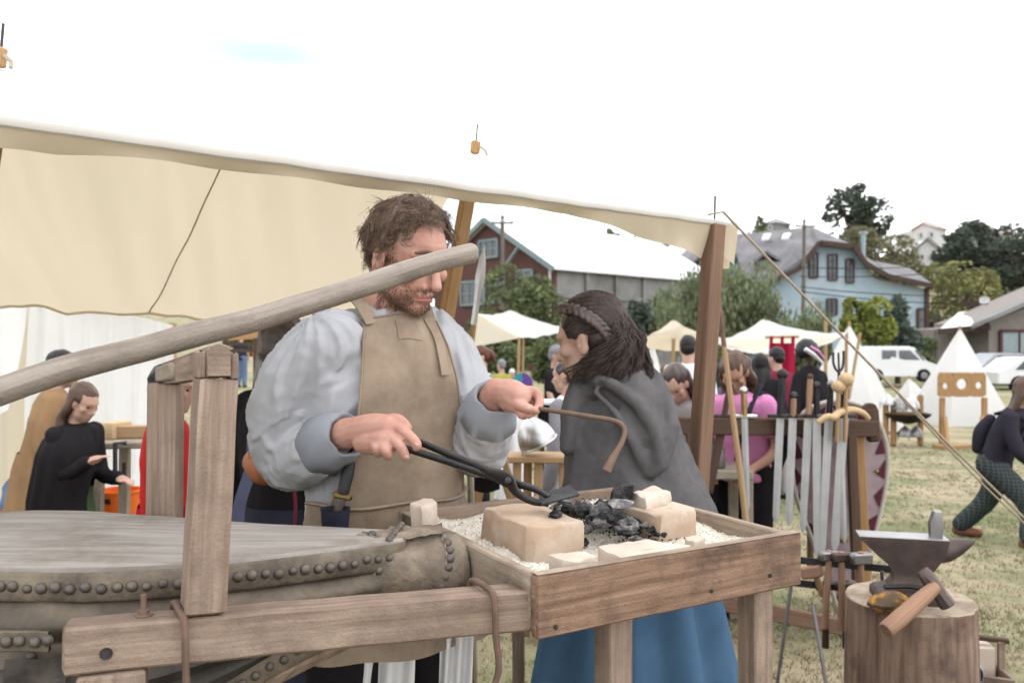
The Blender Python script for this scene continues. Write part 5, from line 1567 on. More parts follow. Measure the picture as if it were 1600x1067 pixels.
# ---------------------------------------------------------------- people of the fair
def figure(label, u, d, H, yaw, top, bottom, hair, skin=None, group=None, z0=None, lean=0.0, hairstyle='short', arms=None, dress=False, robe=None, head_pitch=.1, head_yaw=0.0, shoes=None,
           short_sleeve=False, sleeve_mat=None, vest=None, stride=0.0, crouch=0.0, name='person', vox=None, legs=True):
    base = G(u, d)
    if z0 is not None: base.z = z0
    t = thing(name, label, 'person', base, group)
    B = basis(yaw)
    k = H / 1.7
    skin = skin or M['skin']
    def Lc(x, y, z):
        if z > .95:                                             # bend forward at the hip
            zz = z - .95
            y2 = y + math.sin(lean) * zz; z2 = .95 - crouch + math.cos(lean) * zz - math.sin(lean) * y * .5
        else: y2, z2 = y, z * (.95 - crouch) / .95
        return base + B @ V((x * k, y2 * k, 0)) + V((0, 0, z2 * k))
    vx = vox or max(.009, .0022 * d)
    hd = Lc(0, .02, 1.575)
    HBm = basis(yaw + head_yaw, head_pitch + lean * .4)
    mb = MB()
    head_mesh(mb, hd, HBm, .98 * k)
    mb.chain([hd + HBm @ V((0, -.02, -.03)) * k, Lc(0, -.01, 1.40)], [.052 * k, .058 * k], 10)
    mb.chain([Lc(0, 0, 1.36), Lc(0, 0, 1.0)], [.09 * k, .10 * k], 10)
    arms = arms or {}
    A = {}
    for s, nm in ((1, 'R'), (-1, 'L')):
        el, wr_ = arms.get(nm, ((.235, -.02, 1.08), (.235, .06, .84)))
        sh_, e_, w_ = Lc(s * .165, 0, 1.37), Lc(s * el[0], el[1], el[2]), Lc(s * wr_[0], wr_[1], wr_[2])
        A[s] = (sh_, e_, w_)
        mb.chain([Lc(0, 0, 1.34), sh_], [.05 * k, .045 * k], 8)
        dv = (w_ - e_).normalized()
        mb.chain([sh_, e_, w_], [.045 * k, .036 * k, .026 * k], 10)
        mb.chain([w_, w_ + dv * .07 * k], [.03 * k, .028 * k], 8)
        sd_ = dv.cross(V((0, 0, 1))).normalized() if abs(dv.z) < .9 else B @ V((0, 1, 0))
        for q in (-.024, -.008, .008, .024):
            finger(mb, [w_ + dv * .07 * k + sd_ * q * k, w_ + dv * .12 * k + sd_ * q * k * 1.1, w_ + dv * .15 * k + sd_ * q * k - V((0, 0, .015 * k))], .0095 * k, .007 * k)
        finger(mb, [w_ + dv * .02 * k + sd_ * .028 * k, w_ + dv * .07 * k + sd_ * .05 * k, w_ + dv * .10 * k + sd_ * .045 * k], .011 * k, .008 * k)
    LG = {}
    for s in (1, -1):
        fy = stride * s
        LG[s] = (Lc(s * .09, 0, .92), Lc(s * .10, .03 + fy * .6 + crouch * .25, .52), Lc(s * .10, fy, .085 / (1 - crouch / .95)))
        if legs:
            mb.chain(list(LG[s]), [.085 * k, .06 * k, .04 * k], 10)
            mb.chain([LG[s][2] + V((0, 0, -.04 * k)), LG[s][2] + B @ V((0, .12 * k, 0)) + V((0, 0, -.05 * k))], [.036 * k, .03 * k], 8)
    mb.fuse('body', skin, t, voxel=vx, it=2)
    tp = MB()
    def ring(w, dd, z): return [Lc(w * math.cos(a), dd * math.sin(a), z) for a in [2 * math.pi * j / 24 for j in range(24)]]
    lowz = .86 if not dress else .95
    prof = [(.06, .06, 1.445), (.10, .075, 1.425), (.17, .09, 1.395), (.19, .105, 1.34), (.19, .12, 1.24), (.172, .115, 1.10), (.178, .12, .98), (.19, .13, lowz)]
    tp.loft([ring(*q) for q in prof])
    if not sleeve_mat:
        for s in (1, -1):
            a, b, c = A[s]
            if short_sleeve: tp.chain([a, a.lerp(b, .55)], [.062 * k, .062 * k], 12)
            else: tp.chain([a, b, c], [.062 * k, .054 * k, .042 * k], 12, 16)
    tp.fuse('top', top, t, voxel=vx, it=3, disp=folds(9, .008, (1, 1, .5), u))
    if sleeve_mat:
        for s in (1, -1):
            a, b, c = A[s]
            MB().chain([a, b, c], [.062 * k, .056 * k, .044 * k], 12, 16).fuse('sleeve', sleeve_mat, t, voxel=vx, it=2, disp=folds(10, .006, (1, 1, .6), u))
    if robe or dress:
        m_ = robe or bottom
        sk = MB(); rings = []
        for i in range(12):
            q = i / 11
            w = .175 + .16 * q; z = 1.02 - .98 * q
            rings.append([Lc(w * math.cos(a) * (1 + (.02 + .06 * q) * math.sin(a * 9 + u)), (w - .04) * math.sin(a) * (1 + (.02 + .06 * q) * math.sin(a * 9 + u)), z) for a in [2 * math.pi * j / 72 for j in range(72)]])
        sk.loft(rings, cap=False).build('skirt', m_, t, angle=None)
    elif legs:
        tr = MB()
        tr.chain([Lc(-.06, 0, .95), Lc(.06, 0, .95)], [.125 * k, .125 * k], 12)
        for s in (1, -1): tr.chain([LG[s][0], LG[s][1], LG[s][2] + V((0, 0, .01))], [.105 * k, .085 * k, .072 * k], 12, 14)
        tr.fuse('trousers', bottom, t, voxel=vx, it=2, disp=folds(8, .007, (1, 1, .5), u))
    if legs:
        for s in (1, -1):
            MB().chain([LG[s][2] + V((0, 0, -.045 * k)) - B @ V((0, .03 * k, 0)), LG[s][2] + B @ V((0, .13 * k, 0)) + V((0, 0, -.05 * k))], [.045 * k, .036 * k], 10).build('shoe', shoes or M['dark_shoe'], t)
    for s in (-1, 1):
        MB().ell(hd + HBm @ V((s * .032, .0765, .006)) * k, (.012 * k, .008 * k, .0065 * k), HBm, 8, 6).build('eye', M['eye_dark'], t)
    hm_ = MB()
    def HL(x, y, z): return hd + HBm @ V((x, y, z)) * k
    hm_.ell(HL(0, -.020, .046), (.082 * k, .098 * k, .088 * k), HBm)
    hm_.ell(HL(0, -.055, .005), (.072 * k, .058 * k, .072 * k), HBm)
    if hairstyle in ('long', 'longwavy'):
        w = .09
        for x in (-.07, -.045, -.015, .015, .045, .07):
            yb = -.075 + abs(x) * .65
            hm_.chain([HL(x * .8, -.05, .06), HL(x * 1.12, yb, -.03), HL(x * 1.25, yb - .01, -.14), Lc(x * 1.35, -.10 + abs(x) * 1.2, 1.30 + .04 * math.sin(x * 90)), Lc(x * 1.4, -.10 + abs(x) * 1.3, 1.20 + .03 * math.sin(x * 70))], [.03 * k, .03 * k, .028 * k, .028 * k, .012 * k], 10, 20)
    if hairstyle == 'bun':
        hm_.chain([HL(0, -.09, .03), HL(0, -.13, .01), HL(0, -.145, -.06)], [.045 * k, .045 * k, .025 * k], 10)
    dispf = folds(22, .006 if hairstyle != 'longwavy' else .014, (1, 1, .35 if 'long' in hairstyle else 1), u)
    hm_.fuse('hair', hair, t, voxel=max(.006, vx * .7), it=2, disp=dispf)
    return t, Lc, HL, HBm, k, A, LG
def striped(name, c1, c2, scale, axis='Z', second=None):
    m = mat(name, c1, c2, None, rough=.95, bump=.1)
    n, l = m.node_tree.nodes, m.node_tree.links
    b = [x for x in n if x.type == 'BSDF_PRINCIPLED'][0]
    t = n.new('ShaderNodeTexCoord')
    def wave(ax, lo, hi):
        w = n.new('ShaderNodeTexWave'); w.bands_direction = ax; w.inputs['Scale'].default_value = scale; w.inputs['Distortion'].default_value = .6
        l.new(t.outputs['Object'], w.inputs['Vector'])
        r = n.new('ShaderNodeMapRange'); r.inputs['From Min'].default_value = lo; r.inputs['From Max'].default_value = hi
        l.new(w.outputs['Fac'], r.inputs['Value']); return r.outputs['Result']
    mx = n.new('ShaderNodeMix'); mx.data_type = 'RGBA'
    f = wave(axis, .45, .55)
    if second:
        f2 = wave(second, .8, .95); f1 = wave(axis, .8, .95)
        a = n.new('ShaderNodeMath'); a.operation = 'MAXIMUM'; l.new(f1, a.inputs[0]); l.new(f2, a.inputs[1]); f = a.outputs[0]
    l.new(f, mx.inputs['Factor'])
    mx.inputs['A'].default_value = (*c1, 1); mx.inputs['B'].default_value = (*c2, 1)
    l.new(mx.outputs['Result'], b.inputs['Base Color'])
    return m
M['stripe'] = striped('navy and white stripes', (.03, .035, .06), (.75, .74, .76), 9, 'Z')
M['plaid'] = striped('dark green plaid', (.032, .042, .042), (.085, .10, .092), 11, 'Z', 'X')

# ---------------------------------------------------------------- visitors and reenactors
ARM_FWD = {'R': ((.22, .06, 1.10), (.12, .30, 1.02)), 'L': ((.22, .06, 1.10), (.12, .30, 1.02))}
GP = 'people of the fair'
figure('woman in a black and white striped top, hair in an auburn bun', 752, 8.4, 1.58, R(-75), M['stripe'], M['black_cloth'], M['auburn_hair'], hairstyle='bun', arms=ARM_FWD, group=GP, short_sleeve=True, head_pitch=.25)
figure('small figure in olive yellow tunic beyond the striped top woman', 784, 14, 1.46, R(-140), M['lime_cloth'], M['grey_cloth'], M['grey_cloth'], robe=M['lime_cloth'], group=GP)
figure('child in a long white robe behind the rake holding hand', 803, 9.0, 1.12, R(-120), M['white_cloth'], M['white_cloth'], M['brown_hair'], robe=M['white_cloth'], group=GP, vox=.014, head_pitch=.3)
figure('far person in white sitting beyond the olive tunic', 800, 17, 1.3, R(20), M['white_cloth'], M['beige_cloth'], M['white_cloth'], group=GP)
figure('man in black shirt standing left of the cloaked woman', 869, 9.4, 1.66, R(60), M['black_cloth'], M['denim'], M['grey_cloth'], arms=ARM_FWD, short_sleeve=True, group=GP)
figure('person in white tunic with grey sleeves beside the cloaked woman', 889, 5.2, 1.48, R(-120), M['white_cloth'], M['white_cloth'], M['dark_hair'], robe=M['white_cloth'], sleeve_mat=M['grey_cloth'], group=GP)
figure('person in a rust red tunic seen from behind', 1040, 11.0, 1.52, R(170), M['brick_red_cloth'], M['black_cloth'], M['brown_hair'], robe=M['brick_red_cloth'], group=GP)
figure('dark haired man in a white shirt seen from behind', 1075, 8.4, 1.78, R(165), M['white_cloth'], M['denim'], M['black_hair'], group=GP)
figure('bowed woman with long brown hair in a beige top behind the post', 1090, 5.3, 1.56, R(-35), M['beige_cloth'], M['black_cloth'], M['dark_hair'], hairstyle='long', lean=.55, head_pitch=.45, arms=ARM_FWD, group=GP)
figure('woman in a pink top with wavy brown hair looking down', 1163, 5.0, 1.57, R(-30), M['pink_cloth'], M['black_cloth'], M['brown_hair'], skin=M['skin_tan'], hairstyle='longwavy', lean=.32, head_pitch=.5, arms=ARM_FWD, short_sleeve=True, group=GP)
figure('person with long dark hair in dark clothes under the banner', 1188, 9.0, 1.62, R(160), M['black_cloth'], M['black_cloth'], M['black_hair'], hairstyle='long', group=GP)
figure('person in a maroon shirt and dark cap by the banner', 1214, 9.6, 1.70, R(-155), M['maroon_cloth'], M['beige_cloth'], M['black_hair'], group=GP)
figure('dark haired visitor half hidden behind the leaning spear', 1118, 9.8, 1.52, R(150), M['slate_cloth'], M['black_cloth'], M['black_hair'], hairstyle='long', group=GP)
figure('far man in a navy shirt and denim shorts seen from behind', 377, 28, 1.76, R(170), M['navy_cloth'], M['denim'], M['black_hair'], short_sleeve=True, group=GP, vox=.035)
figure('far walker in red between the posts and the navy shirt man', 400, 33, 1.7, R(120), M['orange_plastic'], M['black_cloth'], M['black_hair'], group=GP, vox=.035)
# pink woman's black bag and its strap
bag = thing('shoulder_bag', 'black shoulder bag worn by the pink top woman', 'bag', P(1203, 680, 5.0))
MB().chain([P(1190, 630, 4.95), P(1208, 670, 4.95), P(1200, 730, 4.98)], [.07, .11, .08], 12, 14).build('pouch', M['black_cloth'], bag)
MB().tube([P(1190, 600, 4.9), P(1175, 630, 4.78), P(1155, 690, 4.76), P(1150, 720, 4.80)], .016, 8, ry=.4).build('strap', M['jacket'], bag)
# woman in black cape at the carving table
capew, Lc, HL, HBm, k_, A_, LG_ = figure('woman in a black cape with brown hair working at the left table', 100, 4.3, 1.31, R(72), M['black_cloth'], M['green_cloth'], M['brown_hair'], hairstyle='long', lean=.22, head_pitch=.35,
       arms={'R': ((.17, .08, 1.14), (.10, .22, 1.22)), 'L': ((.19, .08, 1.10), (.12, .30, 1.10))}, robe=M['green_cloth'], group=GP)
cp = MB(); rings = []
for i in range(14):
    q = i / 13
    z = 1.43 - 1.25 * q
    w = .11 + .105 * min(1, q * 9) ** .6 + .02 * q
    ring = []
    for j in range(56):
        a = math.pi * 1.05 + (math.pi * .95 + 1.55) * j / 55
        kk = 1 + (.015 + .06 * q) * math.sin(j * 1.1)
        ring.append(Lc(w * 1.15 * math.cos(a) * kk, (w * .8) * math.sin(a) * kk + .02, z))
    rings.append(ring)
cp.loft(rings, cap=False, closed=False).build('cape', M['black_cloth'], capew, angle=None)
figure('person in an ochre tunic beside the black caped woman', 60, 4.8, 1.46, R(120), M['ochre_cloth'], M['mint_cloth'], M['black_hair'], robe=M['ochre_cloth'], lean=.2, group=GP)
figure('person in a red robe standing behind the bellows posts', 262, 3.5, 1.42, R(100), M['red_cloth'], M['red_cloth'], M['black_hair'], robe=M['crimson_cloth'], group=GP)
dk, Lc2, HL2, _, _, _, _ = figure('person in black top and navy robe behind the smith back', 442, 2.95, 1.60, R(150), M['black_cloth'], M['navy_cloth'], M['dark_hair'], hairstyle='long', robe=M['navy_cloth'], group=GP)
MB().sheet(lambda u, v: P(385 - 22 * v + 20 * u + 4 * math.sin(v * 6), 690 + 130 * v, 2.70 - .01 * u), 8, 12).build('sash', M['slate_cloth'], dk)
pc = thing('belt_pouch', 'orange brown leather pouch on the navy robed person', 'pouch', P(415, 740, 2.66))
MB().chain([P(402, 722, 2.62), P(415, 730, 2.60), P(432, 738, 2.62)], [.045, .056, .042], 14, 14).build('body', M['pouch'], pc)
MB().sheet(lambda u, v: P(388 + 56 * u, 706 + 34 * v + 10 * math.sin(math.pi * u) * v, 2.555 + .03 * abs(u - .5)), 10, 6).build('flap', M['pouch'], pc)
MB().tube([P(446, 720, 2.6), P(458, 740, 2.6), P(462, 790, 2.6), P(460, 830, 2.62)], .010, 8, ry=.5).build('strap', M['maroon_cloth'], pc)
# walking woman on the right
wk, Lw, HLw, _, kw, Aw, LGw = figure('woman in black jacket and dark plaid trousers leaning forward at the right edge', 1553, 7.2, 1.74, R(48), M['jacket'], M['plaid'], M['brown_hair'], hairstyle='long', lean=.36, head_pitch=.1, stride=.27, crouch=.30,
       arms={'R': ((.20, .16, 1.12), (.10, .42, .98)), 'L': ((.22, .10, 1.10), (.14, .36, .95))}, shoes=M['shoe'], group=GP)
bp_ = thing('backpack', 'dark backpack on the woman at the right edge', 'backpack', Lw(0, -.2, 1.1))
MB().chain([Lw(0, -.15, 1.30), Lw(0, -.17, 1.18), Lw(0, -.15, 1.04)], [.045, .065, .05], 12, 12).build('pack', M['jacket'], bp_)
for s in (-1, 1): MB().tube([Lw(s * .09, -.12, 1.36), Lw(s * .10, .0, 1.435), Lw(s * .12, .12, 1.34), Lw(s * .14, .10, 1.15), Lw(s * .12, -.1, 1.02)], .014, 8).build('strap', M['black_cloth'], bp_)

# ================================================================ tents
def cone_tent(label, ua, va, ul, ur, vb, d, doors=True):
    a = P(ua, va, d)
    zb = gz(a.x, d)
    w = (ur - ul) / 2 / F * d
    cx = (ul + ur) / 2
    c = V(((cx - CX) / F * d, d, zb))
    t = thing('pyramid_tent', label, 'tent', c, 'white tents')
    n = 8
    for i in range(n):
        a0, a1 = 2 * math.pi * (i + .25) / n, 2 * math.pi * (i + 1.25) / n
        p0, p1 = c + V((w * 1.04 * math.cos(a0), w * math.sin(a0), 0)), c + V((w * 1.04 * math.cos(a1), w * math.sin(a1), 0))
        def fn(u, v, p0=p0, p1=p1):
            q = p0.lerp(p1, u).lerp(a, v ** .96)
            inn = (c - q); inn.z = 0
            return q + inn * (.05 * math.sin(math.pi * u) * (1 - v)) + V((0, 0, 0))
        MB().sheet(fn, 8, 12).build('canvas_panel', M['white_canvas'], t, angle=None)
    MB().tube([c, a + V((0, 0, .06))], .03, 6).build('tent_pole', M['tan_wood'], t)
    return t
cone_tent('white pyramid tent right behind the pillory', 1500, 512, 1418, 1572, 662, 21.8)
cone_tent('white pyramid tent behind the sword hilts', 1327, 506, 1238, 1410, 650, 19.5)
cone_tent('low white tent beside the helmet rack', 1420, 590, 1390, 1470, 640, 26)
cone_tent('white tent under the cream awning', 1020, 530, 975, 1062, 620, 17)
cone_tent('white tent behind the banner', 1290, 560, 1240, 1330, 620, 24)

lt = thing('wall_tent', 'big white canvas wall tent at the left behind the carvers', 'tent', V((-3.3, 6.6, 0)), 'white tents')
def lw(u, v):
    top = P(46 + 224 * u, 452 + 56 * u, 6.5 + .4 * u)
    bot = G(30 + 238 * u, 6.4 + .4 * u)
    q = top.lerp(bot, v)
    return q + V((0, .05 * math.sin(u * 38) * (.3 + v) + .05 * noise.noise(V((u * 7, v * 2, 0))), 0))
MB().sheet(lw, 90, 12).build('side_panel', M['white_canvas'], lt, angle=None)
def lf(u, v):
    top = P(46 - 260 * u, 452 - 40 * u, 6.45)
    bot = P(12 - 130 * u, 640 + 120 * u, 6.1)
    return top.lerp(bot, v) + V((0, .04 * math.sin(u * 25 + v * 3), 0))
MB().sheet(lf, 30, 12).build('door_flap', M['white_canvas'], lt, angle=None)
MB().sheet(lambda u, v: P(-260 + 340 * u, 470 + 330 * v, 7.6) + V((0, .05 * math.sin(u * 30), 0)), 30, 8).build('inner_panel', M['canvas'], lt, angle=None)
MB().sheet(lambda u, v: P(-220 + 490 * u, 440 + 66 * max(0, u - .2) + 3 * v - 70 * v, 6.5 + 2.4 * v), 20, 8).build('tent_roof', M['white_canvas'], lt, angle=None)
MB().bar(G(268, 6.95), P(270, 505, 6.95), .05, .05, up=(0, 1, 0)).build('tent_pole', M['tan_wood'], lt)

def quad_awning(label, cs, sag, poles, m, extra=()):
    pts = [P(*c) for c in cs]
    c = sum(pts, V()) / 4
    t = thing('small_awning', label, 'awning', V((c.x, c.y, gz(c.x, c.y))), 'small awnings across the field')
    def fn(u, v):
        q = pts[0].lerp(pts[1], u).lerp(pts[3].lerp(pts[2], u), v)
        return q - V((0, 0, sag * (math.sin(math.pi * u) * .7 + math.sin(math.pi * v) * .5) * (1 - .3 * math.sin(math.pi * u) * math.sin(math.pi * v)))) + V((0, 0, .03 * noise.noise(V((u * 6, v * 6, 2)))))
    MB().sheet(fn, 26, 16).build('canopy', m, t, angle=None)
    for tri in extra:
        a, b, c_ = [P(*q) for q in tri]
        MB().sheet(lambda u, v: a.lerp(b, u).lerp(c_.lerp(b, u * .999), v) - V((0, 0, .08 * math.sin(math.pi * u) * math.sin(math.pi * v))), 12, 10).build('side_flap', M['canvas'], t, angle=None)
    for u, v, d in poles:
        p = P(u, v, d)
        MB().tube([V((p.x - .04, p.y, gz(p.x, p.y))), p], .028, 8).build('awning_pole', M['tan_wood'], t)
quad_awning('small white awning with cream side left of the cloaked woman', [(744, 489, 19), (797, 485, 23), (890, 513, 23), (812, 528, 18)], .10, [(811, 527, 18), (818, 520, 20), (744, 490, 19), (890, 513, 23)], M['white_canvas'],
            [((744, 489, 19), (812, 528, 18), (728, 545, 19))])
quad_awning('cream peaked awning right of the cloaked woman', [(978, 532, 12.5), (1052, 500, 13), (1128, 528, 12.5), (1060, 548, 14.5)], .10, [(1053, 500, 13), (978, 532, 12.5)], M['canvas'])
quad_awning('wide white awning over the crimson banner', [(1100, 530, 12.5), (1192, 499, 14), (1325, 520, 14), (1205, 552, 11.8)], .14, [(1196, 500, 14), (1323, 520, 14), (1100, 530, 12.5)], M['white_canvas'],
            [((1100, 530, 12.4), (1310, 528, 13.2), (1205, 556, 12.4))])
quad_awning('strip of cream awning at the far left of the small awnings', [(690, 540, 24), (735, 532, 26), (748, 545, 26), (700, 552, 24)], .05, [(735, 540, 26)], M['canvas'])

bn = thing('hanging_banner', 'crimson cloth banner hung by tabs below the white awning', 'banner', P(1221, 560, 11.6))
MB().sheet(lambda u, v: P(1202 + 40 * u - 3 * v * (1 - u), 536 + (48 + 10 * (1 - abs(u - .5) * 2)) * v, 11.6 + .03 * math.sin(u * 14)), 16, 10).build('cloth', M['crimson_cloth'], bn, angle=None)
for k in range(3):
    u = 1203 + 17 * k
    MB().prism([P(u, 537, 11.6), P(u + 5, 537, 11.6), P(u + 5, 525, 11.6), P(u, 525, 11.6)], V((0, .02, 0))).build('tab', M['crimson_cloth'], bn, smooth=False)
MB().tube([P(1196, 527, 11.62), P(1248, 526, 11.62)], .018, 8).build('rod', M['tan_wood'], bn)

# ================================================================ sword rack and its weapons
rk0, rk1 = P(1052, 664, 4.50), P(1366, 669, 4.80)
rack = thing('sword_rack', 'dark wooden sword rack with a thick top beam', 'rack', G(1220, 4.65))
rdir = (rk1 - rk0).normalized(); rnb = V((rdir.y, -rdir.x, 0))
MB().bar(rk0, rk1, .07, .092, c=.006, segs=8, jit=.002).build('top_beam', M['dark_wood'], rack)
MB().bar(P(1365, 690, 4.82), P(1361, 637, 4.82), .075, .045, up=(0, 1, 0), c=.012).build('end_post', M['dark_wood'], rack)
MB().lathe(P(1361, 640, 4.80), [(.037, 0), (.037, .04)], axis=(0, 1, 0), n=16).build('post_knob', M['dark_wood'], rack)
for u0, u1, dd, m in ((1330, 1343, -.03, 'dark_wood'), (1342, 1356, .10, 'honey_wood')):
    a, b = P(u0, 680, 4.74 + dd), G(u1, 4.66 + dd * 3)
    MB().bar(b, a, .048, .04, up=(0, 1, 0), c=.004).build('leg', M[m], rack)
for u0, u1, dd, m in ((1080, 1070, -.03, 'dark_wood'), (1086, 1060, .10, 'dark_wood')):
    a, b = P(u0, 678, 4.5 + dd), G(u1, 4.45 + dd * 3)
    MB().bar(b, a, .048, .04, up=(0, 1, 0), c=.004).build('leg', M[m], rack)
MB().bar(P(1075, 930, 4.45), P(1345, 985, 4.62), .04, .085, c=.005).build('bottom_rail', M['stain_post'], rack)

def sword(label, u, vtop, ub, vb, hilt, pommel, gl=.2, bw=.042, lean=0, pr=.022, guard=True, point=True, d=4.56, blade=None, hr=.016):
    v0 = 650
    top, hb = P(u, vtop, d), P(u + (ub - u) * (v0 - vtop) / max(1, (vb - vtop)), v0, d)
    tip = P(ub, vb, d)
    t = thing('sword', label, 'sword', tip, 'swords in the rack')
    ax_ = (top - hb).normalized()
    MB().tube([hb, hb.lerp(top, .3), hb.lerp(top, .6), top], [hr * 1.05, hr * .95, hr * 1.05, hr * .9], 10).build('grip', hilt, t)
    MB().ell(top + ax_ * pr * .6, (pr, pr * .7, pr), None, 12, 8).build('pommel', pommel, t)
    if guard: MB().bar(hb - rdir * .075, hb + rdir * .075, .02, .018, c=.004).build('guard', pommel, t)
    bl = MB(); rings = []; bw *= .98
    dirb = (tip - hb).normalized(); sd = V((1, .1, 0)) - dirb * V((1, .1, 0)).dot(dirb); sd.normalize(); nb = sd.cross(dirb)
    for q, w in ((0, 1), (.35, .98), (.7, .93), (.93, .85), (.97, .55 if point else .85), (1.0, .05 if point else .8)):
        o = hb.lerp(tip, q)
        rings.append([o + sd * bw / 2 * w, o + nb * .0045 * w + sd * bw * .12 * w, o + nb * .0025 * w, o + nb * .0045 * w - sd * bw * .12 * w, o - sd * bw / 2 * w, o - nb * .004 * w])
    bl.loft(rings).build('blade', blade or M['blade'], t, angle=20)
    return t
sword('short sword with dark grip leaning left in the rack, left of the spear', 1140, 606, 1108, 770, M['dark_wood'], M['iron'], bw=.05, blade=M['dark_wood'], point=False)
sword('sword with brass ringed grip and silver pommel in front of the pink top', 1162, 614, 1168, 800, M['brass'], M['bright_steel'], bw=.036)
sword('broad sword with tall black flared grip, widest of the hilts', 1222, 590, 1212, 818, M['black_grip'], M['black_grip'], bw=.044, pr=.03, hr=.02)
sword('sword hanging right of the flared black grip', 1240, 622, 1232, 822, M['handle'], M['iron'], bw=.046)
sword('sword with a reddish brown wooden grip, fifth from the left', 1266, 592, 1254, 832, M['handle'], M['dark_wood'], bw=.046, pr=.018)
sword('sword with black grip and round grey pommel', 1276, 606, 1277, 870, M['black_grip'], M['iron'], bw=.048)
sword('leaning sword with black grip left of the wooden balls', 1298, 604, 1283, 880, M['black_grip'], M['steel'], bw=.048)
sword('long pointed sword with blue black grip at the right end of the rack', 1322, 602, 1304, 862, M['black_grip'], M['iron'], bw=.056)
sw = sword('slim pale sword behind the right leg of the rack', 1311, 612, 1320, 850, M['black_grip'], M['iron'], bw=.034)
for lab, u, v, vb, r in (('round pale wooden mace ball, lower left of the two', 1310, 604, 690, .036), ('round pale wooden mace ball, upper right of the two', 1322, 593, 690, .040)):
    t = thing('wooden_mace', lab, 'mace', P(u, vb, 4.50), 'wooden maces in the rack')
    MB().ell(P(u, v, 4.50), (r, r, r * .92)).build('ball', M['pale_wood'], t)
    MB().tube([P(u, v + 8, 4.50), P(u - 2, vb, 4.52)], .012, 8).build('shaft', M['tan_wood'], t)
fk = thing('iron_fork', 'dark three pronged iron fork standing among the sword hilts', 'fork', P(1310, 650, 4.60))
MB().tube([P(1312, 690, 4.6), P(1311, 580, 4.6)], .009, 8).build('shaft', M['iron'], fk)
MB().tube([V(q) for q in spline([tuple(P(u, v, 4.6)) for u, v in ((1302, 550), (1302, 566), (1306, 577), (1311, 580), (1316, 575), (1318, 562), (1318, 548))], 20)], .007, 8).build('prong', M['iron'], fk)
MB().tube([P(1311, 580, 4.6), P(1310, 551, 4.6)], .006, 8).build('prong', M['iron'], fk)
single('curved_wood_stick', 'pale curved wooden stick lying on the rack beam', 'stick', MB().tube([V(q) for q in spline([tuple(P(u, v, d)) for u, v, d in ((1278, 660, 4.42), (1292, 651, 4.42), (1302, 652, 4.44), (1312, 644, 4.5), (1330, 640, 4.55), (1348, 645, 4.6), (1357, 654, 4.62))], 26)],
       [.014 + .006 * math.sin(math.pi * k / 25) for k in range(26)], 10), M['pale_wood'])
# leaning spears
def spear(label, tip, butt, hl, m_head, r=.015):
    t = thing('spear', label, 'spear', butt, 'leaning spears')
    d = (tip - butt).normalized()
    MB().tube([butt, butt.lerp(tip, .5) + V((.004, 0, 0)), tip - d * hl], [r, r * .95, r * .8], 10).build('shaft', M['tan_wood'], t)
    _, s_, u_ = frame(d, (0, -1, 0))
    rings = []
    for q, w in ((0, .8), (.25, .75), (.4, .85), (.6, 1.25), (.8, .9), (1.0, .1)):
        o = tip - d * hl * (1 - q)
        rings.append([o + s_ * r * w, o + u_ * r * .6 * min(w, 1), o - s_ * r * w, o - u_ * r * .6 * min(w, 1)])
    MB().loft(rings).build('head', m_head, t, angle=20)
b_ = G(1176, 4.30); b_ = P(1171, 812, 4.3)
spear('spear with rusty brown head leaning beside the stained post', P(1123, 470, 4.45), G(1190, 4.28), .24, M['rust'], .016)
spear('spear with a whitish steel head leaning behind the smith', P(757, 383, 3.2), V((-.36, 3.3, 0)), .30, M['bright_steel'], .015)
# kite shield behind the rack
shd = thing('kite_shield', 'faded kite shield with maroon triangles along a rawhide rim', 'shield', P(1330, 970, 4.95))
outs = [(1244, 668), (1262, 640), (1310, 626), (1356, 640), (1378, 672), (1387, 715), (1382, 770), (1368, 830), (1350, 900), (1326, 985), (1292, 900), (1264, 830), (1243, 770), (1237, 715)]
so = spline(outs + [outs[0]], 71)[:-1]
cu, cv = 1312, 770
def sp_(u, v, k=1.0, dd=0.0):
    uu, vv = cu + (u - cu) * k, cv + (v - cv) * k
    return P(uu, vv, 4.97 - .05 * (1 - ((uu - cu) / 80) ** 2) + dd)
sm_ = MB(); sm_.loft([[sp_(u, v, k, dd) for u, v in so] for k, dd in ((.02, .02), (.5, .02), (.98, .02), (.99, 0.0), (.5, 0.0), (.02, 0.0))])
sm_.build('face', M['shield_face'], shd)
MB().tube([sp_(u, v) for u, v in so + [so[0]]], .014, 8).build('rim', M['shield_rim'], shd)
for i in range(1, 70, 4):
    a, b = so[i], so[(i + 3) % 70]; mid = ((a[0] + b[0]) / 2, (a[1] + b[1]) / 2)
    MB().prism([sp_(*a, .955, -.004), sp_(*b, .955, -.004), sp_(*mid, .78, -.004)], V((0, -.003, 0))).build('painted_triangle', M['shield_mark'], shd, smooth=False)
MB().ell(sp_(1372, 735, .97, -.01), (.012, .01, .008)).build('rivet', M['brass'], shd)
MB().ell(sp_(1318, 842, 1, -.01), (.03, .01, .02)).build('strap_boss', M['brass'], shd)

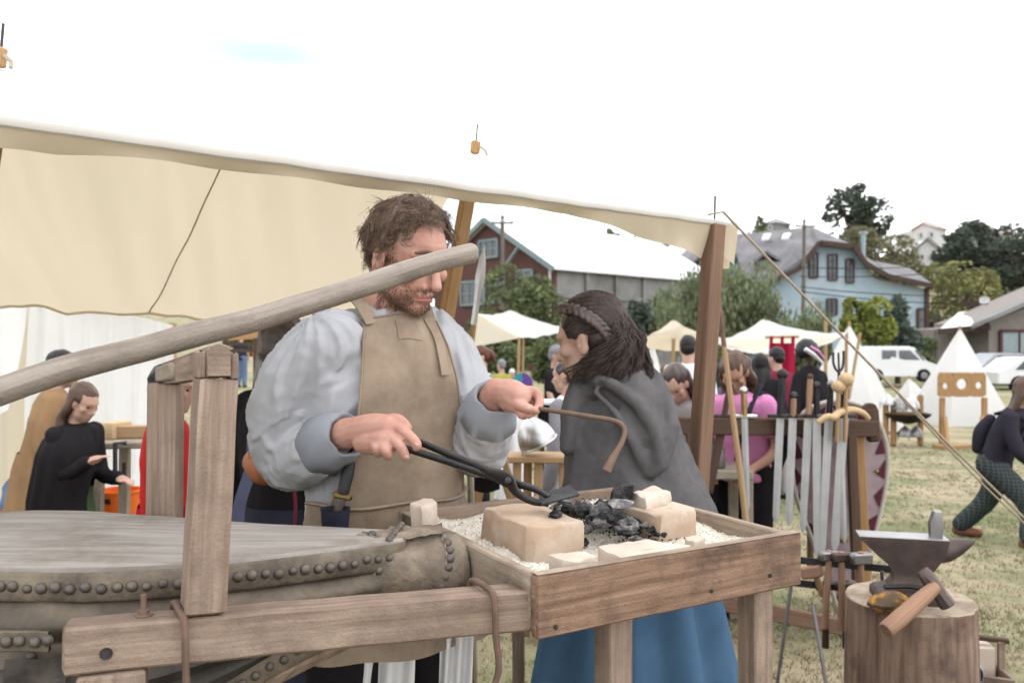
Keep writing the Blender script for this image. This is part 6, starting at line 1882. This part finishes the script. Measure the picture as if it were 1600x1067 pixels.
# armour on a stand
ar = thing('armour_stand', 'black padded armour with striped helmet on a stand behind the swords', 'armour', G(1266, 6.2))
g0 = G(1266, 6.2)
MB().tube([g0, P(1266, 560, 6.2)], .025, 8).build('stand', M['dark_wood'], ar)
MB().chain([P(1266, 592, 6.2), P(1267, 620, 6.2), P(1267, 690, 6.2)], [.10, .115, .11], 14, 14).fuse('jacket', M['black_cloth'], ar, voxel=.015, it=2, disp=folds(9, .01, (1, 1, .4)))
for s in (-1, 1): MB().chain([P(1266 + s * 15, 590, 6.2), P(1266 + s * 24, 640, 6.15), P(1266 + s * 22, 690, 6.1)], [.055, .05, .04], 10).build('sleeve', M['black_cloth'], ar)
MB().lathe(P(1264, 556, 6.2), [(.07, 0), (.085, .03), (.08, .07), (.055, .11), (.01, .13)], axis=(-.35, 0, 1), n=16).build('helmet', M['black_grip'], ar)
MB().tube([P(1258, 545, 6.08), P(1270, 553, 6.07), P(1284, 566, 6.1)], [.03, .034, .02], 8, ry=.5).build('white_plume', M['white_cloth'], ar)
MB().tube([P(1267, 541, 6.06), P(1279, 549, 6.05), P(1288, 560, 6.1)], [.015, .02, .012], 8, ry=.5).build('red_ribbon', M['pink_cloth'], ar)

# ================================================================ helmets, pillory
hr = thing('helmet_rack', 'low wooden rack holding helmets in front of the white tents', 'rack', G(1412, 16.5))
for u, vt in ((1384, 618), (1396, 632), (1438, 617)):
    b = G(u, 16.5); MB().bar(b, P(u, vt, 16.5), .11, .09, up=(0, 1, 0), c=.03).build('post', M['honey_wood'], hr)
MB().bar(P(1382, 646, 16.5), P(1440, 648, 16.5), .07, .06).build('rail', M['honey_wood'], hr)
MB().bar(P(1382, 676, 16.5), P(1440, 678, 16.5), .07, .06).build('rail', M['honey_wood'], hr)
def helmet(label, p, r, axis, m, group='helmets on the rack', nasal=True):
    t = thing('helmet', label, 'helmet', p, group)
    MB().lathe(p, [(r * 1.02, 0), (r * 1.03, r * .12), (r, r * .4), (r * .86, r * .85), (r * .55, r * 1.25), (r * .18, r * 1.55), (.002, r * 1.66)], axis=axis, n=24).build('bowl', m, t)
    d, s_, u_ = frame(axis)
    MB().tube([p + s_ * r * 1.03 * math.cos(a) + u_ * r * 1.03 * math.sin(a) + d * r * .06 for a in [2 * math.pi * k / 24 for k in range(25)]], r * .06, 6).build('brow_band', m, t)
    if nasal: MB().bar(p - u_ * r * 1.0 + d * r * .1, p - u_ * r * 1.0 - d * r * .6, r * .22, r * .06, up=u_).build('nasal', m, t)
    return t
for lab, u, v, r in (('bright steel helmet left on the helmet rack', 1386, 632, .13), ('dark steel helmet in the middle of the helmet rack', 1405, 640, .14), ('shiny helmet right of the dark one on the rack', 1424, 638, .15),
                     ('helmet hanging lowest left on the rack', 1414, 682, .13), ('helmet hanging lowest right on the rack', 1431, 682, .13)):
    helmet(lab, P(u, v, 16.4), r, (0, 0, 1), M['bright_steel'] if 'bright' in lab or 'shiny' in lab else M['steel'])
single('iron_bowl', 'wide dark iron bowl on the helmet rack', 'bowl', MB().lathe(P(1418, 662, 16.3), [(.05, 0), (.25, .05), (.40, .16), (.42, .20), (.36, .15), (.2, .06), (.01, .03)], n=24), M['iron'])
pl_ = thing('pillory', 'wooden pillory board with three holes on two posts', 'pillory', G(1504, 16.0))
d = 16.0
def pil(u, v): return P(u, v, d)
uc, holes = 1504, ((1478, 603, 5.0), (1503.5, 600, 8.5), (1530, 602, 5.5))
bm2 = MB()
def hole_panel(u0, u1, hu, hv, hr_):
    n = 24
    sq, ci = [], []
    for k in range(n):
        a = 2 * math.pi * (k + .5) / n
        ca, sa = math.cos(a), math.sin(a)
        hx = (u1 - hu) if ca > 0 else (hu - u0)
        hy = (620 - hv) if sa > 0 else (hv - 582)
        s_ = min(hx / abs(ca) if abs(ca) > 1e-6 else 1e9, hy / abs(sa) if abs(sa) > 1e-6 else 1e9)
        sq.append((hu + ca * s_, hv + sa * s_)); ci.append((hu + ca * hr_, hv + sa * hr_))
    th = V((0, .06, 0))
    f0, f1 = [pil(*q) for q in sq], [pil(*q) for q in ci]
    bm2.loft([[p + th for p in f0], f0, f1, [p + th for p in f1], [p + th for p in f0]], cap=False)
hole_panel(1467, 1489, *holes[0]); hole_panel(1489.2, 1517.3, *holes[1]); hole_panel(1517.5, 1541, *holes[2])
bm2.build('board', M['honey_wood'], pl_, smooth=False)
MB().bar(pil(1467, 600.6) + V((0, -.006, 0)), pil(1473, 600.6) + V((0, -.006, 0)), .004, .006).build('board_joint', M['dark_wood'], pl_)
for u in (1472, 1538):
    b = G(u, 16.1); MB().bar(b, P(u, 621, 16.1), .09, .07, up=(0, 1, 0), c=.006).build('post', M['honey_wood'], pl_)
    MB().bar(P(u + (4 if u < 1500 else -3), 650, 16.0), P(u + (9 if u < 1500 else -8), 696, 15.7), .06, .05, up=(0, 1, 0)).build('brace', M['honey_wood'], pl_)
MB().bar(G(1466, 15.8) + V((0, 0, .04)), G(1512, 16.0) + V((0, 0, .04)), .3, .07).build('foot', M['honey_wood'], pl_)

# ================================================================ van and cars
M['van_paint'] = mat('white van paint', (.78, .78, .77), (.72, .72, .71), None, rough=.3, spec=.5, scale=1, bump=0)
M['grey_paint'] = mat('grey car paint', (.40, .41, .43), None, None, rough=.3, spec=.5, bump=0)
M['glass'] = mat('car glass', (.10, .12, .13), (.14, .16, .17), None, rough=.12, spec=.6, bump=0)
M['tyre'] = mat('tyre', (.02, .02, .02), None, None, rough=.9)
def car(label, u0, u1, vt, vb, d, paint, prof, wins, name='parked_car', depth=1.8):
    zb = P(0, vb, d).z
    t = thing(name, label, 'van' if 'van' in label else 'car', V((P((u0 + u1) / 2, 0, d).x, d, zb)), 'parked vehicles')
    def q(x, z, dy=0): return P(u0 + (u1 - u0) * x, vb - (vb - vt) * z, d) + V((0, dy, 0))
    mb = MB()
    mb.loft([[q(x, z, 0) + V((0, depth, 0)) for x, z in prof], [q(x, z, .15 if z > .55 else .02) for x, z in prof], [q(.5 + (x - .5) * .985, .45 + (z - .45) * .97, .12 if z > .55 else 0) for x, z in prof]])
    b = mb.build('body', paint, t, angle=30)
    for w in wins:
        MB().prism([q(x, z, .10) for x, z in w], V((0, -.02, 0))).build('window', M['glass'], t, smooth=False)
    r = (u1 - u0) / F * d * .085
    for x in (.2, .8):
        c = q(x, 0, .05) + V((0, 0, r * .7))
        w_ = MB().lathe(c + V((0, .12, 0)), [(r * .6, 0), (r, .02), (r, .2), (r * .6, .22)], axis=(0, -1, 0), n=18).build('wheel', M['tyre'], t)
        MB().lathe(c + V((0, -.10, 0)), [(r * .55, 0), (r * .5, .03), (r * .1, .04)], axis=(0, -1, 0), n=14).build('rim', M['steel'], w_)
    MB().ell(q(.985, .38, .15), (.05, .12, .08)).build('headlight', M['pale_pane'], t)
    return t
vprof = [(0, .12), (0, .62), (.03, .93), (.10, 1.0), (.62, 1.0), (.70, .96), (.86, .56), (.97, .46), (1.0, .36), (1.0, .1)]
car('white van parked behind the pyramid tents', 1345, 1468, 541, 594, 38, M['van_paint'], vprof, (((.28, .62), (.28, .88), (.46, .88), (.46, .62)), ((.5, .60), (.5, .88), (.64, .88), (.76, .60)), ((.70, .88), (.80, .60), (.83, .58), (.735, .88))), 'parked_van')
cprof = [(0, .2), (.0, .55), (.08, .62), (.22, .95), (.30, 1.0), (.62, 1.0), (.72, .94), (.84, .62), (.98, .55), (1, .4), (1, .2)]
car('grey car parked in front of the low house', 1532, 1640, 552, 597, 40, M['grey_paint'], cprof, (((.18, .62), (.28, .92), (.46, .92), (.46, .62)), ((.5, .62), (.5, .92), (.66, .92), (.78, .62))))
car('pale car mostly hidden behind the grey car', 1560, 1720, 558, 610, 36, M['van_paint'], cprof, (((.18, .62), (.28, .92), (.46, .92), (.46, .62)), ((.5, .62), (.5, .92), (.66, .92), (.78, .62))))

# ================================================================ stump, anvil and hammers
SD = 3.2
sc_ = V(((1428 - CX) / F * SD, SD + .02, 0)); zt_ = .535; zg_ = gz(sc_.x, sc_.y)
st = thing('tree_stump', 'thick stripped tree stump carrying the anvil', 'stump', V((sc_.x, sc_.y, zg_)))
rings = []
for k in range(15):
    t_ = k / 14
    z = zg_ - .01 + (zt_ - zg_ + .01) * t_
    r0 = .240 - .012 * t_
    ring = []
    for j in range(64):
        a = 2 * math.pi * j / 64
        kk = 1 + .05 * noise.noise(V((math.cos(a) * 1.4, math.sin(a) * 1.4, z * .8))) + .022 * noise.noise(V((math.cos(a) * 6, math.sin(a) * 6, z * 1.5)))
        for ca, dp in ((-2.05, .05), (-1.35, .035), (-.72, .04), (-2.62, .04)):
            kk -= dp * math.exp(-((a - (ca % 6.283) + .05 * math.sin(z * 14)) / .05) ** 2)
        ring.append(V((sc_.x + r0 * kk * math.cos(a), sc_.y + r0 * kk * math.sin(a), z)))
    rings.append(ring)
MB().loft(rings, cap=False).build('side', M['stump'], st)
top_ = rings[-1]; c0 = V((sc_.x, sc_.y, zt_))
MB().loft([top_, [c0.lerp(p, .985) + V((0, 0, .004)) for p in top_], [c0.lerp(p, .5) + V((0, 0, .006)) for p in top_], [c0.lerp(p, .03) + V((0, 0, .005)) for p in top_]]).build('cut_face', M['stump_top'], st)
pch = MB()
def bare(u, v):
    a = -.98 + .20 * (u - .5) * (1 - .5 * v) + .05 * math.sin(v * 7)
    z = zg_ + .02 + .22 * v
    r0 = .2445 - .004 * v
    return V((sc_.x + r0 * math.cos(a), sc_.y + r0 * math.sin(a), z))
M['bare_wood'] = wood('bare split wood', (.56, .42, .27), (.46, .33, .2), None)
pch.sheet(bare, 6, 8).build('bare_patch', M['bare_wood'], st)
# anvil
av = thing('anvil', 'dark iron anvil with a pointed horn on the stump', 'anvil', c0 + V((0, 0, .007)))
aS = .375 / .40
a_ang = R(-14)
aX, aY = V((math.cos(a_ang), math.sin(a_ang), 0)), V((-math.sin(a_ang), math.cos(a_ang), 0))
aO = P(1420, 935, 3.2); aO.z = zt_ + .006
def Aq(x, y, z): return aO + aX * x + aY * y + V((0, 0, z))
zT = P(1430, 836, 3.2).z - aO.z
am = MB()
def aring(x0, x1, w0, w1, z): return [Aq(x0, -w0, z), Aq((x0 + x1) / 2, -(w0 + w1) / 2 * 1.0, z), Aq(x1, -w1, z), Aq(x1, w1, z), Aq((x0 + x1) / 2, (w0 + w1) / 2, z), Aq(x0, w0, z)]
for z0, x0, x1, w in (): pass
prof = [(0, -.125, .115, .085), (.022, -.125, .115, .085), (.035, -.115, .105, .075), (.05, -.075, .075, .055), (.075, -.058, .062, .042), (.10, -.056, .066, .040), (.13, -.075, .088, .042), (.165, -.115, .112, .046), (.20, -.150, .122, .050), (zT - .016, -.172, .126, .052), (zT - .003, -.180, .127, .052)]
am.loft([aring(x0, x1, w, w, z) for z, x0, x1, w in prof])
am.build('body', M['anvil'], av, angle=28)
MB().loft([aring(-.1805, .1275, .0525, .0525, zT - .003), aring(-.179, .126, .0515, .0515, zT), aring(-.1, .06, .02, .02, zT + .0004)]).build('face', M['anvil_face'], av)
hn = MB(); rings = []
for x, rw, zc_, rh in ((.105, .046, zT - .052, .046), (.14, .042, zT - .046, .043), (.175, .030, zT - .034, .031), (.205, .016, zT - .020, .017), (.224, .004, zT - .010, .004)):
    rings.append([Aq(x, rw * math.cos(a), zc_ + rh * math.sin(a)) for a in [2 * math.pi * j / 16 for j in range(16)]])
hn.loft(rings).build('horn', M['anvil'], av)
MB().tube([Aq(-.10, -.088, .062), Aq(-.02, -.075, .066), Aq(.06, -.072, .058), Aq(.115, -.08, .045)], .009, 8).build('hold_down_bar', M['iron'], av)
hy = MB()
hb_ = Aq(.092, .0, zT)
rings = [[hb_ + aX * x * w + aY * y * h_ + V((lean, 0, z)) for x, y in ((-.5, -.5), (.5, -.5), (.5, .5), (-.5, .5))] for z, w, h_, lean in ((0, .040, .045, 0), (.05, .044, .046, .0), (.085, .028, .046, .004), (.094, .024, .044, .006))]
hy.loft(rings)
single('hardy_block', 'small upright steel wedge standing on the anvil face', 'tool', hy, M['steel'], angle=20)
# hammer leaning on the anvil foot
hmr = thing('cross_peen_hammer', 'heavy hammer with thick wooden handle leaning against the anvil foot', 'hammer', P(1440, 945, 3.0))
h0, h1 = P(1441, 890, 3.02), P(1482, 947, 2.985)
dH, sH, uH = frame(h1 - h0, (0, -1, .4))
LH = (h1 - h0).length
hd_ = MB(); rings = []
for q, a, b in ((0, .020, .010), (.10, .024, .016), (.30, .026, .026), (.45, .027, .027), (.75, .024, .025), (.80, .026, .027), (.97, .026, .027), (1.0, .023, .024)):
    o = h0 + dH * LH * q
    rings.append([o + sH * a * math.cos(t_) * 1.05 + uH * b * math.sin(t_) * 1.05 for t_ in [2 * math.pi * (j + .5) / 8 for j in range(8)]])
hd_.loft(rings).build('head', M['anvil'], hmr, angle=30)
k0, k1 = P(1462, 916, 2.99), P(1384, 985, 2.90)
MB().tube([k0, k0.lerp(k1, .3), k0.lerp(k1, .7), k1 - (k1 - k0) * .02, k1], [.022, .027, .029, .029, .025], 14).build('handle', M['handle'], hmr)
blk = MB(); rg = random.Random(4)
bo = P(1390, 935, 3.06); bo.z = zt_ + .034
blk.ell(bo, (.074, .05, .040), None, 14, 9)
for i, q in enumerate(blk.v): blk.v[i] = bo + (q - bo) * (1 + .3 * noise.noise(q * 14) + .12 * noise.noise(q * 40))
single('rusty_block', 'lumpy ochre stained block beside the anvil on the stump', 'stone', blk, M['ochre_stone'], angle=25)

# ================================================================ hammer stand
ts = thing('hammer_stand', 'black iron stand of flat bars holding hammers behind the forge', 'stand', G(1290, 3.7))
b0, b1 = P(1240, 874, 3.62), P(1392, 889, 3.5)
c0_, c1_ = P(1240, 910, 3.70), P(1375, 924, 3.60)
MB().bar(b0, b1, .006, .030, c=.001).build('flat_bar', M['iron'], ts); MB().bar(c0_, c1_, .006, .030, c=.001).build('flat_bar', M['iron'], ts)
for u0, v0, u1, d0, d1 in ((1236, 915, 1210, 3.7, 3.68), (1270, 945, 1302, 3.62, 3.45), (1378, 892, 1392, 3.5, 3.55)):
    MB().tube([P(u0, v0, d0), G(u1, d1)], .008, 8).build('leg', M['steel'], ts)
def hammer(label, u, v, d, hl, r, m, hm_='handle', tilt=0.0, face=(1, .2, 0)):
    p = P(u, v, d)
    t = thing('hammer', label, 'hammer', p, 'hammers on the iron stand')
    f = V(face).normalized()
    MB().bar(p - f * .045, p + f * .045, r * 2, r * 2, c=.006).build('head', m, t)
    MB().tube([p + V((0, 0, r * 1.2)), p - V((tilt, 0, hl))], [.012, .015], 10).build('handle', M[hm_], t)
hammer('square headed hammer at the right end of the iron stand', 1345, 872, 3.50, .28, .022, M['steel'])
hammer('hammer with a dull grey head in the middle of the stand', 1315, 870, 3.53, .30, .018, M['anvil'])
hammer('hammer with pale worn head left of the dull grey one', 1296, 868, 3.55, .30, .018, M['steel'], tilt=.02)
hammer('light brown wooden mallet tilted at the left end of the stand', 1268, 893, 3.60, .10, .024, M['handle'], tilt=-.05, face=(.8, -.6, .3))
hammer('dark hammer hung on the lower bar of the stand', 1322, 915, 3.6, .26, .02, M['anvil'], 'dark_wood')
hammer('narrow hammer hung on the lower bar near the forge leg', 1290, 915, 3.62, .26, .016, M['iron'], 'dark_wood')

# ================================================================ tool box on the grass
bx = thing('tool_box', 'open wooden tool box with a top bar beside the stump', 'box', G(1560, 3.75))
def bq(u, v, d=3.75): return P(u, v, d)
zg2 = G(1560, 3.75).z
fl_, fr_ = bq(1500, 1030, 3.70), bq(1586, 1035, 3.62)
MB().bar(V((fl_.x, fl_.y, zg2 + .07)), V((fr_.x, fr_.y, zg2 + .07)), .016, .13, c=.003).build('front_board', M['old_wood'], bx)
MB().bar(V((fl_.x + .03, fl_.y + .26, zg2 + .085)), V((fr_.x + .03, fr_.y + .26, zg2 + .085)), .016, .16, c=.003).build('back_board', M['dark_wood'], bx)
MB().bar(V((fr_.x, fr_.y + .01, zg2 + .07)), V((fr_.x + .03, fr_.y + .26, zg2 + .07)), .016, .13, c=.003).build('side_board', M['old_wood'], bx)
MB().bar(V((fl_.x, fl_.y + .01, zg2 + .07)), V((fl_.x + .03, fl_.y + .26, zg2 + .07)), .016, .13, c=.003).build('side_board', M['old_wood'], bx)
MB().bar(V((fr_.x + .015, fr_.y + .13, zg2 + .01)), V((fr_.x + .015, fr_.y + .13, zg2 + .25)), .03, .018, up=(0, 1, 0), c=.003).build('upright', M['old_wood'], bx)
MB().bar(V((fl_.x + .015, fl_.y + .13, zg2 + .01)), V((fl_.x + .015, fl_.y + .13, zg2 + .26)), .03, .018, up=(0, 1, 0), c=.003).build('upright', M['old_wood'], bx)
MB().bar(V((fl_.x - .02, fl_.y + .13, zg2 + .262)), V((fr_.x + .05, fr_.y + .13, zg2 + .252)), .03, .02, c=.003).build('top_bar', M['dark_wood'], bx)
MB().prism([V((fl_.x, fl_.y + .02, zg2 + .005)), V((fr_.x, fr_.y + .02, zg2 + .005)), V((fr_.x + .03, fr_.y + .25, zg2 + .005)), V((fl_.x + .03, fl_.y + .25, zg2 + .005))], V((0, 0, .012))).build('bottom_board', M['old_wood'], bx, smooth=False)
cbx = V((fr_.x - .085, fr_.y + .19, zg2 + .125))
tag(MB().bar(cbx - V((.085, 0, 0)), cbx + V((.085, -.01, 0)), .10, .20, c=.008).build('white_brick', M['brick_pale']), 'white brick standing in the tool box', 'brick')
single('glass_jar', 'round clear glass jar lying in the tool box', 'jar', MB().lathe(V((fr_.x - .19, fr_.y + .10, zg2 + .14)), [(.01, 0), (.05, .004), (.052, .03), (.052, .09), (.04, .1), (.038, .1), (.048, .088), (.048, .01), (.008, .006)], axis=(.3, -1, .1), n=20), M['pale_pane'])

# ================================================================ carving table, bin and clutter on the left
ct = thing('carving_table', 'rough wooden table with clamp behind the bellows posts', 'table', G(225, 4.9))
z_t = P(220, 690, 4.7).z
ctx = V((P(232, 0, 4.75).x, 4.75, z_t))
MB().box(ctx, (.55, .45, .035), R(8), .006).build('table_top', M['pale_edge'], ct)
for dx, dy in ((-.22, -.17), (.22, -.17), (-.22, .17), (.22, .17)): MB().bar(V((ctx.x + dx, ctx.y + dy, 0)), V((ctx.x + dx * .9, ctx.y + dy * .9, z_t - .018)), .05, .05, up=(0, 1, 0)).build('leg', M['pale_edge'], ct)
clp = thing('iron_clamp', 'black iron clamp screwed on the carving table edge', 'clamp', P(183, 720, 4.45))
MB().tube([P(198, 692, 4.47), P(180, 692, 4.45), P(180, 742, 4.45), P(196, 742, 4.47)], .012, 8).build('bracket', M['iron'], clp)
MB().tube([P(194, 752, 4.47), P(194, 722, 4.47)], .010, 8).build('screw', M['iron'], clp)
MB().tube([P(188, 750, 4.47), P(200, 748, 4.47)], .006, 8).build('screw_handle', M['iron'], clp)
for lab, u, v, L, r, rz, m in (('split pale wood block standing on the carving table', 180, 660, .16, .045, 1.3, 'pale_wood'), ('brown wooden plank piece lying on the carving table', 214, 668, .22, .035, .2, 'tan_wood'), ('flat board on the near edge of the carving table', 205, 684, .28, .02, .1, 'old_wood')):
    p = P(u, v, 4.72); p.z = z_t + .018 + r
    tag(MB().box(p, (L, r * 2, r * 2), rz, .006).build('wood_piece', M[m]), lab, 'wood', 'wood pieces on the carving table')
bn_ = thing('orange_bin', 'tall orange plastic bin with a hand slot behind the bellows', 'bin', G(188, 5.2))
pb_ = G(188, 5.2); hgt_ = P(188, 764, 5.2).z - pb_.z
MB().lathe(pb_, [(.10, 0), (.112, .02), (.118, hgt_ * .5), (.122, hgt_ - .02), (.128, hgt_ - .015), (.128, hgt_), (.118, hgt_), (.112, hgt_ * .5), (.01, .03)], n=28).build('shell', M['orange_plastic'], bn_)
MB().prism([P(160, 778, 5.075), P(172, 780, 5.07), P(172, 788, 5.07), P(160, 786, 5.075)], V((0, -.006, 0))).build('hand_slot', M['black_grip'], bn_, smooth=False)
for lab, u, d, w, h_, m in (('orange and brown cloth bundle under the left tent flap', 10, 6.2, .22, .16, 'pouch'), ('blue cloth bundle by the left tent opening', 30, 6.3, .14, .30, 'denim'), ('pale cloth lying on the grass at the far left', 22, 7.9, .26, .05, 'white_cloth'), ('tan sack lying at the left tent opening', 8, 5.9, .25, .12, 'beige_cloth')):
    g = G(u, d)
    tag(MB().ell(g + V((0, 0, h_ * .8)), (w, w * .7, h_), None, 18, 10).fuse('cloth_bundle', M[m], None, voxel=.02, it=1, disp=folds(7, .03, (1, 1, 1), u)), lab, 'bundle', 'bundles at the left tent')
# railings and stalls far behind the smith
fr = thing('rail_fence', 'dark rail fence far behind the smith left shoulder', 'fence', G(405, 19))
for u in (352, 400, 442): MB().bar(G(u, 19), P(u, 528, 19), .10, .10, up=(0, 1, 0)).build('post', M['dark_wood'], fr)
for v in (537, 548): MB().bar(P(348, v, 19), P(470, v, 19), .06, .07).build('rail', M['dark_wood'], fr)
tag(MB().bar(P(352, 526, 24), P(430, 522, 24), .3, .22).build('timber_beam', M['honey_wood']), 'long yellow timber beam on the far rail', 'timber')
tag(MB().bar(G(430, 12), P(434, 500, 12), .12, .12, up=(0, 1, 0)).build('tent_post', M['stain_post']), 'reddish post far behind the smith shoulder', 'post')

# ================================================================ trestle, bench, helmet and chair in the middle
bw = thing('plank_bench', 'plank bench with wooden legs carrying the steel helmet', 'bench', G(835, 4.5))
zb2 = P(835, 714, 4.5).z
MB().bar(V((P(790, 0, 4.5).x, 4.5, zb2)), V((P(885, 0, 4.5).x, 4.52, zb2 - .005)), .22, .035, c=.006).build('seat', M['tan_wood'], bw)
for u in (805, 822, 838, 878): MB().bar(V((P(u, 0, 4.5).x, 4.45 + (.1 if u in (822, 878) else 0), gz(0, 4.5))), V((P(u + 3, 0, 4.5).x, 4.46 + (.08 if u in (822, 878) else 0), zb2 - .018)), .045, .04, up=(0, 1, 0)).build('leg', M['tan_wood'], bw)
hp_ = P(842, 706, 4.45); hp_.z = zb2 + .075
helmet('polished steel conical helmet tipped on the plank bench', hp_, .098, (-.42, -.12, .9), M['bright_steel'], None)
af = thing('trestle_frame', 'pale wooden trestle frame leaning behind the tongs', 'trestle', G(790, 3.9))
MB().bar(P(806, 790, 3.95), P(764, 664, 3.9), .06, .03, up=(0, 1, 0), c=.004).build('board', M['tan_wood'], af)
MB().bar(P(740, 800, 4.0), P(772, 664, 3.95), .05, .03, up=(0, 1, 0), c=.004).build('board', M['tan_wood'], af)
MB().bar(P(716, 686, 3.95), P(770, 690, 3.93), .03, .025, c=.004).build('crossbar', M['dark_wood'], af)
fch = thing('folding_chair', 'grey wooden folding chair behind the apron', 'chair', G(735, 3.4))
for u0, u1 in ((722, 712), (728, 742)): MB().tube([P(u0, 688, 3.4), P((u0 + u1) / 2, 740, 3.4), G(u1, 3.45)], .014, 8).build('leg', M['pale_edge'], fch)
MB().sheet(lambda u, v: P(735 + 46 * u, 738 + 26 * v + 6 * math.sin(math.pi * u), 3.5 + .3 * v), 8, 4).build('seat', M['navy_cloth'], fch, angle=None)
MB().tube([P(735, 736, 3.5), P(758, 728, 3.55), P(784, 733, 3.6)], .009, 8).build('seat_rail', M['bright_steel'], fch)
bk_ = MB().ell(P(730, 800, 2.9), (.12, .1, .07), None, 18, 10).fuse('charcoal_sack', M['black_cloth'], None, voxel=.012, it=1, disp=folds(12, .03))
bk_.location = G(745, 2.9) + V((0, 0, .86)); 
tag(bk_, 'crumpled black sack behind the back of the forge', 'sack')
bs_ = thing('wooden_stand', 'low dark wooden stand under the black sack', 'stand', G(745, 2.9))
q0 = G(745, 2.9)
MB().box(q0 + V((0, 0, .775)), (.34, .26, .03), 0, .004).build('stand_top', M['old_wood'], bs_)
for dx, dy in ((-.14, -.1), (.14, -.1), (-.14, .1), (.14, .1)): MB().bar(q0 + V((dx, dy, 0)), q0 + V((dx, dy, .76)), .04, .04, up=(0, 1, 0)).build('leg', M['old_wood'], bs_)
stb = thing('market_table', 'orange brown market table beyond the small awning', 'table', G(848, 14))
q1 = G(848, 14)
MB().box(q1 + V((0, 0, .72)), (.9, .6, .06), .2, .01).build('table_top', M['honey_wood'], stb)
for dx, dy in ((-.38, -.22), (.38, -.22), (-.38, .22), (.38, .22)): MB().bar(q1 + V((dx, dy, 0)), q1 + V((dx, dy, .69)), .09, .09, up=(0, 1, 0)).build('leg', M['pouch'], stb)
MB().box(q1 + V((0, 0, .3)), (.75, .45, .05), .2, .01).build('shelf', M['pouch'], stb)
rs_ = thing('round_shield', 'small round shield half teal half purple on the grass', 'shield', G(816, 13))
M['teal'] = mat('teal paint', (.05, .32, .36), None, None, rough=.8); M['purple'] = mat('purple paint', (.16, .08, .34), None, None, rough=.8)
cs_ = P(816, 600, 13)
for s, m in ((-1, 'teal'), (1, 'purple')):
    MB().prism([cs_] + [cs_ + V((s * .16 * math.sin(a), 0, .17 * math.cos(a))) for a in [math.pi * k / 12 for k in range(13)]], V((0, .03, 0))).build('half', M[m], rs_, smooth=False)
MB().tube([cs_ + V((.02, .15, -.55)), cs_ + V((0, .035, .1))], .015, 6).build('prop', M['tan_wood'], rs_)
tr_ = thing('display_tray', 'white edged tray table in front of the white tunic', 'table', G(868, 5.6))
zq = P(868, 628, 5.6).z
cq = V((P(866, 0, 5.6).x, 5.6, zq))
MB().box(cq, (.26, .3, .02), R(-12), .004).build('tray', M['white_cloth'], tr_)
MB().box(cq + V((.01, 0, -.09)), (.2, .24, .15), R(-12), .01).build('drawer', M['black_cloth'], tr_)
for dx in (-.08, .08): MB().bar(V((cq.x + dx, 5.6, G(868, 5.6).z)), V((cq.x + dx, 5.6, zq - .165)), .03, .03, up=(0, 1, 0)).build('leg', M['dark_wood'], tr_)
wt = thing('weapon_table', 'rough wooden table of weapons in front of the pink top woman', 'table', G(1120, 4.75))
zq = P(1125, 735, 4.75).z
cq = V((P(1122, 0, 4.75).x, 4.78, zq))
MB().box(cq, (.34, .4, .05), R(-6), .008).build('table_top', M['pale_edge'], wt)
for dx, dy in ((-.13, -.15), (.13, -.15), (-.13, .15), (.13, .15)): MB().bar(V((cq.x + dx, cq.y + dy, G(1120, 4.75).z)), V((cq.x + dx, cq.y + dy, zq - .025)), .05, .05, up=(0, 1, 0)).build('leg', M['pale_edge'], wt)
single('pewter_mug', 'grey pewter mug on the weapon table', 'mug', MB().lathe(V((cq.x - .02, cq.y - .1, zq + .025)), [(.04, 0), (.045, .01), (.04, .06), (.042, .11), (.038, .11), (.036, .02), (.002, .015)], n=18), M['steel'])
for lab, u, v, d, tilt in (('thin wooden tent pole left of the pyramid tent', 1290, 500, 15, -.06), ('thin wooden pole leaning on the white pyramid tent', 1344, 520, 17, .5)):
    b = G(u - 30 * (tilt > 0), d); single('thin_pole', lab, 'pole', MB().tube([b, P(u, v, d)], .03, 6), M['tan_wood'], 'thin poles by the tents')
